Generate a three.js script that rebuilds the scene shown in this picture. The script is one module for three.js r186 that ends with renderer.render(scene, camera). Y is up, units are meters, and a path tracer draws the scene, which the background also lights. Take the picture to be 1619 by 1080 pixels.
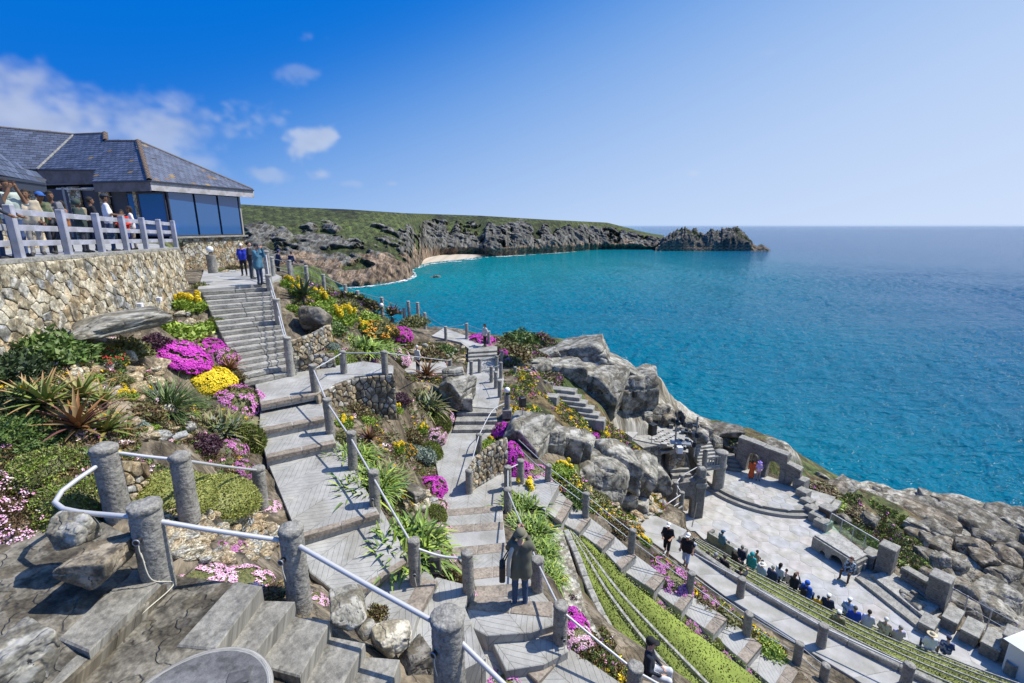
import * as THREE from 'three';
import { mergeGeometries, mergeVertices, toCreasedNormals } from 'three/addons/utils/BufferGeometryUtils.js';

// ---------- camera, exposure, sun ----------
// The eye is the origin (y = 0); the sea lies 60 m below it. z runs towards the viewer, D = -z is the distance ahead.
const FOC = 745, CX = 809.5, CY = 540, PITCH = Math.atan(183 / FOC);
const scene = new THREE.Scene();
const camera = new THREE.PerspectiveCamera(2 * Math.atan(CY / FOC) * 180 / Math.PI, 1619 / 1080, 0.1, 150000);
camera.position.set(0, 0, 0); camera.rotation.x = -PITCH;
const renderer = new THREE.WebGLRenderer({ antialias: true });
renderer.toneMapping = THREE.LinearToneMapping; renderer.toneMappingExposure = 1.15;
renderer.shadowMap.enabled = true;
const SUN = new THREE.Vector3(0.543, 0.829, -0.16).normalize();
const sun = new THREE.DirectionalLight(new THREE.Color(1.0, 0.955, 0.87), 4.9);
sun.position.copy(SUN).multiplyScalar(150); sun.castShadow = true; sun.shadow.radius = 1.2;
Object.assign(sun.shadow.camera, { left: -80, right: 80, top: 80, bottom: -80, near: 1, far: 400 });
sun.shadow.mapSize.set(4096, 4096);
scene.add(sun); scene.add(sun.target);

// ---------- numbers ----------
let seed = 7;
function setSeed(s) { seed = s >>> 0; }
function rnd() { seed = (seed + 0x6D2B79F5) >>> 0; let t = seed; t = Math.imul(t ^ (t >>> 15), t | 1); t ^= t + Math.imul(t ^ (t >>> 7), t | 61); return ((t ^ (t >>> 14)) >>> 0) / 4294967296; }
const rr = (a, b) => a + (b - a) * rnd(), pick = a => a[Math.floor(rnd() * a.length)];
const clamp = (x, a = 0, b = 1) => Math.min(b, Math.max(a, x)), lerp = (a, b, t) => a + (b - a) * t;
const smooth = (a, b, x) => { const t = clamp((x - a) / (b - a)); return t * t * (3 - 2 * t); };
const V = (x, y, z) => new THREE.Vector3(x, y, z);
function h3(i, j, k) { let n = Math.imul(i, 374761393) ^ Math.imul(j, 668265263) ^ Math.imul(k, 2147483647 ^ 0x5bd1e995); n = Math.imul(n ^ (n >>> 13), 1274126177); n ^= n >>> 16; return (n >>> 0) / 4294967296; }
function noise(x, y = 0, z = 0, per = 0) {            // value noise, -1..1; per: lattice period in x and y
  const i = Math.floor(x), j = Math.floor(y), k = Math.floor(z), fx = x - i, fy = y - j, fz = z - k;
  const u = fx * fx * (3 - 2 * fx), v = fy * fy * (3 - 2 * fy);
  let a = i, b = i + 1, c = j, d = j + 1; if (per) { a = ((a % per) + per) % per; b = (a + 1) % per; c = ((c % per) + per) % per; d = (c + 1) % per; }
  const p = h3(a, c, k), q = h3(b, c, k), r = h3(a, d, k), s = h3(b, d, k), z0 = (p + (q - p) * u) * (1 - v) + (r + (s - r) * u) * v;
  if (fz === 0) return z0 * 2 - 1;
  const p1 = h3(a, c, k + 1), q1 = h3(b, c, k + 1), r1 = h3(a, d, k + 1), s1 = h3(b, d, k + 1), z1 = (p1 + (q1 - p1) * u) * (1 - v) + (r1 + (s1 - r1) * u) * v;
  return (z0 + (z1 - z0) * fz * fz * (3 - 2 * fz)) * 2 - 1;
}
function fbm(x, y, z, o = 4) { let s = 0, a = 0.5; for (let i = 0; i < o; i++) { s += a * noise(x, y, z + i * 17); x *= 2.03; y *= 2.03; z *= 2.03; a *= 0.5; } return s; }
function ridge(x, y, z, o = 4) { let s = 0, a = 0.5; for (let i = 0; i < o; i++) { s += a * (1 - 2 * Math.abs(noise(x, y, z + i * 9))); x *= 2.07; y *= 2.07; z *= 2.07; a *= 0.5; } return s; }

// ---------- from a sight line to a place in metres ----------
const SP = Math.sin(PITCH), CP = Math.cos(PITCH);
function ray(px, py) { const x = (px - CX) / FOC, y = -(py - CY) / FOC; return V(x, -SP + y * CP, -(CP + y * SP)); }
const PY = (px, py, y) => { const r = ray(px, py); return r.multiplyScalar(y / r.y); };      // where the sight line meets height y
const PD = (px, py, D) => { const r = ray(px, py); return r.multiplyScalar(-D / r.z); };     // where it is D metres ahead

// ---------- sky ----------
(() => {
  const W = 2048, H = 1024, data = new Float32Array(W * H * 4);
  const sunAz = Math.atan2(SUN.x, -SUN.z);
  // banks of cloud: azimuth (deg, right positive), elevation, half sizes, strength
  const banks = [[-44, 8.6, 10, 4.4, 1.1], [-55, 8, 9, 5.5, 1.1], [-34, 8.6, 6, 3.0, .95], [-27.5, 9.7, 3.6, 1.7, .75], [-35, 5.5, 6, 1.8, .6], [-21.3, 18, 2.3, 1.1, .42], [-21.3, 14.8, 2.6, 1.1, .38], [-21.5, 8.6, 2.5, 1.3, 1.0], [-21, 5.4, 1.5, .75, .75], [-27, 5.2, 2.3, .8, .55], [-13.5, 4.6, 1.1, .4, .4], [-18, 4.5, 2, .5, .3], [20, 5.6, 1.6, .4, .4], [26, 16, 1.3, .5, .14],
    [-75, 9, 12, 4, .9], [-100, 12, 14, 5, .8], [-130, 9, 12, 4, .9], [-160, 14, 10, 4, .7], [170, 9, 12, 3, .8], [140, 12, 9, 3, .7], [100, 8, 8, 2, .5]];
  const zen = [0, 0.165, 0.69], low = [0.20, 0.38, 0.76];
  for (let j = 0; j < H; j++) {
    const el = ((j + .5) / H - .5) * Math.PI;
    const bj = banks.filter(b => Math.abs(el * 180 / Math.PI - b[1]) < b[3] * 2);
    for (let i = 0; i < W; i++) {
      const ph = ((i + .5) / W - .5) * 2 * Math.PI;                 // direction (cos ph, sin ph) in x, z
      const dx = Math.cos(ph), dz = Math.sin(ph), az = Math.atan2(dx, -dz);
      const e = Math.max(el, 0) * 180 / Math.PI, c = [0, 0, 0];
      const cosg = Math.cos(Math.max(el, 0)) * (dx * SUN.x + dz * SUN.z) + Math.sin(Math.max(el, 0)) * SUN.y;
      let da0 = Math.abs(az - sunAz) * 180 / Math.PI; if (da0 > 180) da0 = 360 - da0;
      let q0 = .0118 * (sunAz * 180 / Math.PI - da0 + 58 - 2.52 * e); q0 = .06 * Math.log1p(Math.exp(Math.min(q0 / .06, 40)));      // the air whitens towards the sun's side and the horizon
      const f = Math.max(Math.min(.93, q0 / (1 + .28 * q0 * q0)), .92 * smooth(.72, 1, cosg)), hz = Math.exp(-e / 4) * .6;
      for (let k = 0; k < 3; k++) c[k] = lerp(lerp(zen[k], low[k], hz), [.70, .80, .99][k], Math.pow(f, [1, .80, .72][k]));
      let cl = 0; const ad = az * 180 / Math.PI;
      for (const [a, el0, sa, se, st] of bj) {
        let da = ad - a; if (da > 180) da -= 360; if (da < -180) da += 360;
        if (Math.abs(da) > sa * 2 || Math.abs(e - el0) > se * 2) continue;
        const q = Math.hypot(da / sa, (e - el0) / (e < el0 ? se * 1.1 : se * .9));
        const n = fbm(ad * .28 + a, e * .42, 3, 5) * (sa > 5 ? .6 : 1.2) + fbm(ad * 1.1, e * 1.5, 8, 3) * (sa > 5 ? .25 : .45);
        cl = Math.max(cl, st * smooth(-.05, .75, 1 - q * .95 + n));
      }
      const bright = cl > 0 ? .78 + .14 * fbm(ad * .5, e * .7, 5, 3) : 0;
      if (cl > 0) for (let k = 0; k < 3; k++) c[k] = lerp(c[k], bright * [.82, .88, 1][k], cl * .58);
      const o = (j * W + i) * 4; data[o] = c[0]; data[o + 1] = c[1]; data[o + 2] = c[2]; data[o + 3] = 1;
    }
  }
  const t = new THREE.DataTexture(data, W, H, THREE.RGBAFormat, THREE.FloatType);
  t.mapping = THREE.EquirectangularReflectionMapping; t.magFilter = THREE.LinearFilter; t.minFilter = THREE.LinearFilter; t.needsUpdate = true;
  scene.background = t; scene.environment = t; scene.backgroundIntensity = 1 / 1.15; scene.environmentIntensity = 1;
})();

// ---------- naming ----------
const used = {};
function numbered(n) { const k = used[n] = (used[n] ?? -1) + 1; return k ? n + '_' + String(k).padStart(3, '0') : n; }
function tag(o, label, category, group) { o.userData.label = label; o.userData.category = category; if (group) o.userData.group = group; return o; }
function thing(name, base, label, category, group) { const g = new THREE.Group(); g.name = numbered(name); g.position.copy(base); scene.add(g); return tag(g, label, category, group); }
function shadows(m) { m.castShadow = m.receiveShadow = true; return m; }
function part(parent, name, geo, mat) { const m = shadows(new THREE.Mesh(geo, mat)); m.name = name; parent.add(m); return m; }
function partW(parent, name, geo, mat) { return part(parent, name, geo.translate(-parent.position.x, -parent.position.y, -parent.position.z), mat); }   // geometry given in world metres
function single(name, geo, mat, label, category, group) { const m = shadows(new THREE.Mesh(geo, mat)); m.name = numbered(name); scene.add(m); return tag(m, label, category, group); }
function structure(name, geo, mat, label) { const m = geo ? shadows(new THREE.Mesh(geo, mat)) : new THREE.Group(); m.name = numbered(name); m.userData.kind = 'structure'; if (label) m.userData.label = label; scene.add(m); return m; }
function copy(o, label) { const c = o.clone(); c.name = numbered(o.name.replace(/_\d{3}$/, '')); scene.add(c); if (label) c.userData.label = label; return c; }

// ---------- textures ----------
function tex(n, f, srgb = true) {
  const d = new Uint8Array(n * n * 4);
  for (let j = 0; j < n; j++) for (let i = 0; i < n; i++) { const v = f(i / n, j / n), o = (j * n + i) * 4; const a = Array.isArray(v) ? v : [v, v, v]; for (let k = 0; k < 3; k++) d[o + k] = clamp(a[k]) * 255; d[o + 3] = 255; }
  const t = new THREE.DataTexture(d, n, n); t.wrapS = t.wrapT = THREE.RepeatWrapping; t.magFilter = THREE.LinearFilter; t.minFilter = THREE.LinearMipmapLinearFilter; t.generateMipmaps = true;
  if (srgb) t.colorSpace = THREE.SRGBColorSpace; t.needsUpdate = true; return t;
}
function pf(x, y, p, o, s = 0) { let v = 0, a = .5; for (let i = 0; i < o; i++) { v += a * noise(x * p, y * p, s + i * 7, p); p *= 2; a *= .5; } return v; }
const T = {};
T.granite = tex(512, (x, y) => { const g = noise(x * 256, y * 256, 0, 256), b = pf(x, y, 4, 5, 2), m = pf(x, y, 32, 4, 8), l = smooth(.14, .3, pf(x, y, 16, 4, 40)); const v = .85 + .08 * g + .16 * b + .17 * m - .10 * l; return [v, v * .995, v * .97]; });
T.rock = tex(1024, (x, y) => { const b = pf(x, y, 3, 6, 11), s = pf(x, y, 12, 5, 30), l = smooth(.05, .22, pf(x, y, 6, 5, 60)), w = smooth(.14, .3, pf(x, y, 7, 5, 90)); let v = .80 + .22 * b + .42 * s + .25 * pf(x, y, 64, 4, 70); return [v * (1 - .22 * l) + .10 * w, v * (1 - .24 * l) + .10 * w, v * (1 - .28 * l) * .97 + .09 * w]; });
T.rockBump = tex(1024, (x, y) => .5 + .5 * pf(x, y, 6, 7, 5) - .35 * smooth(.06, .0, Math.abs(pf(x, y, 4, 4, 77))), false);
T.bump = tex(512, (x, y) => .5 + .6 * pf(x, y, 16, 5, 3), false);
T.slab = tex(512, (x, y) => { const st = smooth(.1, .35, pf(x, y, 3, 5, 66)); const v = .89 - .05 * st + .13 * pf(x, y, 4, 6, 21) + .05 * noise(x * 200, y * 200, 0, 200); return [v, v * .995, v * (.99 - .03 * st)]; });
// scored paving: bands of raking lines that meet in a herring-bone, cut into the concrete while wet. One tile = 2.4 m
const scored = (x, y) => { const c = Math.floor(x * 4), fx = x * 4 - c, rail = Math.min(fx, 1 - fx) < .010 ? 1 : 0; const w = pf(x, y, 4, 3, 5) * .02; const q = ((c % 2 ? fx : -fx) * .28 + y + w) * 14; return Math.max(rail, Math.abs(q - Math.round(q)) < .035 ? 1 : 0); };
T.scored = tex(1024, (x, y) => { const st = smooth(.1, .35, pf(x, y, 3, 5, 61)); const v = .90 - .05 * st + .13 * pf(x, y, 5, 6, 21) + .04 * noise(x * 250, y * 250, 0, 250) - .17 * scored(x, y) * (.75 + pf(x, y, 8, 3, 3)) + .07 * pf(x, y, 24, 4, 9); return [v, v * (1 - .01 * st), v * (.99 - .03 * st)]; });
T.scoredBump = tex(1024, (x, y) => .7 - .6 * scored(x, y) + .1 * pf(x, y, 32, 4, 4), false);
const rep = (t, s) => { const c = t.clone(); c.repeat.set(s, s); c.needsUpdate = true; return c; };

// ---------- materials (linear base colours) ----------
const C = a => new THREE.Color().setRGB(a[0], a[1], a[2]);
function M(c, o = {}) { return new THREE.MeshStandardMaterial({ color: C(c), roughness: .85, ...o }); }
const gran = (c, s = .8, o = {}) => M(c, { map: rep(T.granite, s), bumpMap: rep(T.bump, s), bumpScale: .008, ...o });
const rockM = (c, s = .25, o = {}) => M(c, { map: rep(T.rock, s), bumpMap: rep(T.rockBump, s), bumpScale: .06, roughness: .92, ...o });
const mat = {
  granite: gran([.41, .40, .375]), graniteDark: gran([.25, .24, .225]), graniteWarm: gran([.47, .40, .34]), post: gran([.40, .385, .36], 1.6, { bumpScale: .012 }), postLight: gran([.51, .50, .48], 1.2),
  concrete: M([.47, .465, .45], { map: rep(T.slab, .5), bumpMap: rep(T.bump, .8), bumpScale: .004 }),
  scored: M([.445, .44, .425], { map: rep(T.scored, 1 / 2.4), bumpMap: rep(T.scoredBump, 1 / 2.4), bumpScale: .008 }),
  nosing: gran([.40, .34, .29], .9), stepStone: gran([.36, .345, .315], .7, { bumpScale: .02 }),
  rail: M([.50, .50, .51], { roughness: .5, metalness: .15 }), cable: M([.30, .33, .37], { roughness: .5, metalness: .5 }),
  fence: M([.49, .50, .60], { roughness: .6, map: rep(T.slab, 1) }), white: M([.8, .8, .8]), black: M([.012, .013, .016], { roughness: .5 }), wire: M([.55, .52, .42]),
  rock: rockM([.42, .40, .365]), rockWarm: rockM([.37, .31, .24]), rockDark: rockM([.26, .235, .205]), rockPale: rockM([.48, .46, .425]), slabRock: rockM([.25, .225, .19], .6, { bumpScale: .06 }),
  tan: [[.62, .49, .33], [.68, .60, .47], [.56, .42, .28], [.60, .57, .53], [.72, .66, .55], [.50, .41, .31], [.48, .48, .49], [.70, .58, .42]].map(c => rockM(c, .9, { bumpScale: .015 })),
  cliff: rockM([.31, .285, .25], .3), cliffWarm: rockM([.34, .29, .235], .3), cliffPale: rockM([.44, .415, .375], .3),
  mortar: M([.27, .225, .165], { map: rep(T.rock, .6) }), soil: M([.13, .095, .065]), vc: M([1, 1, 1], { vertexColors: true, roughness: .9 }), leaf: M([1, 1, 1], { vertexColors: true, roughness: .6 }),
  petal: M([1, 1, 1], { vertexColors: true, roughness: .8 }),
};

// ---------- geometry helpers ----------
function geo(pos, idx, col, uv) { const g = new THREE.BufferGeometry(); g.setAttribute('position', new THREE.Float32BufferAttribute(pos, 3)); if (col) g.setAttribute('color', new THREE.Float32BufferAttribute(col, 3)); if (uv) g.setAttribute('uv', new THREE.Float32BufferAttribute(uv, 2)); if (idx) g.setIndex(idx); g.computeVertexNormals(); return g; }
function boxUV(g, s = 1) {      // uv in metres from the dominant axis of each face
  g = g.index ? g.toNonIndexed() : g; const p = g.attributes.position, n = g.attributes.normal, uv = new Float32Array(p.count * 2);
  for (let f = 0; f < p.count; f += 3) {
    const ab = [0, 1, 2].map(k => p.getX(f + 1) * 0 + (k === 0 ? p.getX(f + 1) - p.getX(f) : k === 1 ? p.getY(f + 1) - p.getY(f) : p.getZ(f + 1) - p.getZ(f)));
    const ac = [p.getX(f + 2) - p.getX(f), p.getY(f + 2) - p.getY(f), p.getZ(f + 2) - p.getZ(f)];
    const nx = Math.abs(ab[1] * ac[2] - ab[2] * ac[1]), ny = Math.abs(ab[2] * ac[0] - ab[0] * ac[2]), nz = Math.abs(ab[0] * ac[1] - ab[1] * ac[0]);
    for (let k = f; k < f + 3; k++) { const x = p.getX(k), y = p.getY(k), z = p.getZ(k); const [u, v] = ny >= nx && ny >= nz ? [x, z] : nx >= nz ? [z, y] : [x, y]; uv[k * 2] = u * s; uv[k * 2 + 1] = v * s; }
  }
  g.setAttribute('uv', new THREE.BufferAttribute(uv, 2)); if (!n) g.computeVertexNormals(); return g;
}
function box(w, h, d, b = .012) {            // chamfered box standing on y = 0, centred in x and z
  const x = w / 2, z = d / 2; b = Math.min(b, w / 3, h / 3, d / 3); const pos = [], idx = [];
  const ring = (y, i) => [[-x + i, -z + b], [-x + b, -z + i], [x - b, -z + i], [x - i, -z + b], [x - i, z - b], [x - b, z - i], [-x + b, z - i], [-x + i, z - b]].forEach(([a, c]) => pos.push(a, y, c));
  ring(0, 0); ring(h - b, 0); ring(h, b);
  for (let r = 0; r < 2; r++) for (let k = 0; k < 8; k++) { const a = r * 8 + k, c = r * 8 + (k + 1) % 8; idx.push(a, a + 8, c, c, a + 8, c + 8); }
  for (let k = 1; k < 7; k++) { idx.push(16, 16 + k + 1, 16 + k); idx.push(0, k, k + 1); }
  let g = geo(pos, idx); g = boxUV(g.toNonIndexed()); g.computeVertexNormals(); return g;
}
function boxAt(w, h, d, at, ry = 0, b) { return box(w, h, d, b).rotateY(ry).translate(at.x, at.y, at.z); }
function beam(a, b, w, h) {                   // a bar of section w x h from a to b
  const d = b.clone().sub(a), L = d.length(), g = box(w, L, h, Math.min(w, h) * .12); g.applyQuaternion(new THREE.Quaternion().setFromUnitVectors(V(0, 1, 0), d.normalize())); return g.translate(a.x, a.y, a.z);
}
function beamUp(a, b, w, h) {                 // same, with its h side kept upright
  const d = b.clone().sub(a), L = d.length(), zx = d.clone().normalize(), xx = V(0, 1, 0).cross(zx).normalize(), yy = zx.clone().cross(xx);
  const g = box(w, h, L, Math.min(w, h) * .12).translate(0, -h / 2, L / 2); g.applyMatrix4(new THREE.Matrix4().makeBasis(xx, yy, zx)); return g.translate(a.x, a.y, a.z);
}
function tube(pts, r, seg = 6, n) { const c = new THREE.CatmullRomCurve3(pts, false, 'centripetal'); return new THREE.TubeGeometry(c, n || Math.max(2, pts.length * 4), r, seg, false); }
function prism(poly, th, ys) {                // slab: poly of Vector3 (its top, may slope), th thick, with a small chamfer
  const n = poly.length, c = poly.reduce((a, p) => a.add(p), V(0, 0, 0)).multiplyScalar(1 / n); const P = poly.map(p => p.clone());
  let area = 0; for (let i = 0; i < n; i++) { const a = P[i], b = P[(i + 1) % n]; area += a.x * b.z - b.x * a.z; } if (area > 0) P.reverse();
  const pos = [], idx = []; const inset = p => { const d = c.clone().sub(p); d.y = 0; const L = d.length() || 1; return p.clone().addScaledVector(d, Math.min(.02, .3 * L) / L); };
  for (const p of P) pos.push(p.x, p.y - th, p.z); for (const p of P) pos.push(p.x, p.y - .015, p.z); for (const p of P) { const q = inset(p); pos.push(q.x, p.y, q.z); }
  for (let r = 0; r < 2; r++) for (let k = 0; k < n; k++) { const a = r * n + k, b = r * n + (k + 1) % n; idx.push(a, b, a + n, b, b + n, a + n); }
  const tri = THREE.ShapeUtils.triangulateShape(P.map(p => new THREE.Vector2(p.x, -p.z)), []);
  for (const [a, b, d] of tri) { idx.push(2 * n + a, 2 * n + b, 2 * n + d); }
  let g = geo(pos, idx).toNonIndexed(); g.computeVertexNormals();
  return g;
}
function dirUV(g, ang, ox = 0, oz = 0) {      // flat uv in metres, turned so that v runs along ang
  const p = g.attributes.position, uv = new Float32Array(p.count * 2), c = Math.cos(ang), s = Math.sin(ang);
  for (let i = 0; i < p.count; i++) { const x = p.getX(i) - ox, z = p.getZ(i) - oz; uv[2 * i] = c * x - s * z; uv[2 * i + 1] = s * x + c * z + p.getY(i) * .5; }
  g.setAttribute('uv', new THREE.BufferAttribute(uv, 2)); return g;
}
const inPoly = (x, z, P) => { let r = false; for (let i = 0, j = P.length - 1; i < P.length; j = i++) if ((P[i].z > z) !== (P[j].z > z) && x < (P[j].x - P[i].x) * (z - P[i].z) / (P[j].z - P[i].z) + P[i].x) r = !r; return r; };
// ================= the ground: paths first (their places shape the hillside), then the hillside itself =================
const carve = [];                                   // {poly, y(x,z)} that the hillside must stay under
function planeOf(P) { // least-squares plane y = a x + b z + c
  let sx = 0, sz = 0, sy = 0, n = P.length; for (const p of P) { sx += p.x; sz += p.z; sy += p.y; } sx /= n; sz /= n; sy /= n;
  let xx = 0, xz = 0, zz = 0, xy = 0, zy = 0; for (const p of P) { const x = p.x - sx, z = p.z - sz, y = p.y - sy; xx += x * x; xz += x * z; zz += z * z; xy += x * y; zy += z * y; }
  const d = xx * zz - xz * xz || 1, a = (xy * zz - zy * xz) / d, b = (zy * xx - xy * xz) / d; return (x, z) => sy + a * (x - sx) + b * (z - sz);
}
const ctrl = [];                                    // x, z, y, type
function addSlabCtrl(P, step = .5) { for (let i = 0; i < P.length; i++) { const a = P[i], b = P[(i + 1) % P.length], L = a.distanceTo(b), n = Math.max(1, Math.round(L / step)); for (let k = 0; k < n; k++) { const q = a.clone().lerp(b, k / n); ctrl.push([q.x, q.z, q.y - .06, 's']); } } }
function slab(parent, name, pts, m, th = .5, o = {}) {     // pts: [px, py, y] or Vector3
  const P = pts.map(p => Array.isArray(p) ? PY(...p) : p.clone()); let g = prism(P, th); g = dirUV(g, o.ang || 0, P[0].x, P[0].z);
  const me = part(parent, name, g, m); carve.push({ P, y: planeOf(P), pad: o.pad ?? .12 }); if (!o.noctrl) addSlabCtrl(P); return me;
}
const W3 = (x, y, D) => V(x, y, -D);
// --- the long stair
const stair = structure('staircase', null, null, 'flight of grey granite steps climbing past the rubble wall');
{
  const TL = W3(-13.0, 0, 19.6), TR = W3(-10.75, 0, 21.1), BL = W3(-8.95, 0, 15.0), BR = W3(-7.8, 0, 16.3), N = 17; setSeed(3);
  for (let i = 0; i < N; i++) {
    const y = lerp(-5.1, -2.65, i / (N - 1)), a = i / N, b = (i + 1.25) / N, s = rr(.42, .6);
    const l0 = BL.clone().lerp(TL, a), r0 = BR.clone().lerp(TR, a), l1 = BL.clone().lerp(TL, b), r1 = BR.clone().lerp(TR, b);
    const j = .004, q = (u, v) => { const p = l0.clone().lerp(r0, u).lerp(l1.clone().lerp(r1, u), v); p.y = y + rr(-.006, .006); return p; };
    for (const [u0, u1] of [[0, s - j], [s + j, 1]]) { const P = [q(u0, 0), q(u1, 0), q(u1, 1), q(u0, 1)]; P.forEach(p => p.y = P[0].y); part(stair, 'step_block', boxUV(prism(P, .135)), i % 4 ? mat.postLight : mat.granite); }
    // riser set back under the nosing
    const P = [q(0, .14), q(1, .14), q(1, 1), q(0, 1)]; P.forEach(p => p.y = y - .13); part(stair, 'riser', boxUV(prism(P, .3)), mat.granite);
  }
  const P = [BL, BR, TR, TL].map((p, i) => V(p.x, i < 2 ? -5.25 : -2.75, p.z)); carve.push({ P, y: planeOf(P), pad: .25 }); addSlabCtrl(P);
}
const walk = structure('footpath', null, null, 'pale scored concrete path stepping down the gardens');
const ang1 = Math.atan2(-3, 5);
slab(walk, 'landing', [[312, 457, -2.52], [424, 448.5, -2.52], [445, 437, -2.52], [415, 424, -2.52], [322, 428, -2.52]], mat.concrete, .4);
const scoredSlabs = [   // [far-left, far-right, near-right, near-left] with heights
  ['L0', [[402, 604, -5.25], [463, 590, -5.25], [520, 580, -5.25], [575, 571, -5.25], [622, 578, -5.25], [620, 590, -5.25], [590, 592, -5.25], [560, 595, -5.25], [530, 606, -5.25], [505, 622, -5.25], [412, 640, -5.25]]],
  ['L1', [[412, 635, -5.5], [504, 615, -5.5], [514, 662, -5.6], [409, 683, -5.6]]],
  ['L2', [[408, 676, -5.8], [514, 654, -5.8], [531, 700, -5.92], [421, 724, -5.92]]],
  ['L3', [[416, 714, -6.08], [532, 692, -6.08], [600, 812, -6.5], [472, 850, -6.5]]],
  ['L4', [[460, 838, -6.68], [600, 800, -6.68], [648, 884, -6.95], [546, 948, -6.95], [490, 905, -6.8]]],
  ['L5', [[540, 940, -7.1], [648, 874, -7.1], [690, 918, -7.15], [662, 968, -7.2], [648, 1012, -7.2], [575, 985, -7.2]]],
  ['L6', [[655, 960, -7.38], [690, 912, -7.38], [742, 925, -7.38], [735, 960, -7.4], [768, 1040, -7.4], [700, 1075, -7.4], [645, 1020, -7.4]]],
];
for (const [n, pts] of scoredSlabs) slab(walk, 'scored_slab', pts, mat.scored, n === 'L0' ? .2 : .55, { ang: ang1, noctrl: n === 'L0' });
// granite nosings along the front edge of each landing
function nosing(parent, a, b, n, w = .26, up = .012) { const A = PY(...a), B = PY(...b), d = B.clone().sub(A), out = V(d.z, 0, -d.x).normalize(); if (out.dot(V(-A.x, 0, -A.z)) < 0) out.multiplyScalar(-1);   // towards the viewer
  for (let k = 0; k < n; k++) { const p = A.clone().lerp(B, k / n + .004), q = A.clone().lerp(B, (k + 1) / n - .004); const P = [p.clone().addScaledVector(out, .03), q.clone().addScaledVector(out, .03), q.clone().addScaledVector(out, -w), p.clone().addScaledVector(out, -w)]; P.forEach(v => v.y += up); part(parent, 'nosing_block', boxUV(prism(P, .12)), mat.nosing); } }
nosing(walk, [412, 640, -5.25], [505, 622, -5.25], 2); nosing(walk, [409, 683, -5.6], [514, 662, -5.6], 2); nosing(walk, [421, 724, -5.92], [531, 700, -5.92], 2, .3);
nosing(walk, [472, 850, -6.5], [600, 812, -6.5], 2, .3); nosing(walk, [546, 948, -6.95], [648, 884, -6.95], 2, .34); nosing(walk, [662, 968, -7.2], [690, 918, -7.15], 1, .34);
// --- second path
slab(walk, 'path_slab', [[682, 531, -7.7], [702, 518, -7.7], [738, 531, -7.9], [772, 546, -8.3], [742, 552, -8.3], [728, 541, -8.0]], mat.concrete, .4);
slab(walk, 'path_slab', [[636, 592, -8.5], [650, 563, -8.5], [700, 567, -8.5], [712, 588, -8.5]], mat.concrete, .4);
for (let k = 0; k < 3; k++) slab(walk, 'step_block', [[741 - k, 549 + k * 6, -8.3 - k * .14], [786 - k, 547 + k * 6, -8.3 - k * .14], [786, 554 + k * 6, -8.3 - k * .14], [740, 557 + k * 6, -8.3 - k * .14]], mat.granite, .3);
slab(walk, 'path_slab', [[740, 566, -8.72], [787, 563, -8.72], [797, 600, -8.8], [786, 646, -8.85], [726, 642, -8.85], [737, 600, -8.8]], mat.scored, .4);
for (let k = 0; k < 3; k++) slab(walk, 'step_block', [[726 - k * 3, 642 + k * 13.4, -8.9 - k * .17], [784 + k, 644 + k * 13, -8.9 - k * .17], [785 + k, 653 + k * 13, -8.9 - k * .17], [722 - k * 3, 653 + k * 13.4, -8.9 - k * .17]], mat.granite, .16);
slab(walk, 'scored_slab', [[714, 680, -9.4], [786, 678, -9.4], [770, 700, -9.4], [757, 722, -9.4], [744, 748, -9.4], [738, 784, -9.45], [700, 790, -9.45], [688, 728, -9.4], [692, 710, -9.4]], mat.scored, .4);
slab(walk, 'scored_slab', [[742, 778, -9.44], [796, 746, -9.44], [845, 746, -9.44], [884, 766, -9.46], [862, 806, -9.46], [832, 792, -9.46], [806, 770, -9.44], [794, 806, -9.44], [700, 812, -9.46], [700, 786, -9.45]], mat.scored, .4);
{
  const e = [[704, 808, 794, 801, -9.3], [704, 834, 796, 827, -9.1], [710, 869, 800, 860, -8.85], [742, 902, 818, 894, -8.55], [752, 929, 846, 923, -8.2], [740, 958, 872, 953, -7.85], [760, 985, 880, 978, -7.6]];
  for (let k = 0; k < 6; k++) { const [a, b, c, d] = e[k], [f, g, h, i, y] = e[k + 1], yy = lerp(e[k][4], y, .9); slab(walk, k % 2 ? 'path_slab' : 'scored_slab', [[a, b - 2, yy], [c, d - 2, yy], [h, i + 2, yy], [f, g + 2, yy]], k % 2 ? mat.concrete : mat.scored, .5);
    const A = PY(a, b - 2, yy), B = PY(c, d - 2, yy), out = V(0, 0, 1); const P = [A, B, B.clone().addScaledVector(out, .38), A.clone().addScaledVector(out, .38)]; P.forEach(p => p.y += .012); for (let q = 0; q < 2; q++) part(walk, 'nosing_block', boxUV(prism([0, 1, 2, 3].map(j => { const u = (j === 1 || j === 2 ? q + 1 : q) / 2; return (j < 2 ? P[0].clone().lerp(P[1], u) : P[3].clone().lerp(P[2], u)); }), .1)), mat.nosing); }
}
slab(walk, 'scored_slab', [[738, 960, -7.58], [876, 955, -7.58], [886, 985, -7.58], [838, 1000, -7.58], [770, 1005, -7.58], [742, 990, -7.58]], mat.scored, .5, { ang: .6 });
slab(walk, 'scored_slab', [[768, 995, -7.76], [886, 978, -7.76], [898, 1030, -7.8], [860, 1050, -7.8], [800, 1060, -7.8]], mat.scored, .5, { ang: .6 });
slab(walk, 'scored_slab', [[745, 1020, -7.95], [860, 1040, -7.95], [900, 1024, -7.95], [990, 1085, -8.1], [960, 1130, -8.1], [740, 1130, -8.1]], mat.scored, .5, { ang: .9 });
for (const [a, b] of [[[740, 962, -7.58], [874, 975, -7.58]], [[795, 990, -7.76], [882, 1014, -7.76]], [[848, 1078, -7.95], [896, 1030, -7.95]]]) nosing(walk, a, b, 2, .34, .016);
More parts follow.
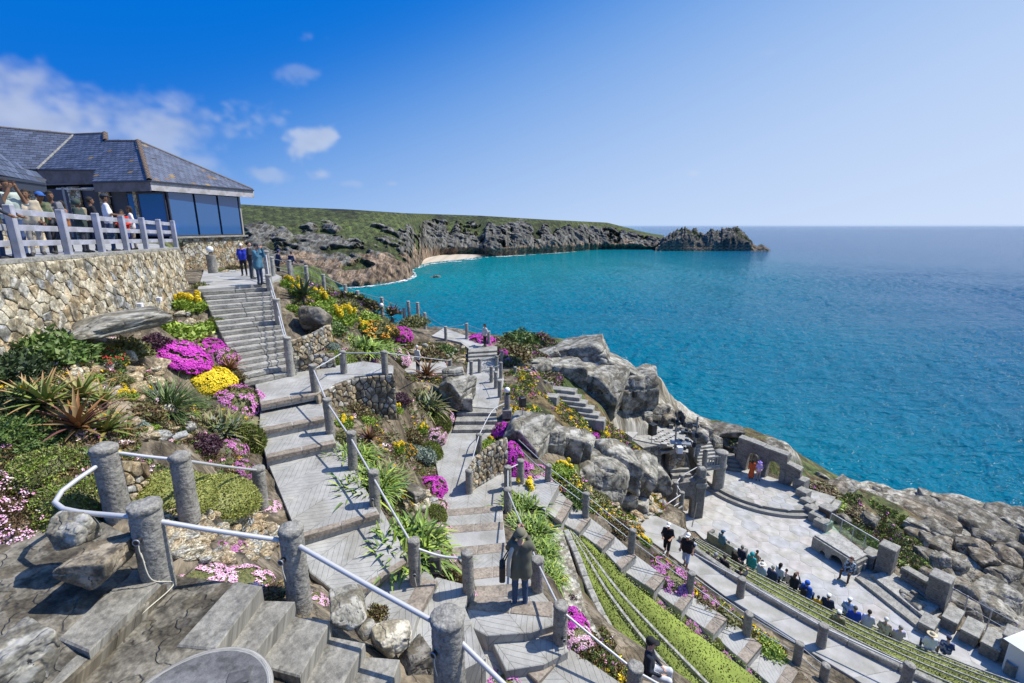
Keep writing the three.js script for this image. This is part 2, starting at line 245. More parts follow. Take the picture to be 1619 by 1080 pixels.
// --- near steps below the viewer
const nearSteps = structure('stone_steps', null, null, 'rough granite steps beside the round iron cover');
slab(nearSteps, 'rock_landing', [[-160, 880, -3.9], [0, 846, -3.85], [60, 812, -3.85], [120, 802, -3.85], [270, 880, -4.05], [262, 925, -4.1], [150, 1040, -4.12], [60, 1120, -4.1], [-200, 1120, -3.9]], mat.slabRock, 1.2, {});
slab(nearSteps, 'step_block', [[268, 902, -4.02], [140, 1030, -4.02], [92, 1010, -4.02], [206, 900, -4.02]], mat.stepStone, .28, { noctrl: 1 });
slab(nearSteps, 'step_block', [[92, 1018, -4.09], [138, 1040, -4.09], [84, 1090, -4.09], [30, 1060, -4.09]], mat.stepStone, .28, { noctrl: 1 });
slab(nearSteps, 'scored_slab', [[272, 908, -4.24], [412, 925, -4.24], [340, 1030, -4.24], [400, 1040, -4.24], [380, 1200, -4.24], [40, 1200, -4.24], [100, 1085, -4.24]], mat.slabRock, .5);
slab(nearSteps, 'step_block', [[372, 918, -4.22], [414, 926, -4.22], [340, 1027, -4.22], [279, 1021, -4.22]], mat.stepStone, .3, { noctrl: 1 });
for (const [y, pts] of [[-4.42, [[400, 948], [466, 950], [400, 1035], [345, 1020]]], [-4.62, [[452, 972], [523, 980], [474, 1070], [400, 1050]]], [-4.82, [[505, 1002], [577, 1016], [540, 1085], [455, 1085]]], [-5.02, [[558, 1036], [632, 1042], [618, 1085], [530, 1085]]]])
  slab(nearSteps, 'step_block', pts.map(p => [...p, y]), mat.stepStone, .45, { noctrl: 1 });
addSlabCtrl([[400, 948, -4.5], [466, 950, -4.5], [632, 1042, -5.15], [618, 1085, -5.15], [530, 1085, -5.15]].map(p => PY(...p)));
// --- stair down beside the turf (S3) and the walkway
const lowerStair = structure('slab_stair', null, null, 'broad slab steps descending beside the turf');
const s3R = [[872, 766, -9.7], [906, 795, -10.2], [934, 819, -10.6], [972, 848, -11.0], [1006, 878, -11.4], [1052, 912, -11.85], [1096, 942, -12.3], [1150, 978, -12.75], [1205, 1020, -13.2], [1262, 1062, -13.65]];
const s3L = [[852, 800, -9.7], [888, 826, -10.2], [916, 842, -10.6], [952, 868, -11.0], [982, 900, -11.4], [1034, 934, -11.85], [1078, 967, -12.3], [1128, 1004, -12.75], [1180, 1050, -13.2], [1240, 1100, -13.65]];
for (let k = 0; k < 9; k++) { const y = s3R[k + 1][2] + .1, q = a => [a[0], a[1], y + .14]; const f = a => [a[0], a[1], y]; slab(lowerStair, 'scored_slab', [q(s3R[k]), f(s3R[k + 1]), f(s3L[k + 1]), q(s3L[k])], mat.scored, .6, { ang: -.6 });
  const A = PY(...f(s3R[k + 1])), B = PY(...f(s3L[k + 1])), A0 = PY(...q(s3R[k])), B0 = PY(...q(s3L[k])); const P = [A, B, B.clone().lerp(B0, .28), A.clone().lerp(A0, .28)]; P.forEach(p => p.y += .012); for (let u = 0; u < 2; u++) part(lowerStair, 'nosing_block', boxUV(prism([P[0].clone().lerp(P[1], u / 2), P[0].clone().lerp(P[1], (u + 1) / 2 - .01), P[3].clone().lerp(P[2], (u + 1) / 2 - .01), P[3].clone().lerp(P[2], u / 2)], .12)), mat.nosing); }
const wkIn = [[1004, 838], [1050, 870], [1100, 908], [1150, 945], [1210, 985], [1280, 1030], [1350, 1072], [1400, 1105]], wkOut = [[1075, 852], [1110, 880], [1150, 908], [1200, 940], [1262, 975], [1340, 1018], [1420, 1058], [1500, 1095]];
const walkway = structure('walkway', null, null, 'pale walkway above the lower turf seats');
for (let k = 0; k < 7; k++) slab(walkway, 'paving_slab', [[...wkIn[k], -14.8], [...wkOut[k], -14.8], [...wkOut[k + 1], -14.8], [...wkIn[k + 1], -14.8]], mat.concrete, .5);
slab(walkway, 'paving_slab', [[1004, 838, -14.82], [1030, 812, -14.82], [1086, 838, -14.82], [1075, 852, -14.82]], mat.concrete, .5);
// kerb on the seat side
for (let k = 0; k < 7; k++) { const A = PY(...wkOut[k], -14.8), B = PY(...wkOut[k + 1], -14.8); part(walkway, 'kerb_block', beamUp(A.add(V(0, .05, 0)), B.add(V(0, .05, 0)), .28, .32), mat.granite); }
// --- stage floor outline
const FL = -18.6;
const floorPts = [[1092, 795], [1125, 775], [1160, 745], [1235, 770], [1290, 800], [1345, 862], [1400, 915], [1475, 975], [1560, 1030], [1640, 1075], [1700, 1110], [1620, 1130], [1545, 1075], [1420, 1018], [1330, 975], [1240, 930], [1165, 892], [1110, 850], [1080, 820]].map(p => PY(...p, FL));
addSlabCtrl(floorPts, 1); carve.push({ P: floorPts, y: () => FL, pad: .3 });

// beds of the turf seats and turf strips
const turfIn = wkOut.map(p => PY(...p, -14.8)), turfOut = [[1100, 858], [1128, 872], [1165, 893], [1240, 930], [1330, 975], [1420, 1016], [1545, 1066], [1640, 1100]].map(p => PY(...p, FL));
for (let i = 0; i < 7; i++) { const P = [turfIn[i], turfIn[i + 1], turfOut[i + 1], turfOut[i]]; carve.push({ P, y: planeOf(P), pad: .3, drop: 1.1 }); }
const stripLy = [-10.45, -10.75, -11.1, -11.5, -12, -12.5], stripRy = [-10.7, -11.2, -11.85, -12.45, -13.05, -13.6];
const stripL = [[894, 836], [912, 878], [928, 925], [950, 975], [985, 1035], [1030, 1100]], stripR = [[918, 845], [962, 882], [1024, 936], [1094, 986], [1176, 1046], [1256, 1108]];
for (let i = 0; i < 5; i++) { const P = [PY(...stripL[i], stripLy[i]), PY(...stripL[i + 1], stripLy[i + 1]), PY(...stripR[i + 1], stripRy[i + 1]), PY(...stripR[i], stripRy[i])]; carve.push({ P, y: planeOf(P), pad: .25, drop: .4 }); }
{ const P = [[864, 800, -10.3], [890, 815, -10.3], [920, 900, -10.3], [955, 1000, -10.3], [985, 1065, -10.3], [930, 1065, -10.3], [895, 985, -10.3], [868, 868, -10.3]].map(p => PY(...p)); carve.push({ P, y: () => -10.3, pad: .2 }); }

// control points of the hillside: px, py, height, kind (s soil and planting, g grass and heath, r bare rock, b bank of mixed flowers)
const cp = [
  [-20, 535, -2.3, 's'], [100, 515, -2.5, 's'], [200, 495, -2.7, 's'], [300, 478, -3.05, 's'], [60, 560, -2.6, 's'], [160, 545, -2.9, 's'], [260, 530, -3.3, 's'], [335, 540, -3.9, 's'], [90, 620, -2.8, 's'], [200, 620, -3.5, 's'], [262, 630, -3.9, 's'], [330, 620, -4.5, 's'], [370, 650, -5.0, 's'], [60, 700, -2.9, 's'], [160, 700, -3.3, 's'], [250, 690, -4.0, 's'], [340, 690, -4.9, 's'], [390, 720, -5.6, 's'], [30, 790, -3.1, 's'], [100, 790, -3.5, 's'], [170, 800, -3.8, 's'], [230, 775, -4.1, 's'], [300, 770, -4.6, 's'], [390, 790, -5.4, 's'], [260, 840, -4.05, 's'], [330, 830, -4.5, 's'], [400, 860, -4.8, 's'], [330, 890, -4.25, 's'], [430, 920, -4.6, 's'], [480, 940, -5.1, 's'], [540, 985, -5.6, 's'], [620, 1020, -5.9, 's'], [680, 1070, -5.6, 's'], [560, 1000, -5.4, 's'], [660, 1040, -5.8, 's'], [707, 1075, -5.4, 's'], [800, 1085, -7.0, 's'],
  // bank between the stair and the upper path
  [450, 455, -3.0, 's'], [475, 450, -3.1, 's'], [470, 500, -3.9, 's'], [500, 470, -3.7, 's'], [520, 500, -4.5, 's'], [545, 480, -4.6, 's'], [580, 495, -5.4, 's'], [560, 525, -5.3, 's'], [600, 520, -6.1, 's'], [640, 520, -6.9, 's'], [590, 550, -6.3, 's'], [630, 548, -7.3, 's'], [520, 545, -4.9, 's'], [480, 540, -4.6, 's'], [470, 570, -5.05, 's'], [540, 566, -5.3, 's'], [615, 566, -6.2, 's'], [680, 545, -8.0, 's'], [700, 555, -8.3, 's'], [665, 530, -7.6, 's'], [720, 575, -8.5, 's'], [640, 508, -6.9, 'g'], [600, 490, -5.7, 'g'], [550, 470, -4.6, 'g'], [500, 448, -3.6, 'g'],
  // bed between the two paths
  [463, 592, -5.3, 's'], [520, 582, -5.3, 's'], [412, 640, -5.35, 's'], [530, 647, -6.15, 's'], [560, 634, -6.3, 's'], [595, 626, -6.6, 's'], [620, 614, -6.9, 's'], [650, 600, -7.4, 's'], [680, 605, -7.9, 's'], [600, 660, -6.7, 's'], [660, 650, -7.9, 's'], [700, 650, -8.7, 's'], [560, 690, -6.2, 's'], [620, 700, -7.2, 's'], [680, 700, -8.7, 's'], [600, 750, -6.7, 's'], [650, 760, -7.7, 's'], [685, 780, -8.9, 's'], [630, 820, -7.0, 's'], [680, 840, -8.1, 's'], [690, 880, -7.8, 's'], [705, 905, -7.7, 's'], [735, 930, -7.7, 's'], [650, 625, -7.4, 's'],
  // right of the second path
  [760, 530, -8.3, 'g'], [800, 535, -8.6, 'g'], [830, 550, -9.2, 'g'], [840, 530, -9.0, 'g'], [810, 570, -9.2, 'b'], [800, 600, -8.8, 's'], [800, 640, -8.7, 'b'], [850, 600, -10.5, 'b'], [850, 640, -9.6, 'b'], [900, 650, -10.6, 'b'], [920, 640, -11.6, 'b'], [960, 690, -12.0, 'b'], [900, 690, -10.3, 'b'], [850, 680, -9.3, 'b'], [820, 690, -8.6, 's'], [790, 700, -8.5, 's'], [830, 725, -9.2, 's'], [880, 740, -9.9, 's'], [930, 720, -11.0, 'b'], [1000, 700, -13.6, 'b'], [1010, 720, -14.0, 'b'], [960, 770, -12.2, 's'], [920, 780, -10.6, 's'], [980, 800, -13.0, 's'], [1000, 820, -14.4, 's'], [960, 820, -11.9, 's'], [1020, 850, -13.2, 's'], [1060, 880, -13.9, 's'], [1120, 940, -14.0, 's'], [1170, 985, -14.2, 's'], [1240, 1030, -14.4, 's'],
  [870, 580, -11.2, 'r'], [920, 600, -12.2, 'r'], [960, 640, -13.5, 'r'], [1000, 655, -14.4, 'r'], [980, 580, -11.5, 'r'], [930, 560, -10.6, 'r'], [880, 545, -9.8, 'g'], [860, 530, -9.4, 'g'], [1020, 600, -12.6, 'r'], [1035, 640, -14, 'r'], [1060, 650, -14.6, 'r'], [1090, 668, -15.6, 'r'], [1120, 685, -16.3, 'r'], [1160, 690, -16.8, 'g'], [1200, 705, -17.2, 'g'], [1240, 715, -17.5, 'r'], [1060, 690, -16, 'r'], [1100, 710, -17.4, 'r'], [1140, 725, -18.1, 'r'], [1030, 760, -17.5, 'r'], [1060, 790, -18.0, 's'],
  // turf west of the stair
  [895, 840, -10.6, 'g'], [920, 870, -10.9, 'g'], [960, 900, -11.3, 'g'], [940, 940, -11.1, 'g'], [1000, 950, -11.7, 'g'], [1060, 1000, -12.3, 'g'], [990, 1000, -11.6, 'g'], [1080, 1060, -12.6, 'g'], [1180, 1070, -13.2, 'g'], [960, 1060, -10.6, 'g'], [880, 830, -10.3, 's'], [900, 900, -10.4, 's'], [930, 980, -10.4, 's'], [960, 1030, -10.3, 's'], [850, 850, -9.2, 's'], [880, 920, -8.6, 's'], [830, 810, -9.3, 's'], [912, 990, -9.4, 's'], [935, 1040, -9.8, 's'], [1000, 1092, -10.6, 's'], [1040, 1120, -11, 's'],
  // seaward side of the stage
  [1250, 745, -18.3, 'g'], [1290, 770, -18.9, 'g'], [1330, 800, -19.6, 'g'], [1370, 830, -20.2, 'g'], [1420, 870, -20.6, 'g'], [1460, 900, -20.3, 'g'], [1290, 750, -19.2, 'g'], [1340, 775, -20.7, 'g'], [1390, 800, -22.2, 'g'], [1440, 840, -22.8, 'g'], [1480, 880, -22.4, 'r'], [1520, 930, -21.5, 'r'], [1560, 980, -20.6, 'r'], [1610, 1020, -20.0, 'r'], [1700, 1080, -19.5, 'r'], [1420, 795, -24.2, 'r'], [1480, 806, -26.5, 'r'], [1540, 812, -29, 'r'], [1600, 816, -31, 'r'], [1700, 830, -33, 'r'], [1500, 850, -25.5, 'r'], [1560, 880, -26, 'r'], [1620, 900, -27, 'r'], [1600, 960, -23, 'r'], [1700, 980, -24, 'r'],
  [-300, 560, -1.6, 's'], [-300, 800, -2.6, 's'], [-300, 1000, -3.5, 's'], [300, 1300, -4.5, 's'], [900, 1300, -8, 's'], [1300, 1300, -13, 's'], [1700, 1300, -18, 's'], [600, 1200, -5.5, 's'],
];
for (const [px, py, y, k] of cp) { const p = PY(px, py, y); ctrl.push([p.x, p.z, y, k]); }
// behind the terrace wall, and the ground that falls to the sea
for (const [x, D, y, k] of [[-13, 8, -1.2, 's'], [-16, 12, -1.2, 's'], [-20, 18, -1.3, 's'], [-26, 24, -1.3, 's'], [-30, 34, -1.4, 'g'], [-18, 24, -2.4, 's'], [-17, 30, -2.4, 'g'], [-20, 40, -3, 'g'], [-40, 40, 0, 'g'], [-60, 60, 4, 'g'], [-30, 60, -6, 'g'], [-15, 36, -6, 'g'], [-11, 28, -4.4, 'g'], [-9, 34, -8.5, 'g'], [-4, 40, -14, 'r'], [-8, 45, -16, 'r'], [-14, 55, -18, 'r'], [2, 40, -14, 'r'], [8, 48, -22, 'r'], [14, 46, -22, 'r'], [20, 46, -25, 'r'], [28, 46, -29, 'r'], [36, 50, -36, 'r'], [46, 56, -44, 'r'], [60, 62, -48, 'r'], [75, 62, -48, 'r'],
  [0, 55, -34, 'r'], [12, 60, -44, 'r'], [26, 60, -50, 'r'], [42, 68, -58, 'r'], [60, 80, -62, 'r'], [-12, 75, -36, 'r'], [-30, 90, -30, 'r'], [-60, 100, -10, 'g'], [0, 75, -62, 'r'], [15, 75, -62, 'r'], [30, 80, -64, 'r'], [-10, 100, -62, 'r'], [-40, 130, -50, 'r'], [80, 80, -62, 'r'], [85, 60, -50, 'r'], [110, 60, -64, 'r'], [90, 30, -45, 'r'], [70, 20, -32, 'r'], [50, 12, -24, 'r'], [60, 40, -33, 'r'], [110, 20, -64, 'r'], [20, 90, -70, 'r'], [60, 100, -74, 'r'], [75, 75, -70, 'r'], [95, 75, -72, 'r'], [-70, 160, -40, 'g'], [-90, 60, 10, 'g'], [-90, 120, 8, 'g']])
  ctrl.push([x, -D, y, k]);

const HX = [], HZ = [];
for (let x = -95; x < -17; x += 2.5) HX.push(x); for (let x = -17; x < 33; x += .27) HX.push(x); for (let x = 33; x < 62; x += .7) HX.push(x); for (let x = 62; x < 125; x += 3) HX.push(x);
for (let d = -8; d < 2; d += 1) HZ.push(d); for (let d = 2; d < 24; d += .25) HZ.push(d); for (let d = 24; d < 48; d += .4) HZ.push(d); for (let d = 48; d < 175; d += 2.5) HZ.push(d);
const NX = HX.length, NZ = HZ.length, HY = new Float32Array(NX * NZ), HK = new Array(NX * NZ);
(() => {
  const KI = { s: 0, g: 1, r: 2, b: 3 }, n = ctrl.length, kind = new Uint8Array(ctrl.map(c => KI[c[3]])), W = new Float64Array(4), cxs = new Float32Array(n), czs = new Float32Array(n), cys = new Float32Array(n); ctrl.forEach((c, i) => { cxs[i] = c[0]; czs[i] = c[1]; cys[i] = c[2]; });
  for (const c of carve) { c.x0 = Math.min(...c.P.map(p => p.x)) - .4; c.x1 = Math.max(...c.P.map(p => p.x)) + .4; c.z0 = Math.min(...c.P.map(p => p.z)) - .4; c.z1 = Math.max(...c.P.map(p => p.z)) + .4; }
  for (let j = 0; j < NZ; j++) for (let i = 0; i < NX; i++) {
    const x = HX[i], z = -HZ[j]; let sw = 0, sy = 0; W.fill(0);
    for (let k = 0; k < n; k++) { const dx = x - cxs[k], dz = z - czs[k], d = dx * dx + dz * dz + .01; if (d > 3600) continue; const w = d < 4 ? 1 / (d * d) : 2 / (d * d * Math.sqrt(d)); sw += w; sy += w * cys[k]; W[kind[k]] += w; }
    const wt = { s: W[0], g: W[1], r: W[2], b: W[3] };
    const y = sw ? sy / sw : -66;
    HY[j * NX + i] = y; HK[j * NX + i] = wt;
  }
  // even out the hummocks between the surveyed points, then cut the ground down under everything that is laid on it
  for (let pass = 0; pass < 5; pass++) { const B = HY.slice(); for (let j = 1; j < NZ - 1; j++) for (let i = 1; i < NX - 1; i++) { const a = j * NX + i; HY[a] = (B[a] * 4 + B[a - 1] + B[a + 1] + B[a - NX] + B[a + NX] + .5 * (B[a - NX - 1] + B[a - NX + 1] + B[a + NX - 1] + B[a + NX + 1])) / 10; } }
  for (let j = 0; j < NZ; j++) for (let i = 0; i < NX; i++) { const x = HX[i], z = -HZ[j], a = j * NX + i; let y = HY[a];
    const wt = HK[a], s = (wt.s + wt.g + wt.r + wt.b) || 1, r = wt.r / s, g = wt.g / s;
    y += r * (.55 * ridge(x * .35, y * .2, z * .35, 4)) * smooth(25, 40, Math.hypot(x, z)) * 1.6 + .08 * fbm(x * 2.3, 0, z * 2.3, 3) + g * .15 * fbm(x * .6, 4, z * .6, 3);
    for (const c of carve) if (x > c.x0 && x < c.x1 && z > c.z0 && z < c.z1) { const q = c.pad; if (inPoly(x, z, c.P) || [[q, 0], [-q, 0], [0, q], [0, -q]].some(([a, b]) => inPoly(x + a, z + b, c.P))) y = Math.min(y, c.y(x, z) - (c.drop || .1)); }
    HY[a] = y; }
})();
function find(A, v) { let a = 0, b = A.length - 2; while (a < b) { const m = (a + b + 1) >> 1; if (A[m] <= v) a = m; else b = m - 1; } return a; }
function ground(x, z) { const d = -z, i = find(HX, x), j = find(HZ, d), u = clamp((x - HX[i]) / (HX[i + 1] - HX[i])), v = clamp((d - HZ[j]) / (HZ[j + 1] - HZ[j])), o = j * NX + i; return lerp(lerp(HY[o], HY[o + 1], u), lerp(HY[o + NX], HY[o + NX + 1], u), v); }
function hit(px, py, from = 1.5) {                        // first place on the hillside along a sight line
  const r = ray(px, py); r.multiplyScalar(-1 / r.z); let t0 = from;
  for (let t = from; t < 170; t += Math.max(.04, t * .006)) { const y = r.y * t; if (ground(r.x * t, r.z * t) > y) { let a = t0, b = t; for (let k = 0; k < 14; k++) { const m = (a + b) / 2; if (ground(r.x * m, r.z * m) > r.y * m) b = m; else a = m; } return r.multiplyScalar(b); } t0 = t; }
  return r.multiplyScalar(30);
}
const onGround = (x, z, dy = 0) => V(x, ground(x, z) + dy, z);
(() => {
  const pos = [], col = [], uv = [], idx = [];
  for (let j = 0; j < NZ; j++) for (let i = 0; i < NX; i++) {
    const x = HX[i], z = -HZ[j], y = HY[j * NX + i], w = HK[j * NX + i], s = (w.s + w.g + w.r + w.b) || 1;
    pos.push(x, y, z); uv.push(x * .3, z * .3 + y * .2);
    const n1 = fbm(x * 1.1, 3, z * 1.1, 4), n2 = fbm(x * .35, 9, z * .35, 3);
    let r = w.r / s, g = (w.g + w.b) / s; if (!w.s && !w.g && !w.r && !w.b) r = 1;
    const soil = [.17 + .09 * n1, .14 + .075 * n1, .105 + .055 * n1], heath = n2 + n1 * .6 > .12 ? [.13, .095, .045] : n2 - n1 * .5 < -.15 ? [.075, .11, .025] : [.10, .12, .035], rock = [.36 + .12 * n1, .335 + .11 * n1, .295 + .1 * n1];
    const isR = r + n1 * .35 > .5, isG = g + n1 * .3 > .45; col.push(...(isR ? rock : isG ? heath : soil));
  }
  for (let j = 0; j < NZ - 1; j++) for (let i = 0; i < NX - 1; i++) { const a = j * NX + i; idx.push(a, a + 1, a + NX, a + 1, a + NX + 1, a + NX); }
  structure('hillside', geo(pos, idx, col, uv), M([1.5, 1.5, 1.5], { vertexColors: true, map: T.rock, bumpMap: rep(T.rockBump, 3), bumpScale: .09, roughness: .95 }), 'steep planted hillside falling to the sea');
})();
console.log('ground', NX * NZ, ctrl.length);
// ================= sea, far headland, beach =================
const SEA = -60;
// shoreline of the bay as seen from here: [px, py] on the water
const shore = [[300, 462], [420, 462], [500, 455], [540, 454], [575, 452], [610, 448], [640, 442], [652, 436], [650, 428], [664, 420], [676, 410], [700, 406], [730, 404.8], [756, 404.2], [772, 405.5], [800, 404.5], [840, 402], [880, 399.5], [915, 397], [950, 394.5], [990, 394.3], [1030, 394.5], [1050, 395]].map(p => PY(...p, SEA));
(() => {
  // water: fine near the shore, coarse towards the horizon; its own colour changes with the depth of water over sand
  const pos = [], col = [], uv = [], idx = [], R = []; const beachAt = PY(715, 412, SEA);
  const body = (x, z, r) => {
    const db = Math.hypot(x - beachAt.x - 30, z - beachAt.z); let ds = 1e9; for (const s of shore) ds = Math.min(ds, Math.hypot(x - s.x, z - s.z));
    const n = .16 * fbm(x * .006, 1, z * .012, 3) * smooth(700, 200, r), sand = clamp(Math.exp(-db / 330) * 1.35 + .45 * Math.exp(-ds / 110) + .5 * Math.exp(-Math.hypot(x - 5, (z + 70)) / 95) + n * Math.exp(-db / 900)), t = smooth(0, .85, sand);
    const shallow = [.0002, .185, .215], mid = [.0002, .108, .205], deep = [.0001, .07, .185], m = smooth(330, 30, x + z * .25); for (let k = 0; k < 3; k++) col.push(lerp(lerp(deep[k], mid[k], m), shallow[k], t) * (1 + n * .35));
  };
  // real waves where the eye can tell them apart, flat water beyond
  const trains = []; setSeed(71); for (let i = 0; i < 16; i++) { const L = 1.25 * Math.pow(1.15, i), a = rr(-.75, .75) + 1.15; trains.push([Math.cos(a) * 6.283 / L, Math.sin(a) * 6.283 / L, rr(0, 6.28), L * (L < 3.2 ? .032 : .012), L]); }
  const height = (x, z, d) => { let h = 0; const wx = x + 3 * noise(x * .06, z * .06, 2), wz = z + 3 * noise(x * .06, z * .06, 9); for (const [kx, kz, p, A, L] of trains) { if (L < d * 1.3) continue; const s = Math.sin(kx * wx + kz * wz + p); h += A * (s + .35 * s * s * Math.sign(s)); } return h * (.8 + .6 * noise(x * .02, z * .02, 4)) + .05 * fbm(x * .9, 2, z * .9, 2); };
  const NA = 640; for (let r = 48; r < 1100; r *= 1.0062) R.push(r); const waves = R.length; for (let r = 1130; r < 95000; r *= 1.05) R.push(r);
  for (let j = 0; j < R.length; j++) for (let i = 0; i <= NA; i++) {
    const a = i < 20 ? lerp(-1.9, -.92, i / 20) : i > NA - 20 ? lerp(.95, 1.9, (i - NA + 20) / 20) : lerp(-.92, .95, (i - 20) / (NA - 40)), x = R[j] * Math.sin(a), z = -R[j] * Math.cos(a), fade = j < waves ? smooth(1090, 600, R[j]) : 0;
    pos.push(x, SEA + (fade ? fade * height(x, z, Math.min(R[j] * .0062, 1.6)) : 0), z); uv.push(x / 60, z / 60); body(x, z, R[j]);
  }
  for (let j = 0; j < R.length - 1; j++) for (let i = 0; i < NA; i++) { const a = j * (NA + 1) + i; idx.push(a, a + 1, a + NA + 1, a + 1, a + NA + 2, a + NA + 1); }
  const wave = tex(1024, (x, y) => { let v = 0, a = .5, p = 5; for (let i = 0; i < 5; i++) { const sh = .25 * noise(x * p, y * p, 40 + i, p); v += a * (1 - Math.abs(noise((x + y * 0) * p, y * p * 2, i * 5, p) + sh)); p *= 2; a *= .6; } return v * .75; }, false);
  wave.wrapS = wave.wrapT = THREE.RepeatWrapping;
  structure('sea', geo(pos, idx, col, uv), new THREE.MeshPhysicalMaterial({ color: C([1, 1, 1]), vertexColors: true, roughness: .1, bumpMap: wave, bumpScale: 3.2, ior: 1.25, specularIntensity: .18 }), 'turquoise bay deepening to blue towards the horizon');
})();
(() => {
  // the headland across the bay: a loft from shoreline to plateau, broken by granite buttresses
  const NU = 620, NV = 110, pos = [], col = [], uv = [], idx = [];
  const curve = new THREE.CatmullRomCurve3(shore, false, 'centripetal');
  const skyline = [[200, 318], [380, 323], [450, 327], [550, 331], [640, 337], [760, 341], [860, 347], [960, 352], [1000, 362], [1030, 372], [1050, 377], [1062, 374]];
  const skyAt = px => { for (let k = 1; k < skyline.length; k++) if (px <= skyline[k][0]) { const [a, b] = skyline[k - 1], [c, d] = skyline[k]; return lerp(b, d, clamp((px - a) / (c - a))); } return 376; };
  for (let i = 0; i <= NU; i++) {
    const s = curve.getPointAt(i / NU), arc = i / NU * 60, px = CX + FOC * s.x / (-s.z * CP + 60 * SP), far = smooth(.30, .5, i / NU);   // far: 0 on the near slope, 1 along the cliffs of the cove
    const back = lerp(300, 170, smooth(.3, .8, i / NU)), top = PD(px, skyAt(px), -s.z + back), dirx = top.x - s.x, dirz = top.z - s.z, L = Math.hypot(dirx, dirz), hh = top.y - SEA, jag = 7 * fbm(arc * 2.2, 0, 4, 4), cove = smooth(.012, .03, Math.abs(i / NU - .435));
    const col0 = fbm(arc * .55, 3, 1, 2) + .5 * fbm(arc * 1.7, 7, 2, 2);          // buttress or gully
    for (let j = 0; j <= NV; j++) {
      const v = j / NV, px0 = s.x + dirx * v - dirx / L * jag * cove * (1 - v), pz0 = s.z + dirz * v - dirz / L * jag * cove * (1 - v); let x = px0, z = pz0;
      const prof = lerp(.55 * Math.pow(v, .75) + .45 * v, .72 * Math.pow(v, .42) + .28 * v, far * lerp(.75, 1, smooth(-.1, .3, col0)));
      let y = SEA - 3 + (hh + 3) * prof; const band = (y - SEA) / hh, n1 = fbm(x * .03, y * .02, z * .03, 4), n2 = fbm(x * .11, y * .08, z * .11, 3);
      const want = 1.0 * n1 + .6 * n2 + lerp(.9, 1.25, far) * col0 + lerp(.07, .50, far) - lerp(.8, .9, far) * Math.max(0, v - lerp(.2, .28, far)) - smooth(.6, .85, v) * .9 + (band < .14 ? .5 : 0);
      const rocky = smooth(-.06, .1, want), inn = smooth(0, .03, v) * smooth(.9, .6, v), c1 = ridge(x * .03 + 3, y * .012, z * .03, 4), c2 = ridge(x * .1, y * .05, z * .1, 3), push = inn * rocky * lerp(3 + c1 * 8 + c2 * 4, 7 + c1 * 13 + c2 * 5, far);
      y += push * .45 + (1 - rocky) * inn * 2.5 * fbm(x * .05, 1, z * .05, 3); x -= dirx / L * push; z -= dirz / L * push; y = Math.max(y, SEA - 3);
      pos.push(x, y, z); uv.push(px0 * .01, y * .02 + pz0 * .01);
      const g = fbm(x * .012, 1, z * .012, 4), bare = (y - SEA) < (lerp(26, 15, far) + 16 * fbm(arc * 1.2, 1, 5, 3)) + 10 * n2;
      if (rocky > .5 && bare) { const q = 1 + 1.1 * n2 + .6 * n1; col.push(.185 * q, .135 * q, .10 * q); } else if (rocky > .5) { const q = .13 * (1 + .9 * n2 + .6 * n1); col.push(q, q * .98, q * .94); }
      else if (v > .84 && g > .0) col.push(.07 + .03 * n2, .09 + .03 * n2, .024); else { const k = 1 + .8 * g + .9 * n2; col.push(.058 * k, .076 * k, .02 * k); }
    }
  }
  for (let i = 0; i < NU; i++) for (let j = 0; j < NV; j++) { const a = i * (NV + 1) + j; idx.push(a, a + NV + 1, a + 1, a + 1, a + NV + 1, a + NV + 2); }
  // the plateau runs on behind the skyline
  const base = pos.length / 3; for (let i = 0; i <= NU; i++) { const a = (i * (NV + 1) + NV) * 3, k = 1.6; pos.push(pos[a] * k, pos[a + 1] - 8, pos[a + 2] * k); col.push(.06, .09, .02); uv.push(0, 0); }
  for (let i = 0; i < NU; i++) { const a = i * (NV + 1) + NV, b = (i + 1) * (NV + 1) + NV; idx.push(a, b, base + i, b, base + i + 1, base + i); }
  structure('headland', geo(pos, idx, col, uv), M([1.6, 1.6, 1.6], { vertexColors: true, map: rep(T.rock, 6), bumpMap: rep(T.rockBump, 4), bumpScale: 1.5, roughness: 1 }), 'green headland with grey granite buttresses across the bay');
  // the rocky point beyond
  const P2 = [], C2 = [], U2 = [], I2 = [], A = 300, B = 60;
  const peak = [[1035, 388], [1050, 376], [1062, 366], [1075, 358], [1088, 361], [1098, 362], [1108, 369], [1118, 364], [1128, 361], [1140, 361], [1152, 364], [1160, 357], [1168, 365], [1178, 376], [1186, 387], [1192, 391], [1200, 387.5], [1208, 391], [1216, 395], [1222, 397]];
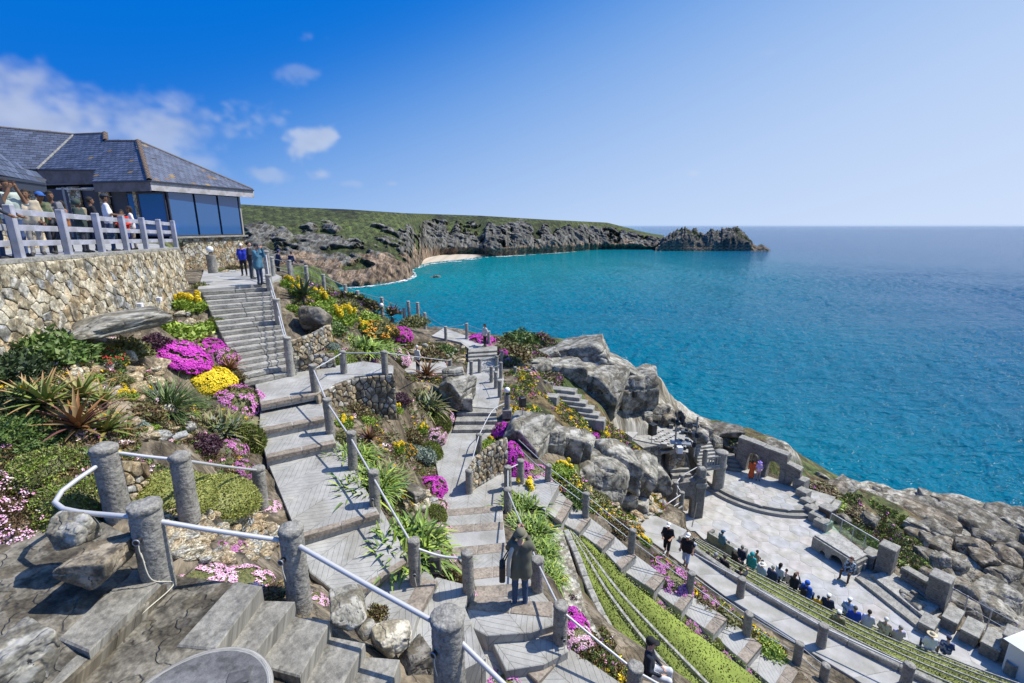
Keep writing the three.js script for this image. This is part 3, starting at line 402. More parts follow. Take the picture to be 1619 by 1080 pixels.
  for (let i = 0; i <= A; i++) {
    const px = lerp(1030, 1224, i / A); let py = 396; for (let k = 1; k < peak.length; k++) if (px >= peak[k - 1][0] && px <= peak[k][0]) py = lerp(peak[k - 1][1], peak[k][1], (px - peak[k - 1][0]) / (peak[k][0] - peak[k - 1][0]));
    const s = PY(px, 397, SEA), D0 = -s.z, crest = PD(px, py, D0 + 55); if (py < 386) crest.y += 5 * fbm(px * .22, 3, 1, 2) + 5 * noise(px * .45, 7) + 2.5 * noise(px * 1.1, 2);
    for (let j = 0; j <= B; j++) {
      const v = j / B * 2, w = v < 1 ? v : 2 - v, hgt = Math.max(crest.y - SEA, 0); let z = s.z - v * 55, x = s.x * (z / s.z);
      const c = ridge(x * .035, 5, z * .035, 5), d = ridge(x * .1, 2, z * .1, 3), inn = smooth(0, .2, w) * smooth(1, .6, w);
      const y = SEA - 3 + (hgt + 3) * Math.pow(w, .55) + inn * (c * 12 + d * 4) * Math.min(1, hgt / 20); x += inn * d * 4; z += inn * c * 10;
      P2.push(x, y, z); U2.push(x * .01, y * .02); const n = fbm(x * .05, y * .06, z * .05, 4), q = .15 + .14 * n, gr = w > .45 && n + c * .3 < -.08; C2.push(...(gr ? [.06, .085, .025] : (y - SEA) < 12 + 8 * n ? [.21 + .1 * n, .165 + .08 * n, .13 + .06 * n] : [q, q * .95, q * .88]));
    }
  }
  for (let i = 0; i < A; i++) for (let j = 0; j < B; j++) { const a = i * (B + 1) + j; I2.push(a, a + B + 1, a + 1, a + 1, a + B + 1, a + B + 2); }
  structure('rocky_point', geo(P2, I2, C2, U2), M([1.5, 1.5, 1.5], { vertexColors: true, map: rep(T.rock, 6), bumpMap: rep(T.rockBump, 4), bumpScale: 3, roughness: 1 }), 'jagged granite point at the end of the headland');
  // beach: a sheet of sand climbing from the water into the cove
  const near = [[664, 420], [680, 416], [700, 414], [722, 411.8], [745, 408.5], [765, 405.6]], far = [[672, 405], [686, 402.5], [704, 402], [724, 402], [745, 402.3], [768, 403]];
  const bp = [], bi = [], bu = []; near.forEach((p, i) => { const a = PY(...p, SEA - .3), b = PY(far[i][0], far[i][1], SEA + 4); for (let k = 0; k <= 6; k++) { const q = a.clone().lerp(b, k / 6); bp.push(q.x, q.y, q.z); bu.push(q.x * .05, q.z * .05); } });
  for (let i = 0; i < 5; i++) for (let k = 0; k < 6; k++) { const a = i * 7 + k; bi.push(a, a + 7, a + 1, a + 1, a + 7, a + 8); }
  structure('beach', geo(bp, bi, null, bu), M([.66, .57, .46], { map: rep(T.slab, 1) }), 'pale sand beach in the cove');
  // surf: ragged ribbons of foam along the rocks and the beach
  const sp = [], si = []; let q = 0; setSeed(19); const sc = new THREE.CatmullRomCurve3([[540, 456], [575, 453.5], [610, 449.5], [640, 443.5], [654, 437], [652, 428], [666, 421.5], [682, 417], [702, 415], [724, 412.6], [748, 409.2], [768, 406.4], [800, 405.2], [840, 402.8], [880, 400.2], [915, 397.6]].map(p => PY(...p, SEA + .25)), false, 'centripetal');
  for (let i = 0; i < 900; i++) { const t = rnd(), p = sc.getPointAt(t), d = sc.getTangentAt(t), n = V(-d.z, 0, d.x); if (noise(t * 60, 3) < -.1) continue; const L = rr(2, 9), w = rr(.4, 1.6), o = rr(-4, 3) * (t > .45 && t < .75 ? 3 : 1); for (const [a, b] of [[-L, 0], [0, w], [L, 0], [0, -w]]) { const v = p.clone().addScaledVector(d, a).addScaledVector(n, b + o); sp.push(v.x, SEA + .3, v.z); } si.push(q, q + 1, q + 2, q, q + 2, q + 3); q += 4; }
  const surf = structure('surf', geo(sp, si), M([.85, .87, .88], { side: THREE.DoubleSide }), 'white foam along the shore'); surf.userData.kind = 'stuff';
})();
// ================= builders =================
// ---- granite posts and rails
function postGeo(r, h, ribs, sd) {
  const pts = [[r * 1.04, -.25], [r * 1.02, .05]]; const n = ribs ? Math.round(h / .05) : 6;
  for (let i = 1; i < n; i++) { const y = .05 + (h - .17) * i / n; pts.push([r * (.985 + (ribs ? .014 * (i % 2 ? 1 : -1) : 0)), y]); }
  pts.push([r * .96, h - .11], [r * .93, h - .1]);
  const cap = [[r * .93, h - .1], [r * 1.03, h - .092], [r * 1.05, h - .06], [r * 1.0, h - .025], [r * .8, h - .008], [r * .4, h], [0, h + .002]];
  const rough = (g, k) => { const p = g.attributes.position; for (let i = 0; i < p.count; i++) { const x = p.getX(i), y = p.getY(i), z = p.getZ(i), q = 1 + k * fbm(x * 9 + sd, y * 7, z * 9, 3); p.setX(i, x * q); p.setZ(i, z * q); p.setY(i, y + k * .2 * noise(x * 20 + sd, z * 20, 3)); } g.computeVertexNormals(); return boxUV(g); };
  const L = a => new THREE.LatheGeometry(a.map(p => new THREE.Vector2(...p)), 18);
  return [rough(L(pts), .05), rough(L(cap), .09)];
}
const postKinds = {};
function addPost(parent, base, r = .125, h = .95, lean = 0, lean2 = 0, m = mat.post) {
  const near = base.length() < 12, key = [r, h, near, near ? Math.floor(rnd() * 3) : 0].join(); const [a, b] = postKinds[key] || (postKinds[key] = postGeo(r, h, near, key.length + rnd() * 9));
  const g = part(parent, 'post', a, m); part(g, 'cap', b, m); g.position.copy(base).sub(parent.position); g.rotation.set(lean2, rnd() * 6, lean); return base.clone().add(V(-Math.sin(lean) * h, h, 0));
}
// posts: [px, py, y, r?, h?] (foot of each post); rails: heights as shares of h
function railing(label, posts, o = {}) {
  const B = posts.map(p => p.isVector3 ? p : PY(p[0], p[1], p[2])), g = thing('railing', B[0], label, 'railing'); setSeed(posts.length * 77 + label.length);
  const r0 = o.r || .125, h0 = o.h || .95; const H = posts.map(p => p[4] || h0), Rr = posts.map(p => p[3] || r0);
  B.forEach((b, i) => { if (!(o.skip || []).includes(i)) addPost(g, b, Rr[i], H[i], rr(-.03, .03), rr(-.03, .03), o.mat || mat.post); });
  for (const f of o.rails || [.8]) for (let i = 0; i < B.length - 1; i++) {
    const a = B[i].clone().add(V(0, H[i] * f, 0)), b = B[i + 1].clone().add(V(0, H[i + 1] * f, 0)), m = a.clone().lerp(b, .5); m.y -= o.sag || .01; if (o.bulge && o.bulge[i]) m.add(o.bulge[i]);
    partW(g, 'rail', tube([a, m, b], o.rr || .022, 8, 10), o.railMat || mat.rail);
  }
  return g;
}
// ---- rubble masonry: stones are cells of a plane cut by their neighbours
function cells(W, H, s, jit = .8, flat = 1) {
  const pts = [], ny = Math.max(1, Math.round(H / (s * flat))), nx = Math.max(1, Math.round(W / s));
  for (let j = 0; j < ny; j++) for (let i = 0; i < nx; i++) { if (rnd() < .1) continue; pts.push([(i + .5 + (j % 2 ? .25 : -.25) + rr(-.5, .5) * jit) * W / nx, (j + .5 + rr(-.45, .45) * jit) * H / ny]); }
  const out = [];
  for (const p of pts) {
    let poly = [[0, 0], [W, 0], [W, H], [0, H]];
    for (const q of pts) {
      if (q === p || Math.abs(q[0] - p[0]) > 3.2 * s || Math.abs(q[1] - p[1]) > 3.2 * s) continue; const mx = (p[0] + q[0]) / 2, my = (p[1] + q[1]) / 2, nx2 = q[0] - p[0], ny2 = q[1] - p[1], nw = [];
      for (let i = 0; i < poly.length; i++) { const a = poly[i], b = poly[(i + 1) % poly.length], da = (a[0] - mx) * nx2 + (a[1] - my) * ny2, db = (b[0] - mx) * nx2 + (b[1] - my) * ny2; if (da <= 0) nw.push(a); if (da * db < 0) { const t = da / (da - db); nw.push([lerp(a[0], b[0], t), lerp(a[1], b[1], t)]); } }
      poly = nw; if (!poly.length) break;
    }
    if (poly.length > 2) out.push(poly);
  }
  return out;
}
function stoneGeo(poly, map, joint, depth) {
  const n = poly.length, cx = poly.reduce((a, p) => a + p[0], 0) / n, cy = poly.reduce((a, p) => a + p[1], 0) / n, pos = [], idx = [], P = [];
  for (let i = 0; i < n; i++) { const a = poly[i], b = poly[(i + 1) % n]; P.push([lerp(a[0], b[0], .12), lerp(a[1], b[1], .12)], [lerp(a[0], b[0], .88), lerp(a[1], b[1], .88)]); }   // blunted corners
  const m = P.length, size = Math.max(...P.map(p => Math.hypot(p[0] - cx, p[1] - cy))), k0 = 1 - joint / size; const ring = (k, d, w) => P.forEach(p => { const v = map(cx + (p[0] - cx) * k, cy + (p[1] - cy) * k, d + rr(-w, w)); pos.push(v.x, v.y, v.z); });
  const dp = depth * rr(.5, 1.25); ring(k0, -.05, 0); ring(k0, dp * .7, .004); ring(k0 * .9, dp, .006); const v = map(cx, cy, dp * 1.03); pos.push(v.x, v.y, v.z);
  for (let r = 0; r < 2; r++) for (let i = 0; i < m; i++) { const a = r * m + i, b = r * m + (i + 1) % m; idx.push(a, b, a + m, b, b + m, a + m); }
  for (let i = 0; i < m; i++) idx.push(2 * m + i, 2 * m + (i + 1) % m, 3 * m);
  return boxUV(geo(pos, idx));
}
// map(u, v, d): u along the wall, v up it, d out of its face
function masonry(parent, W, H, s, map, o = {}) {
  const cs = cells(W, H, s, o.jit, o.flat); cs.sort((a, b) => b.length - a.length); let list = cs.slice(0, 300), more = [];
  list.forEach(p => part(parent, 'stone', stoneGeo(p, map, o.joint || .016, o.depth || .06).translate(-parent.position.x, -parent.position.y, -parent.position.z), pick(o.mats || mat.tan)));
  if (cs.length > 300) { more = cs.slice(300).map(p => stoneGeo(p, map, o.joint || .016, o.depth || .06)); const m = partW(parent, 'small_stone', mergeGeometries(more), mat.tan[1]); m.userData.kind = 'stuff'; }
  const nu = Math.max(2, Math.ceil(W / .5)), pos = [], idx = [], uv = []; for (let i = 0; i <= nu; i++) for (let j = 0; j <= 4; j++) { const p = map(W * i / nu, H * j / 4, 0); pos.push(p.x, p.y, p.z); uv.push(W * i / nu, H * j / 4); }
  for (let i = 0; i < nu; i++) for (let j = 0; j < 4; j++) { const a = i * 5 + j; idx.push(a, a + 5, a + 1, a + 1, a + 5, a + 6); }
  partW(parent, 'mortar', geo(pos, idx, null, uv), o.mortar || mat.mortar);
}
// a wall that follows a line of feet; top(u) and bottom(u) heights, leaning back by batter
function wallMap(line, bottom, top, batter = .08) {
  const L = [0]; for (let i = 1; i < line.length; i++) L.push(L[i - 1] + Math.hypot(line[i].x - line[i - 1].x, line[i].z - line[i - 1].z)); const W = L[L.length - 1];
  const at = (u, A) => { let i = 1; while (i < L.length - 1 && L[i] < u) i++; const t = (u - L[i - 1]) / (L[i] - L[i - 1]); return [i, t]; };
  return { W, f: (H) => (u, v, d) => { const [i, t] = at(u); const a = line[i - 1], b = line[i], p = a.clone().lerp(b, t); let nx = -(b.z - a.z), nz = b.x - a.x; const q = Math.hypot(nx, nz); nx /= q; nz /= q; const lo = lerp(bottom[i - 1], bottom[i], t), hi = lerp(top[i - 1], top[i], t), back = -batter * v + d; return V(p.x + nx * back, lerp(lo, hi, v / H), p.z + nz * back); } };
}
// ---- rocks
function rockGeo(sd, n = 9, pw = 9, rough = .07, planes = 13) {
  setSeed(sd); const N = []; for (let i = 0; i < planes; i++) { const a = rr(0, 6.28), y = rr(-1, 1), q = Math.sqrt(1 - y * y); N.push([q * Math.cos(a), y, q * Math.sin(a), rr(.72, 1.0)]); }
  for (const [x, y, z] of [[1, 0, 0], [-1, 0, 0], [0, 1, 0], [0, -1, 0], [0, 0, 1], [0, 0, -1]]) N.push([x, y, z, rr(.85, 1)]);
  let g = new THREE.IcosahedronGeometry(1, n); g.deleteAttribute('uv'); g.deleteAttribute('normal'); g = mergeVertices(g, 1e-4); const p = g.attributes.position;
  for (let i = 0; i < p.count; i++) { const x = p.getX(i), y = p.getY(i), z = p.getZ(i); let s = 0; for (const q of N) { const d = (x * q[0] + y * q[1] + z * q[2]) / q[3]; if (d > 0) s += Math.pow(d, pw); } const r = Math.pow(s, -1 / pw) * (1 + rough * fbm(x * 2.2 + sd, y * 2.2, z * 2.2, 5) - rough * .8 * smooth(.12, 0, Math.abs(fbm(x * 1.4, y * 1.4 + sd, z * 1.4, 3)))); p.setXYZ(i, x * r, y * r, z * r); }
  g.computeVertexNormals(); return g;
}
const rockSet = Array.from({ length: 9 }, (_, i) => rockGeo(100 + i * 13, 10, [22, 16, 12, 26, 14, 20, 11, 28, 16][i], .09, 7 + i));
// jointed granite: squarish blocks with rounded edges, parted by clefts
function blockGeo(sd, n = 16) {
  setSeed(sd); const N = [[1, 0, 0], [-1, 0, 0], [0, 1, 0], [0, -1, 0], [0, 0, 1], [0, 0, -1]].map(a => { const v = V(...a).add(V(rr(-.22, .22), rr(-.22, .22), rr(-.22, .22))).normalize(); return [v.x, v.y, v.z, rr(.74, .9)]; }); for (let i = 0; i < 5; i++) { const v = V(rr(-1, 1), rr(-.2, 1), rr(-1, 1)).normalize(); N.push([v.x, v.y, v.z, rr(.86, 1.0)]); }
  let g = new THREE.IcosahedronGeometry(1, n); g.deleteAttribute('uv'); g.deleteAttribute('normal'); g = mergeVertices(g, 1e-4); const p = g.attributes.position, a1 = rr(2, 3.2), a2 = rr(1.6, 2.6), o1 = rr(0, 1), o2 = rr(0, 1);
  for (let i = 0; i < p.count; i++) { const x = p.getX(i), y = p.getY(i), z = p.getZ(i); let s = 0; for (const q of N) { const d = (x * q[0] + y * q[1] + z * q[2]) / q[3]; if (d > 0) s += Math.pow(d, 22); } let r = Math.pow(s, -1 / 22); const w = .35 * fbm(x * 1.6 + sd, y * 1.6, z * 1.6, 3), fr = t => Math.abs(t - Math.round(t)); const c = Math.max(smooth(.09, 0, fr(x * r * a1 * .55 + o1 + w)), smooth(.07, 0, fr(y * r * a2 * .6 + o2 + w * .7))); r *= 1 + .05 * fbm(x * 3 + sd, y * 3, z * 3, 4) - .075 * c; p.setXYZ(i, x * r, y * r, z * r); }
  g.computeVertexNormals(); return g;
}
const blockSet = Array.from({ length: 7 }, (_, i) => blockGeo(900 + i * 17));
const pebbleSet = Array.from({ length: 7 }, (_, i) => { const g = rockGeo(500 + i * 7, 3, 9, .08, 10), n = g.attributes.normal; return boxUV(g, .4); });
function sized(g, sx, sy, sz, rx = 0, ry = 0, rz = 0) { const c = g.clone().scale(sx, sy, sz).applyMatrix4(new THREE.Matrix4().makeRotationFromEuler(new THREE.Euler(rx, ry, rz))); c.computeVertexNormals(); const n = c.attributes.normal.clone(), u = boxUV(c); return u; }
// ---- plants
const pal = { hedge: [[.21, .225, .05], [.165, .185, .04], [.25, .255, .065]],
  green: [[.085, .14, .028], [.06, .11, .02], [.12, .17, .04]], lime: [[.19, .27, .03], [.14, .22, .025], [.26, .33, .05]], dark: [[.035, .06, .02], [.05, .08, .025], [.028, .045, .018]], olive: [[.13, .135, .04], [.10, .11, .035], [.17, .16, .05]],
  brown: [[.13, .085, .04], [.10, .06, .035], [.17, .12, .05]], grey: [[.20, .25, .20], [.16, .21, .17], [.27, .31, .26]], purple: [[.055, .02, .035], [.04, .018, .03], [.08, .03, .045]],
  magenta: [[.52, .025, .42], [.42, .02, .38], [.62, .06, .50]], mauve: [[.55, .17, .44], [.46, .12, .38], [.62, .27, .52]], pink: [[.78, .46, .62], [.72, .34, .52], [.85, .64, .74]], yellow: [[.75, .55, .01], [.66, .46, .005], [.82, .64, .03]], white: [[.8, .76, .78], [.7, .62, .66]], orange: [[.75, .27, .01], [.7, .4, .02]], red: [[.55, .03, .02], [.45, .02, .03]],
};
function leafCloud(n, o) {   // small two-triangle leaves through the outer shell of a rounded mass
  const pos = [], idx = [], col = [], P = o.pal, s = o.size || .05; let q = 0;
  for (let i = 0; i < n; i++) {
    const a = rr(0, 6.283), y = o.low === undefined ? rr(-.05, 1) : rr(o.low, 1), k = Math.sqrt(Math.max(0, 1 - y * y)), bump = 1 + (o.lump || .22) * fbm(Math.cos(a) * k * 2 + (o.sd || 0), y * 2, Math.sin(a) * k * 2, 3), R = bump * (o.shell ? rr(o.shell, 1.03) : Math.pow(rnd(), .3));
    const x = Math.cos(a) * k * R * o.rx, yy = y * R * o.ry, z = Math.sin(a) * k * R * o.rz, out = V(Math.cos(a) * k, y + .25, Math.sin(a) * k).normalize();
    const t = V(rr(-1, 1), rr(-1, 1), rr(-1, 1)).cross(out).normalize(), b = out.clone().multiplyScalar(rr(.15, o.up ?? .9)).add(V(rr(-.5, .5), rr(-.3, .6), rr(-.5, .5))).normalize(), L = s * rr(.7, 1.4), w = L * (o.thin || .45), c = pick(P), f = rr(.75, 1.25);
    const p = V(x, yy, z), A = p.clone().addScaledVector(t, w), B = p.clone().addScaledVector(t, -w), D = p.clone().addScaledVector(b, L), E = p.clone().addScaledVector(b, -L * .7);
    for (const v of [A, D, B, E]) { pos.push(v.x, v.y, v.z); col.push(c[0] * f, c[1] * f, c[2] * f); } idx.push(q, q + 1, q + 2, q, q + 2, q + 3); q += 4;
  }
  if (o.core) { const g = new THREE.IcosahedronGeometry(1, 5), p = g.attributes.position, i0 = pos.length / 3; for (let i = 0; i < p.count; i++) { const x = p.getX(i), y = Math.max(p.getY(i), -.1), z = p.getZ(i), k = Math.hypot(x, z) || 1, b = o.core * (1 + (o.lump || .22) * fbm(x * 2 + (o.sd || 0), y * 2, z * 2, 3)); pos.push(x * b * o.rx, y * b * o.ry, z * b * o.rz); const c = P[(i / 3 | 0) % P.length]; col.push(c[0] * .8, c[1] * .8, c[2] * .8); idx.push(i0 + i); } }
  return geo(pos, idx, col);
}
function flowerCloud(n, o) {   // little daisies or bells: five-cornered discs facing out of the mass
  const pos = [], idx = [], col = [], s = o.size || .035; let q = 0;
  for (let i = 0; i < n; i++) {
    const a = rr(0, 6.283), y = rr(o.low ?? .1, 1), k = Math.sqrt(Math.max(0, 1 - y * y)); if (o.patch !== undefined && fbm(Math.cos(a) * k * 4.5 + (o.sd || 0), y * 3, Math.sin(a) * k * 4.5 + 7, 3) < o.patch) continue;
    const bump = 1 + (o.lump || .22) * fbm(Math.cos(a) * k * 2 + (o.sd || 0), y * 2, Math.sin(a) * k * 2, 3), R = bump * rr(1, 1.05), out = V(Math.cos(a) * k + rr(-.4, .4), y + .35, Math.sin(a) * k + rr(-.4, .4)).normalize(), t = V(.3, 1, .2).cross(out).normalize(), b = out.clone().cross(t), c = pick(o.pal), f = rr(.85, 1.15), r = s * rr(.7, 1.2), p = V(Math.cos(a) * k * R * o.rx, y * R * o.ry + .01, Math.sin(a) * k * R * o.rz);
    pos.push(p.x, p.y, p.z); col.push(c[0] * f, c[1] * f, c[2] * f); for (let m = 0; m < 5; m++) { const v = p.clone().addScaledVector(t, r * Math.cos(m * 1.2566)).addScaledVector(b, r * Math.sin(m * 1.2566)).addScaledVector(out, r * .25); pos.push(v.x, v.y, v.z); col.push(c[0] * f, c[1] * f, c[2] * f); }
    for (let m = 0; m < 5; m++) idx.push(q, q + 1 + m, q + 1 + (m + 1) % 5); q += 6;
  }
  return geo(pos, idx, col);
}
function blade(o) {            // one strap or sword leaf: length, width, rise, droop, thickness fold
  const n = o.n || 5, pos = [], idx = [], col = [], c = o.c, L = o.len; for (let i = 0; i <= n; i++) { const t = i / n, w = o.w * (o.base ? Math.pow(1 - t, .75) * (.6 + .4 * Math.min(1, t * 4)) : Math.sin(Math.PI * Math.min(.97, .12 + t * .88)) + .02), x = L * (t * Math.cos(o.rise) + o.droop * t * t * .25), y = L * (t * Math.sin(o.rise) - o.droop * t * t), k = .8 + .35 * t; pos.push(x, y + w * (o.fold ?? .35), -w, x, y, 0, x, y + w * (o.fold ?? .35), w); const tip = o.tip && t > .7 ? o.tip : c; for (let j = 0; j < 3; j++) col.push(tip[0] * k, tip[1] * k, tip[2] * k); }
  for (let i = 0; i < n; i++) for (let j = 0; j < 2; j++) { const a = i * 3 + j; idx.push(a, a + 1, a + 3, a + 1, a + 4, a + 3); } return geo(pos, idx, col);
}
function tuft(n, o) {          // clump of strap leaves in one mass
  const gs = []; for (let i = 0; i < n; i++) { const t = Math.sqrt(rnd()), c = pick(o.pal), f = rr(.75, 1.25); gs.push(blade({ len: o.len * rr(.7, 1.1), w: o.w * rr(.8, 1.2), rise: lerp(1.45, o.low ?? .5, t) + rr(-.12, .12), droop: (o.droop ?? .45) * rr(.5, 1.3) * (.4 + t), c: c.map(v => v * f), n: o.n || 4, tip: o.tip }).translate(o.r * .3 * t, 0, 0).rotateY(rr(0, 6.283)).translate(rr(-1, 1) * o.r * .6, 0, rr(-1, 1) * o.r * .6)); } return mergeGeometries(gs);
}
const leafM = new THREE.MeshPhysicalMaterial({ vertexColors: true, roughness: .55, side: THREE.DoubleSide, color: C([1.25, 1.25, 1.25]) }), petalM = new THREE.MeshStandardMaterial({ vertexColors: true, roughness: .8, side: THREE.DoubleSide });
const species = {};
function kindOf(key, make) { if (!species[key]) { setSeed(key.length * 991 + key.charCodeAt(0) * 31 + key.charCodeAt(key.length - 1)); species[key] = make(); } return species[key]; }
// each species: unit plant about 1 m across, list of [part name, geometry, material, kind]
const mass = (p, o = {}) => ['foliage', leafCloud(o.n || 1500, { rx: .5, ry: o.ry || .45, rz: .5, pal: pal[p], size: o.size || .05, lump: o.lump, sd: o.sd || 1, shell: o.shell || .82, thin: o.thin, low: o.low ?? -.1, core: o.core ?? (o.lump > .3 ? .74 : .9) }), leafM, 'stuff'];
const bloom = (p, o = {}) => ['blossom', flowerCloud((o.n || 1400) * 1.6, { rx: .5, ry: o.ry || .45, rz: .5, pal: pal[p], size: (o.size || .028) * .72, lump: o.lump, sd: o.sd || 1, low: o.low, patch: o.patch }), petalM, 'stuff'];
const makers = {
  magenta_mat: () => [mass('brown', { n: 1300, size: .03, sd: 3 }), bloom('magenta', { n: 2600, sd: 3, patch: -.12, size: .026 })],
  mauve_mat: () => [mass('olive', { n: 1800, size: .028, sd: 5 }), bloom('mauve', { n: 1900, sd: 5, patch: .0, size: .024 })],
  pink_mat: () => [mass('olive', { n: 1600, size: .028, sd: 6 }), bloom('pink', { n: 2000, sd: 6, patch: -.05, size: .022 })],
  heather: () => [mass('brown', { n: 2600, size: .03, sd: 8, lump: .35 }), bloom('pink', { n: 1300, sd: 8, patch: .06, size: .016, lump: .35 })],
  green_mat: () => [mass('lime', { n: 1900, size: .024, sd: 9, lump: .14, shell: .95 }), mass('olive', { n: 3600, size: .024, sd: 9, lump: .14, shell: .92 })],
  clipped_hedge: () => [mass('hedge', { n: 5200, size: .02, sd: 4, lump: .1, shell: .96, core: .96 })],
  shrub: () => [mass('green', { n: 1500, size: .06, sd: 11, lump: .5, shell: .5 })],
  lime_shrub: () => [mass('lime', { n: 1300, size: .07, sd: 12, lump: .5, shell: .5 })],
  dark_shrub: () => [mass('dark', { n: 1500, size: .06, sd: 13, lump: .5, shell: .5 })],
  olive_shrub: () => [mass('olive', { n: 1500, size: .055, sd: 14, lump: .5, shell: .5 })],
  brown_shrub: () => [mass('brown', { n: 1300, size: .06, sd: 15, lump: .5, shell: .5 }), mass('olive', { n: 400, size: .06, sd: 15, lump: .5 })],
  grey_shrub: () => [mass('grey', { n: 1500, size: .05, sd: 16, lump: .4 })],
  purple_shrub: () => [mass('purple', { n: 1500, size: .05, sd: 17, lump: .45 })],
  yellow_bush: () => [mass('lime', { n: 900, size: .05, sd: 18 }), bloom('yellow', { n: 2400, sd: 18, size: .035, low: -.05, patch: -.3 })],
  yellow_flower: () => [mass('lime', { n: 1000, size: .07, sd: 19, lump: .5, ry: .4 }), ['flower_head', (() => { const gs = []; for (let i = 0; i < 9; i++) { const a = rr(0, 6.28), r = rr(.05, .42); gs.push(flowerCloud(110, { rx: .075, ry: .16, rz: .075, pal: pal.yellow, size: .035, low: -.6 }).translate(Math.cos(a) * r, .42 + rr(-.1, .1), Math.sin(a) * r)); } return mergeGeometries(gs); })(), petalM, 'stuff']],
  red_flower: () => [mass('green', { n: 1300, size: .045, sd: 20, lump: .4 }), bloom('red', { n: 500, sd: 20, patch: .12 })],
  orange_flower: () => [mass('olive', { n: 1300, size: .05, sd: 21, lump: .4 }), bloom('orange', { n: 500, sd: 21, patch: .05 })],
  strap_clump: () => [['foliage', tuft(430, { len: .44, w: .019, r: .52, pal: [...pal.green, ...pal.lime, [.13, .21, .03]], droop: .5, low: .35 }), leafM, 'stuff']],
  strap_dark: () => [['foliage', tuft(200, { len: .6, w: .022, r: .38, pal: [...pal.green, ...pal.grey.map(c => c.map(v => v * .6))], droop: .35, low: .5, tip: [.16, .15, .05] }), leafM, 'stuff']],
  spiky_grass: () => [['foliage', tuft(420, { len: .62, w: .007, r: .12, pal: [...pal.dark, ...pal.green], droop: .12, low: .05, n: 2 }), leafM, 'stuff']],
};
function plant(kind, base, size, label, o = {}) {      // size: width in metres, o.h: height share
  const list = kindOf(kind, makers[kind]), cat = o.cat || (kind.includes('mat') || kind.includes('heather') ? 'ground cover' : kind.includes('shrub') || kind.includes('bush') || kind.includes('hedge') ? 'shrub' : 'plant');
  const g = thing(o.name || { strap_clump: 'strap_leaf_plant', strap_dark: 'strap_leaf_plant', spiky_grass: 'spiky_grass', shrub: 'green_shrub' }[kind] || kind.replace('mat', 'flower_mound').replace('green_flower_mound', 'green_mound'), base, label, cat, o.group);
  for (const [n, ge, m, k] of list) part(g, n, ge, m).userData.kind = k;
  g.scale.set(size * (o.wx || 1), size * (o.h || 1), size * (o.wz || 1)); const e = .3, n = V(ground(base.x - e, base.z) - ground(base.x + e, base.z), 2 * e, ground(base.x, base.z - e) - ground(base.x, base.z + e)).normalize(), flat = kind.includes('mat') || kind === 'heather';
  n.lerp(V(0, 1, 0), flat ? .3 : .7).normalize(); g.quaternion.setFromUnitVectors(V(0, 1, 0), n).multiply(new THREE.Quaternion().setFromAxisAngle(V(0, 1, 0), (base.x * 7 + base.z * 3) % 6.28)); g.position.y -= size * (o.h || 1) * (flat ? .1 : .03); return g;
}
const leafKinds = {};
function rosette(base, size, label, o = {}) {          // aloe or agave: every sword leaf a part
  const k = o.kind || 'aloe', P = { aloe: [[.16, .20, .04], [.11, .16, .04], [.22, .20, .055]], agave: [[.045, .07, .035], [.06, .085, .045], [.035, .055, .03]], red: [[.22, .10, .035], [.17, .11, .04], [.12, .05, .04]] }[k];
  if (!leafKinds[k]) leafKinds[k] = P.map((c, i) => blade({ len: 1, w: k === 'agave' ? .11 : .088, rise: 0, droop: k === 'agave' ? .08 : .22 + i * .1, c, base: 1, n: 6, fold: .45, tip: k === 'aloe' ? [.30, .17, .07] : null }));
  const g = thing(k === 'agave' ? 'agave' : 'aloe', base, label, 'succulent', o.group), n = o.n || 22; setSeed(Math.round(base.x * 100 + base.z * 37 + 9000));
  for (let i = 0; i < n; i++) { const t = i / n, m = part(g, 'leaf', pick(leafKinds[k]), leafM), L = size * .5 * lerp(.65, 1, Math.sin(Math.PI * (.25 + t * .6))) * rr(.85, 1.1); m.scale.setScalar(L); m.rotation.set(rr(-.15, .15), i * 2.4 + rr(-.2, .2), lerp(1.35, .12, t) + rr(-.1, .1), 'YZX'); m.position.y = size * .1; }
  part(g, 'stem', new THREE.ConeGeometry(size * .07, size * .2, 8).translate(0, size * .03, 0), mat.soil); return g;
}
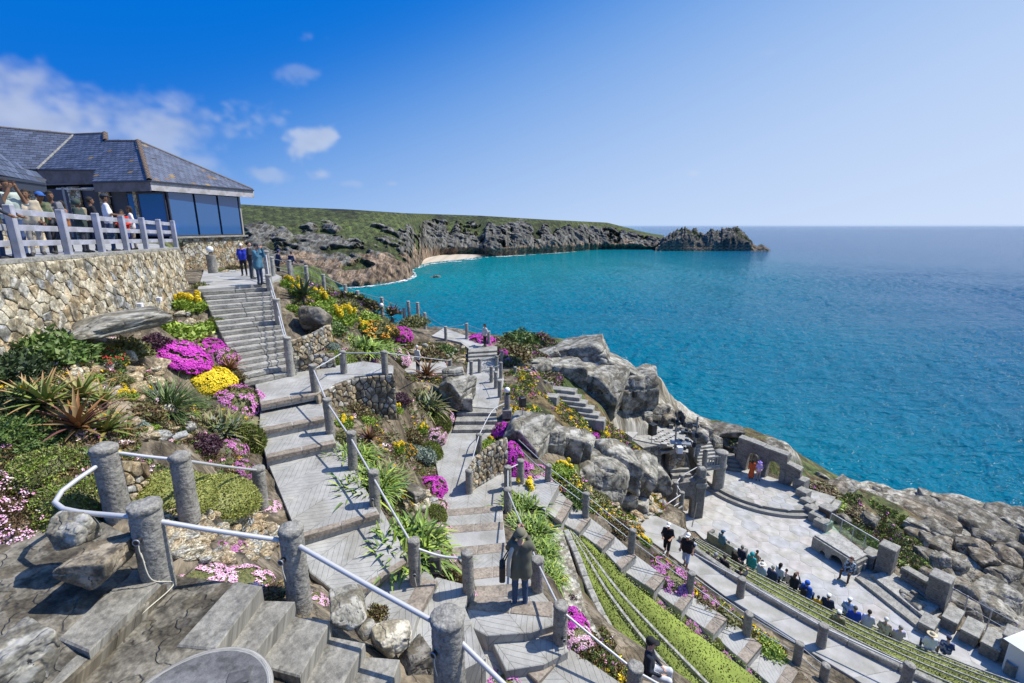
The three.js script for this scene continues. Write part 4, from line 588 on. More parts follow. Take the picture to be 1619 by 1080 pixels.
// ---- people: one skin over a posed skeleton
function surfaceNet(f, lo, hi, c) {   // f(x,y,z) -> distance; naive surface nets
  const nx = Math.ceil((hi[0] - lo[0]) / c) + 1, ny = Math.ceil((hi[1] - lo[1]) / c) + 1, nz = Math.ceil((hi[2] - lo[2]) / c) + 1, F = new Float32Array(nx * ny * nz), at = (i, j, k) => (k * ny + j) * nx + i;
  for (let k = 0; k < nz; k++) for (let j = 0; j < ny; j++) for (let i = 0; i < nx; i++) F[at(i, j, k)] = f(lo[0] + i * c, lo[1] + j * c, lo[2] + k * c);
  const id = new Int32Array(nx * ny * nz).fill(-1), pos = [], idx = []; const E = [[0, 1], [2, 3], [4, 5], [6, 7], [0, 2], [1, 3], [4, 6], [5, 7], [0, 4], [1, 5], [2, 6], [3, 7]];
  for (let k = 0; k < nz - 1; k++) for (let j = 0; j < ny - 1; j++) for (let i = 0; i < nx - 1; i++) {
    const v = []; let s = 0; for (let q = 0; q < 8; q++) { const w = F[at(i + (q & 1), j + (q >> 1 & 1), k + (q >> 2))]; v.push(w); if (w < 0) s++; } if (s === 0 || s === 8) continue;
    let x = 0, y = 0, z = 0, n = 0; for (const [a, b] of E) if ((v[a] < 0) !== (v[b] < 0)) { const t = v[a] / (v[a] - v[b]); x += (a & 1) + t * ((b & 1) - (a & 1)); y += (a >> 1 & 1) + t * ((b >> 1 & 1) - (a >> 1 & 1)); z += (a >> 2) + t * ((b >> 2) - (a >> 2)); n++; }
    id[at(i, j, k)] = pos.length / 3; pos.push(lo[0] + (i + x / n) * c, lo[1] + (j + y / n) * c, lo[2] + (k + z / n) * c);
  }
  const quad = (a, b, d, e, flip) => flip ? idx.push(a, d, b, a, e, d) : idx.push(a, b, d, a, d, e);
  for (let k = 1; k < nz - 1; k++) for (let j = 1; j < ny - 1; j++) for (let i = 1; i < nx - 1; i++) {
    const s = F[at(i, j, k)] < 0;
    if (s !== F[at(i + 1, j, k)] < 0) quad(id[at(i, j - 1, k - 1)], id[at(i, j, k - 1)], id[at(i, j, k)], id[at(i, j - 1, k)], !s);
    if (s !== F[at(i, j + 1, k)] < 0) quad(id[at(i - 1, j, k - 1)], id[at(i, j, k - 1)], id[at(i, j, k)], id[at(i - 1, j, k)], s);
    if (s !== F[at(i, j, k + 1)] < 0) quad(id[at(i - 1, j - 1, k)], id[at(i, j - 1, k)], id[at(i, j, k)], id[at(i - 1, j, k)], !s);
  }
  return { pos, idx };
}
function capsule(x, y, z, b) { const [ax, ay, az, bx, by, bz, ra, rb] = b, px = x - ax, py = y - ay, pz = z - az, dx = bx - ax, dy = by - ay, dz = bz - az, t = clamp((px * dx + py * dy + pz * dz) / (dx * dx + dy * dy + dz * dz + 1e-9)); return Math.hypot(px - dx * t, py - dy * t, pz - dz * t) - (ra + (rb - ra) * t); }
const smin = (a, b, k) => { const h = Math.max(k - Math.abs(a - b), 0) / k; return Math.min(a, b) - h * h * k * .25; };
const cap = (a, b, ra, rb, z) => Object.assign([...a, ...b, ra, rb], { z });
function skinMesh(bones, c, k) {
  const lo = [9, 9, 9], hi = [-9, -9, -9]; for (const b of bones) for (let a = 0; a < 3; a++) { const m = Math.max(b[6], b[7]); lo[a] = Math.min(lo[a], b[a] - m, b[a + 3] - m); hi[a] = Math.max(hi[a], b[a] + m, b[a + 3] + m); }
  return surfaceNet((x, y, z) => { let d = 1; for (const b of bones) d = smin(d, capsule(x, y, z, b), k); return d; }, lo.map(v => v - 2.2 * c), hi.map(v => v + 2.2 * c), c);
}
// head, hand, hair and hats are shaped once and joined to every body
const HEAD = (() => { const e = (x, y, z, cx, cy, cz, a, b, c) => { const q = Math.hypot((x - cx) / a, (y - cy) / b, (z - cz) / c); return (q - 1) * Math.min(a, b, c); };
  const f = (x, y, z) => { let d = smin(e(x, y, z, 0, .03, -.01, .076, .092, .096), e(x, y, z, 0, -.05, .025, .055, .07, .062), .05); d = smin(d, capsule(x, y, z, [0, .01, .085, 0, -.028, .103, .008, .014]), .018); d = smin(d, e(x, y, z, .078, -.005, -.005, .012, .03, .02), .01); d = smin(d, e(x, y, z, -.078, -.005, -.005, .012, .03, .02), .01); d = smin(d, capsule(x, y, z, [-.02, -.068, .076, .02, -.068, .076, .008, .008]), .012); for (const s of [-1, 1]) d = Math.max(d, -(Math.hypot(x - s * .032, y - .008, z - .098) - .017)); return d; };
  const m = surfaceNet(f, [-.11, -.15, -.13], [.11, .15, .13], .009); const tone = []; for (let i = 0; i < m.pos.length; i += 3) { const [x, y, z] = m.pos.slice(i, i + 3); tone.push(z > .06 && Math.hypot(Math.abs(x) - .032, (y - .008) * 1.4) < .014 ? .12 : z > .06 && Math.abs(y + .068) < .008 && Math.abs(x) < .025 ? .55 : 1); } return { ...m, tone }; })();
const HAND = (() => { const b = [cap([0, 0, 0], [0, -.075, .004], .03, .034), cap([.018, -.02, 0], [-.018, -.075, 0], .022, .024)]; for (const [x, l] of [[-.03, .062], [-.01, .076], [.011, .07], [.031, .052]]) { b.push(cap([x, -.085, 0], [x * 1.15, -.085 - l * .55, .012], .0095, .009), cap([x * 1.15, -.085 - l * .55, .012], [x * 1.1, -.085 - l, .036], .009, .0075)); } b.push(cap([-.028, -.03, .008], [-.056, -.065, .025], .012, .01), cap([-.056, -.065, .025], [-.05, -.095, .04], .01, .008)); return skinMesh(b, .0075, .008); })();
const nonIdx = (p, i) => geo(p, i);
const hairGeo = (() => { const mk = (low, back, r) => surfaceNet((x, y, z) => { let d = Math.hypot(x / .087, (y - .035) / .103, (z + .012) / .108) - 1; d *= .085; d = Math.min(d, back > 0 ? capsule(x, y, z, [0, .0, -.06, 0, -back, -.07, .075, r]) : 1); return Math.max(d, Math.min(z - .03 - (y > .06 ? .08 : 0), .3) > 0 ? z - .03 - Math.max(0, (y - .055) * 3) : -1, -(y - low + Math.max(0, z) * .9) > 0 && z > -.03 ? low - y + Math.max(0, z) * .9 : -1); }, [-.13, -.36, -.17], [.13, .17, .13], .012); const s = mk(-.03, 0, 0), l = mk(-.06, .2, .05); return { short: geo(s.pos, s.idx), long: geo(l.pos, l.idx) }; })();
const hatGeo = { cap: mergeGeometries([new THREE.SphereGeometry(.1, 16, 8, 0, 6.3, 0, 1.45).scale(1, 1, 1.12).translate(0, .045, -.01), new THREE.CylinderGeometry(.075, .085, .012, 16).scale(1, 1, .9).translate(0, .052, .11)].map(g => g.toNonIndexed())), sun: mergeGeometries([new THREE.SphereGeometry(.1, 16, 8, 0, 6.3, 0, 1.5).scale(1, 1.05, 1.1).translate(0, .05, -.01), new THREE.LatheGeometry([[.09, .055], [.13, .05], [.19, .03], [.19, .024], [.1, .045]].map(p => new THREE.Vector2(...p)), 20)].map(g => g.toNonIndexed())), bucket: mergeGeometries([new THREE.SphereGeometry(.103, 16, 8, 0, 6.3, 0, 1.5).scale(1, 1.0, 1.1).translate(0, .05, -.01), new THREE.LatheGeometry([[.098, .065], [.112, .04], [.14, .005], [.136, 0], [.1, .04]].map(p => new THREE.Vector2(...p)), 20)].map(g => g.toNonIndexed())), hood: new THREE.SphereGeometry(.125, 16, 12, 0, 6.3, 0, 2.2).scale(1, 1.08, 1.05).translate(0, .02, -.03).toNonIndexed() };
const skinTones = { fair: [.55, .33, .24], tan: [.42, .24, .16], brown: [.20, .105, .06] };
function person(base, turn, label, o = {}) {
  const H = o.h || 1.72, k = H / 1.75, sit = o.pose === 'sit', P = {}; const S = (n, l, r) => { P[n + 'L'] = l; P[n + 'R'] = r || [-l[0], l[1], l[2]]; };
  const ty = sit ? -.8 : 0, ln = o.lean || 0;                                   // trunk offset and forward lean
  const up = (x, y, z) => { const h = y - .92, s = Math.sin(ln), c = Math.cos(ln); return [x, .92 + h * c - z * s + ty, z * c + h * s]; };
  S('hip', [.085, .92 + ty, 0]); S('sho', up(.175, 1.42, 0)); P.neck = up(0, 1.47, 0); P.head = up(0, 1.635, .02); P.ch = 0;
  if (sit) { const w = o.spread ?? .13; S('knee', [w, .14, .44]); S('ank', [w, -.30, .46]); S('toe', [w + .02, -.36, .62]); } else if (o.pose === 'walk') { P.kneeL = [.09, .50, .14]; P.ankL = [.09, .09, .26]; P.toeL = [.1, .06, .43]; P.kneeR = [-.09, .49, -.02]; P.ankR = [-.09, .13, -.30]; P.toeR = [-.09, .03, -.14]; } else { S('knee', [.1, .49, .015]); S('ank', [.105, .085, 0]); S('toe', [.13, .035, .16]); }
  const A = { down: [up(.245, 1.14, -.02), up(.25, .89, .06)], cam: [up(.235, 1.22, .17), up(.07, 1.56, .22)], rail: [up(.25, 1.16, .1), up(.2, 1.06, .36)], lap: [up(.25, 1.15, .02), up(.12, 1.0, .26)], point: [up(.2, 1.36, .28), up(.15, 1.36, .56)], bent: [up(.26, 1.15, .03), up(.16, 1.13, .28)], swing: [up(.26, 1.17, -.08), up(.25, .98, .06)] };
  const arm = o.arm || (sit ? 'lap' : 'down'), aL = A[o.armL || arm], aR = A[o.armR || arm].map(p => [-p[0], p[1], p[2]]);
  P.elbL = aL[0]; P.wriL = aL[1]; P.elbR = aR[0]; P.wriR = aR[1];
  const b = [], fat = o.fat || 1, j = o.jacket ? .016 : 0, legSkin = o.shorts, armZ = o.short ? 0 : 1;
  for (const s of ['L', 'R']) { const sx = s === 'L' ? 1 : -1;
    b.push(cap([sx * .08 * fat, .95 + ty, 0], up(sx * .095, 1.22, .015), .118 * fat + j, .112 * fat + j, 1), cap(up(sx * .095, 1.2, .015), up(sx * .115, 1.37, 0), .112 * fat + j, .088 + j, 1), cap(up(sx * .06, 1.4, -.01), P['sho' + s], .07, .062 + j, 1));
    if (o.jacket) b.push(cap([sx * .085, .95 + ty, 0], [sx * .1, sit ? .12 : .80, sit ? .05 : 0], .14, .145, 1));
    b.push(cap(P['sho' + s], P['elb' + s], .055 + j, .045 + j, 1), cap(P['elb' + s], P['wri' + s], .043 + j * .8, .032 + j * .7, armZ));
    b.push(cap(P['hip' + s], P['knee' + s], .092, .062 + (legSkin ? .01 : 0), 2), cap(P['knee' + s], P['ank' + s], legSkin ? .055 : .062, legSkin ? .038 : .05, legSkin ? 0 : 2), cap([P['ank' + s][0], P['ank' + s][1] - .03, P['ank' + s][2] - .03], P['toe' + s], .046, .038, 3)); }
  b.push(cap(P.neck, up(0, 1.55, .015), .056, .052, 0)); if (o.dress) b.push(cap([0, 1.0, 0], [0, .35, 0], .15, o.dress, 1));
  const c = o.cell || (base.length() > 18 ? .034 : .022), m = skinMesh(b, c, .035), col = { 0: skinTones[o.skin || 'fair'], 1: o.top, 2: o.bottom || [.03, .035, .05], 3: o.shoes || [.05, .05, .05] }, cs = [];
  for (let i = 0; i < m.pos.length; i += 3) { let d = 9, z = 1; for (const q of b) { const e = capsule(m.pos[i], m.pos[i + 1], m.pos[i + 2], q); if (e < d) { d = e; z = q.z; } } const f = 1 + .12 * noise(m.pos[i] * 14, m.pos[i + 1] * 9, m.pos[i + 2] * 14); let cc = col[z]; if (o.print && z === 1 && noise(m.pos[i] * 16, m.pos[i + 1] * 16, m.pos[i + 2] * 16) > .1) cc = o.print; cs.push(cc[0] * f, cc[1] * f, cc[2] * f); }
  const sk = skinTones[o.skin || 'fair'], gs = [geo(m.pos, m.idx, cs)];
  const headM = new THREE.Matrix4().makeTranslation(...P.head).multiply(new THREE.Matrix4().makeRotationFromEuler(new THREE.Euler(ln * .4 + (o.nod || 0), o.look || 0, 0)));
  gs.push(geo(HEAD.pos, HEAD.idx, HEAD.tone.flatMap(t => sk.map(v => v * t))).applyMatrix4(headM));
  for (const s of ['L', 'R']) { const w = V(...P['wri' + s]), d = w.clone().sub(V(...P['elb' + s])).normalize(), q = new THREE.Quaternion().setFromUnitVectors(V(0, -1, 0), d); gs.push(geo(HAND.pos, HAND.idx, HAND.pos.flatMap((_, i) => i % 3 ? [] : sk)).scale(s === 'L' ? -1 : 1, 1, 1).applyQuaternion(q).translate(w.x, w.y, w.z)); if (s === 'L') { const ix = gs[gs.length - 1].index.array; for (let t = 0; t < ix.length; t += 3) { const z = ix[t]; ix[t] = ix[t + 1]; ix[t + 1] = z; } gs[gs.length - 1].computeVertexNormals(); } }
  const g = thing('person', base, label, 'person', o.group); part(g, 'body', mergeGeometries(gs), mat.vc);
  const on = (n, ge, cl) => { const q = part(g, n, ge, M(cl, { side: THREE.DoubleSide })); q.applyMatrix4(headM); return q; };
  if (o.hair !== null) on('hair', hairGeo[o.hair === 'long' ? 'long' : 'short'], o.hairC || [.02, .015, .012]); if (o.hat) on('hat', hatGeo[o.hat], o.hatC || [.1, .1, .1]);
  if (o.bag) { const q = part(g, 'backpack', box(.28, .42, .16, .05), M(o.bag)); q.position.set(0, 1.0 + ty, -.22); }
  g.scale.setScalar(k); g.rotation.y = turn; return g;
}
console.log('builders');
// ================= terrace, its wall and fence, the glazed building =================
const tw = [[-9.95, 8.0], [-10.35, 9.5], [-11.05, 11.5], [-11.75, 13.5], [-12.45, 15.5], [-13.15, 17.5], [-13.8, 19.3], [-14.35, 20.7], [-15.3, 21.6]].map(p => W3(p[0], 0, p[1]));
const twTop = tw.map((_, i) => lerp(-.70, -.97, clamp(i / 7)));
{
  const g = thing('rubble_wall', V(-12, -3, -14), 'tall tan rubble retaining wall under the slatted terrace fence', 'wall'); setSeed(21);
  const wm = wallMap(tw.map(p => p.clone().add(V(.12, 0, 0))), tw.map((_, i) => lerp(-2.75, -3.5, i / 8)), twTop.map(y => y - .03), .06);
  masonry(g, wm.W, 2.2, .31, wm.f(2.2), { depth: .055, joint: .012, flat: .82, jit: 1.0, mats: [1, 3, 4, 4, 1, 7, 6, 0].map(i => mat.tan[i]) });
  const t = structure('terrace', null, null, 'paved viewing terrace above the rubble wall');
  slab(t, 'paving_slab', [...tw.map((p, i) => V(p.x - .02, twTop[i], p.z)), V(-20, -.97, -27), V(-40, -.9, -30), V(-40, -.7, -5), V(-14, -.7, -5)], mat.concrete, .25, { noctrl: 1 });
  // low parapet kerb of the terrace, one block per bay
  for (let i = 0; i < 7; i++) part(t, 'kerb_block', beamUp(V(tw[i].x - .16, twTop[i] + .02, tw[i].z), V(tw[i + 1].x - .16, twTop[i + 1] + .02, tw[i + 1].z), .3, .1), mat.granite);
}
{
  const g = thing('terrace_fence', V(-12, -.8, -14), 'lilac grey three rail fence along the terrace edge', 'fence'); const Ds = [8.85, 10.55, 12.45, 14.2, 15.85, 17.45, 19.0, 20.6], B = Ds.map(D => { const x = -10.35 - (D - 9.5) * .352 - .14; return V(x, lerp(-.68, -.95, (D - 9) / 11.7), -D); });
  B.forEach((b, i) => { partW(g, 'post', boxAt(.15, 1.16, .15, b, .33, .015), mat.fence); });
  for (let i = 0; i < B.length - 1; i++) for (const y of [.34, .68, 1.02]) partW(g, 'rail', beamUp(B[i].clone().add(V(-.09, y, -.05)), B[i + 1].clone().add(V(-.09, y, .05)), .045, .13), mat.fence);
}
{
  const base = V(-22, -2.6, -30), g = thing('restaurant_building', base, 'slate roofed restaurant with blue glazed corner above the terrace', 'building'); setSeed(5);
  const G1 = V(-20.06, 0, -28.5), G2 = V(-18.9, 0, -34.2), e = G2.clone().sub(G1).normalize(), w = V(e.z, 0, -e.x);       // w: leftwards along the front
  const K1 = PD(236, 285, 27.5), K2 = PD(400, 300, 34.9), Q = PD(218, 223, 31.6), K3 = K1.clone().addScaledVector(w, 3.85);
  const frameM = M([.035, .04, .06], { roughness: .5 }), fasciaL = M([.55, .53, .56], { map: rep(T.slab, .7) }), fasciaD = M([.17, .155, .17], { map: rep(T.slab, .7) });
  const glass = new THREE.MeshPhysicalMaterial({ color: C([.05, .24, .66]), transmission: .62, roughness: .04, thickness: 0, ior: 1.8 });
  const pane = (a, b, y0, y1, n = 1) => { // window with a frame and its own glass
    const fr = []; for (const [p, q] of [[0, 0], [1, 1]]) { const c = p ? b : a; fr.push(beam(V(c.x, y0, c.z), V(c.x, y1, c.z), .09, .09)); } fr.push(beamUp(V(a.x, y0 + .04, a.z), V(b.x, y0 + .04, b.z), .09, .08), beamUp(V(a.x, y1 - .04, a.z), V(b.x, y1 - .04, b.z), .09, .08));
    const m = partW(g, 'window', mergeGeometries(fr), frameM); const d = b.clone().sub(a), L = d.length(), pg = new THREE.PlaneGeometry(L - .08, y1 - y0 - .1); pg.rotateY(Math.atan2(-d.z, d.x)).translate((a.x + b.x) / 2, (y0 + y1) / 2, (a.z + b.z) / 2); const p = part(m, 'pane', pg.translate(-base.x, -base.y, -base.z), glass); return m; };
  const at = (s) => G1.clone().addScaledVector(e, s), fr = (s) => G1.clone().addScaledVector(w, s);
  for (let k = 0; k < 3; k++) pane(at(.12 + k * 1.82), at(.12 + (k + 1) * 1.82), -.62, 2.05);
  pane(fr(.1), fr(1.95), .15, 1.9); pane(fr(.1), fr(1.95), -.62, .13); pane(fr(2.2), fr(2.75), -.3, 1.9);
  partW(g, 'sill', beamUp(at(-.1).add(V(.08, -.68, 0)), at(5.75).add(V(.08, -.68, 0)), .45, .1), mat.granite);
  { const wm = wallMap([at(-.05), at(5.7)].map(p => p.clone().add(V(.1, 0, 0))), [-3.2, -3.4], [-.73, -.73], 0); masonry(g, wm.W, 2.6, .34, wm.f(2.6), { depth: .05, flat: .7, mats: mat.tan.slice(0, 5) }); }
  // front: stone piers between dark doorways
  for (const [a, b, dark] of [[2.85, 4.0, 1], [4.0, 4.75, 0], [4.75, 6.1, 1], [6.1, 7.0, 0], [7.0, 9.2, 1], [9.2, 11.5, 0]]) {
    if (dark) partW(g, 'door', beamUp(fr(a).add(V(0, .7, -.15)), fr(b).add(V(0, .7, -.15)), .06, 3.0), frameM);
    else { const wm = wallMap([fr(b), fr(a)], [-.95, -.95], [2.3, 2.3], 0); masonry(g, wm.W, 3.2, .3, wm.f(3.2), { depth: .05, flat: .8, mats: mat.tan.slice(0, 6) }); }
  }
  partW(g, 'pier', beamUp(fr(2.02).add(V(0, .7, 0)), fr(2.2).add(V(0, .7, 0)), .2, 3), mat.tan[4]);
  // inside
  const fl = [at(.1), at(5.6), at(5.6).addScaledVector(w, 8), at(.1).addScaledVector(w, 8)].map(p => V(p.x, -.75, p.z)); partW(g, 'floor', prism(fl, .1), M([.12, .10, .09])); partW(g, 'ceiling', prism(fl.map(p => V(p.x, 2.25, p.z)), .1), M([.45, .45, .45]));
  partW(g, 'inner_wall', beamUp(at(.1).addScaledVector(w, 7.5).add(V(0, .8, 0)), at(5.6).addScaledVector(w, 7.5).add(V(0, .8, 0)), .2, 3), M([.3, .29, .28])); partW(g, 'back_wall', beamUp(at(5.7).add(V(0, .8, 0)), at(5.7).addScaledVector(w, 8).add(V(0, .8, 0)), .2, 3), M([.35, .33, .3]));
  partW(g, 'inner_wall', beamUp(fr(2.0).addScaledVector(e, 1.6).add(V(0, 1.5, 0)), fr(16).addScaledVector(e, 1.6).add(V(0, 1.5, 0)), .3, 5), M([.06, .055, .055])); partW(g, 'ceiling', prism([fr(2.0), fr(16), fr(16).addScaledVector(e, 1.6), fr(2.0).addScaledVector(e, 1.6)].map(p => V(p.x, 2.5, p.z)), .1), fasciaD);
  // roof
  const plane = (a, b, c) => { const n = b.clone().sub(a).cross(c.clone().sub(a)).normalize(); return { n, a, at: (px, py) => { const r = ray(px, py); return r.multiplyScalar(n.dot(a) / n.dot(r)); } }; };
  const FP = plane(K1, K3, Q), V1 = FP.at(60, 268), V2 = FP.at(117, 213), R0 = PD(-40, 198, 31.5);
  const LP = plane(V1, V2, R0), tmpl = { front: [K1, K3, FP.at(153, 268), V1, V2, FP.at(166, 211), FP.at(167, 223), Q], left: [V1, V2, LP.at(-60, 196), LP.at(-60, 256), LP.at(0, 262)], right: [K1, Q, K2] };
  const low = [PD(-60, 226, 16.5), PD(0, 246, 18.5), PD(74, 284.5, 21), PD(70, 289, 20.4), PD(0, 279, 17.4), PD(-60, 270, 15.6)];
  const deck = M([.05, .055, .07]);
  function roofPlane(name, P, lich) {
    const n = P[1].clone().sub(P[0]).cross(P[2].clone().sub(P[0])).normalize(); if (n.y < 0) n.multiplyScalar(-1); const ex = V(n.z, 0, -n.x).normalize(), ey = n.clone().cross(ex); if (ey.y < 0) ey.multiplyScalar(-1);
    const o = P[0], to2 = p => { const d = p.clone().sub(o); return { x: d.dot(ex), z: d.dot(ey) }; }, P2 = P.map(to2), pos = [], idx = [], col = []; const x0 = Math.min(...P2.map(p => p.x)), x1 = Math.max(...P2.map(p => p.x)), y0 = Math.min(...P2.map(p => p.z)), y1 = Math.max(...P2.map(p => p.z));
    let q = 0, row = 0; for (let y = y0; y < y1; y += .24, row++) for (let x = x0 - (row % 2) * .17; x < x1; x += .34) {
      if (!inPoly(x + .17, y + .1, P2)) continue; const g1 = .012, W = .34 - g1, h = .3; const lift = rr(.02, .028), c = rr(.7, 1.35), li = lich && fbm(x * 1.6, y * 1.6, lich, 3) + rr(-.2, .2) > .52; const cc = li ? [.17 * c, .115 * c, .06] : [.066 * c, .078 * c, .115 * c];
      const f = (a, b, d) => { const v = o.clone().addScaledVector(ex, a).addScaledVector(ey, b).addScaledVector(n, d); pos.push(v.x, v.y, v.z); col.push(...cc); };
      f(x + g1, y, lift); f(x + W, y, lift); f(x + W, y + h, .004); f(x + g1, y + h, .004); f(x + g1, y, -.01); f(x + W, y, -.01); idx.push(q, q + 1, q + 2, q, q + 2, q + 3, q, q + 5, q + 1, q, q + 4, q + 5); q += 6;
    }
    const r = partW(g, 'roof', (() => { const gs = []; const tri = THREE.ShapeUtils.triangulateShape(P2.map(p => new THREE.Vector2(p.x, p.z)), []), pp = []; for (const p of P) pp.push(p.x, p.y, p.z); for (const p of P) pp.push(p.x - n.x * .14, p.y - n.y * .14, p.z - n.z * .14); const ii = [], m = P.length; for (const [a, b, c] of tri) ii.push(a, b, c, a + m, c + m, b + m); for (let k = 0; k < m; k++) { const b = (k + 1) % m; ii.push(k, b, k + m, b, b + m, k + m); } return geo(pp, ii); })(), deck);
    const s = part(r, 'slates', geo(pos, idx, col).translate(-base.x, -base.y, -base.z), M([1.3, 1.3, 1.3], { vertexColors: true, roughness: .55, side: THREE.DoubleSide })); s.userData.kind = 'stuff'; return r;
  }
  roofPlane('front', tmpl.front, 3.1); roofPlane('left', tmpl.left, 0); roofPlane('right', tmpl.right, 8.2); roofPlane('low', low, 0);
  const back = Q.clone().addScaledVector(w, 8); partW(g, 'roof', geo([Q.x, Q.y, Q.z, K2.x, K2.y, K2.z, back.x, back.y, back.z, K2.x + w.x * 14, K2.y, K2.z + w.z * 14], [0, 1, 2, 1, 3, 2]), deck);
  const ridgeM = M([.26, .185, .15], { map: rep(T.rock, 1) }), ridgeT = (a, b, m = ridgeM, r = .14) => { const n = Math.max(3, Math.round(a.distanceTo(b) / .45)); for (let k = 0; k < n; k++) partW(g, 'ridge_tile', tube([a.clone().lerp(b, k / n), a.clone().lerp(b, (k + .97) / n)], r, 6, 1), m); };
  ridgeT(Q, K1); ridgeT(Q, K2, M([.13, .115, .11]), .09); ridgeT(V2, tmpl.front[5], M([.15, .13, .12]), .09); ridgeT(tmpl.front[5], tmpl.front[6], ridgeM, .16); ridgeT(tmpl.front[6], Q, M([.15, .12, .11]), .08); ridgeT(LP.at(-60, 196), V2, M([.15, .13, .12]), .09);
  partW(g, 'valley_flashing', beam(V1.clone().addScaledVector(FP.n, FP.n.y > 0 ? .06 : -.06), V2.clone().addScaledVector(FP.n, FP.n.y > 0 ? .03 : -.03), .11, .07), mat.postLight);
  const board = (a, b, h, m, dy = 0) => { partW(g, 'fascia', beamUp(a.clone().add(V(0, -.08 - h / 2 + dy, 0)), b.clone().add(V(0, -.08 - h / 2 + dy, 0)), .08, h), m); partW(g, 'gutter', beamUp(a.clone().add(V(.06, -.05 + dy, .06)), b.clone().add(V(.06, -.05 + dy, .06)), .12, .09), frameM); };
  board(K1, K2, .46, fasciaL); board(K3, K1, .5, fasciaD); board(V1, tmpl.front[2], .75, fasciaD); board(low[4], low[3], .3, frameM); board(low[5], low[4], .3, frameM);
  const sof = [K1, K2, K2.clone().addScaledVector(w, 2.2), K1.clone().addScaledVector(w, 6)].map(p => V(p.x, 2.08, p.z)); partW(g, 'soffit', prism(sof, .04), M([.4, .38, .37]));
  for (const px of [365, 374]) partW(g, 'floodlight', boxAt(.14, .16, .2, PD(px, 303.5, 33.8).add(V(.18, 0, 0)), .3), mat.white);
  // low wing wall behind the crowd
  { const a = PD(-60, 330, 17.2), b = PD(62, 330, 20.6); const wm = wallMap([V(a.x, 0, a.z), V(b.x, 0, b.z)], [-.9, -.9], [1.15, 1.15], 0); masonry(g, wm.W, 2.1, .34, wm.f(2.1), { depth: .05, flat: .8 }); partW(g, 'inner_wall', beamUp(V(a.x - .2, .1, a.z - .25), V(b.x - .2, .1, b.z - .25), .3, 2.1), frameM); }
}
// furniture behind the glass
{
  const white = M([.75, .75, .75], { roughness: .4 });
  const table = (x, z, k) => { const g = thing('cafe_table', V(x, -.75, z), ['pale round table behind the glass nearest the pier', 'pale round table behind the middle pane', 'pale round table behind the last pane'][k], 'table', 'tables behind the glass'); part(g, 'tabletop', new THREE.CylinderGeometry(.42, .42, .035, 24).translate(0, .73, 0), white); part(g, 'pedestal', new THREE.CylinderGeometry(.035, .035, .7, 10).translate(0, .37, 0), mat.black); part(g, 'foot', new THREE.CylinderGeometry(.24, .27, .03, 18).translate(0, .016, 0), mat.black); };
  const chair = (x, z, turn, l) => { const g = thing('cafe_chair', V(x, -.75, z), l, 'chair', 'chairs behind the glass'); for (const sx of [-1, 1]) for (const sz of [-1, 1]) part(g, 'leg', beam(V(sx * .2, 0, sz * .2), V(sx * .17, .45, sz * .17), .03, .03), white); part(g, 'seat', box(.42, .03, .42).translate(0, .45, 0), white); part(g, 'backrest', box(.4, .3, .025).rotateX(-.12).translate(0, .6, -.2), white); for (const sx of [-1, 1]) part(g, 'back_post', beam(V(sx * .17, .46, -.18), V(sx * .17, .66, -.22), .025, .025), white); g.rotation.y = turn; };
  table(-21.3, -30, 0); table(-21.1, -31.8, 1); table(-20.8, -33.3, 2);
  chair(-20.75, -29.7, -1.3, 'white cafe chair beside the first table behind the glass'); chair(-20.55, -31.4, -1.5, 'white cafe chair behind the middle pane'); chair(-20.4, -32.4, -.4, 'white cafe chair turned sideways behind the middle pane'); chair(-20.2, -33.2, -1.4, 'white cafe chair behind the last pane');
}
// globe lamps
function globeLamp(base, h, r, gr, label, square) { const g = thing('globe_lamp', base, label, 'lamp'); if (square) { part(g, 'plinth', box(r * 3.1, h * .45, r * 3.1, .03).translate(0, -.3, 0), mat.granite); part(g, 'pillar', postGeo(r, h, true, 3)[0], mat.post); } else part(g, 'pillar', postGeo(r, h, true, 4)[0], mat.post); part(g, 'collar', new THREE.CylinderGeometry(gr * .45, gr * .5, .06, 14).translate(0, h - .02, 0), mat.black); part(g, 'globe', new THREE.SphereGeometry(gr, 24, 16).translate(0, h + gr * .95, 0), M([.85, .86, .88], { roughness: .3 })); return g; }
globeLamp(PD(336, 423, 21.8), .68, .2, .145, 'white globe lamp on a stub post below the restaurant plinth');
globeLamp(PY(802, 650, -8.75), .95, .15, .14, 'white globe lamp on a granite pillar by the dark path steps', true);
globeLamp(PD(604, 495, 31), .4, .1, .14, 'small white globe lamp among agaves by the upper path');

// ---- railings
const ra = PY(186, 804, -3.82), rd = PY(249, 909, -4.05), re = PY(472, 940, -4.62), rf = (() => { const p = PD(707, 968, 4.35); p.y -= 1.05; return p; })(), rg = (() => { const p = PD(905, 1160, 3.9); p.y -= 1.0; return p; })();
railing('silver handrail on stout ribbed posts looping round the rock slab', [Object.assign(ra.clone(), { 3: .155, 4: .97 }), Object.assign(rd.clone(), { 3: .165, 4: .97 }), Object.assign(re.clone(), { 3: .145, 4: 1.0 }), Object.assign(rf.clone(), { 3: .185, 4: 1.05 }), Object.assign(rg.clone(), { 3: .15, 4: 1 })], { rails: [.78], rr: .03, bulge: [V(-.62, -.02, .28)] });
railing('silver handrail on ribbed posts above the rockery', [Object.assign(ra.clone().add(V(.02, 0, -.03)), { 3: .1, 4: .97 }), Object.assign(PY(297, 800, -3.98), { 3: .135, 4: .84 }), Object.assign(PY(413, 786, -5.65), { 3: .13, 4: .72 })], { rails: [.88], rr: .024, skip: [0] });
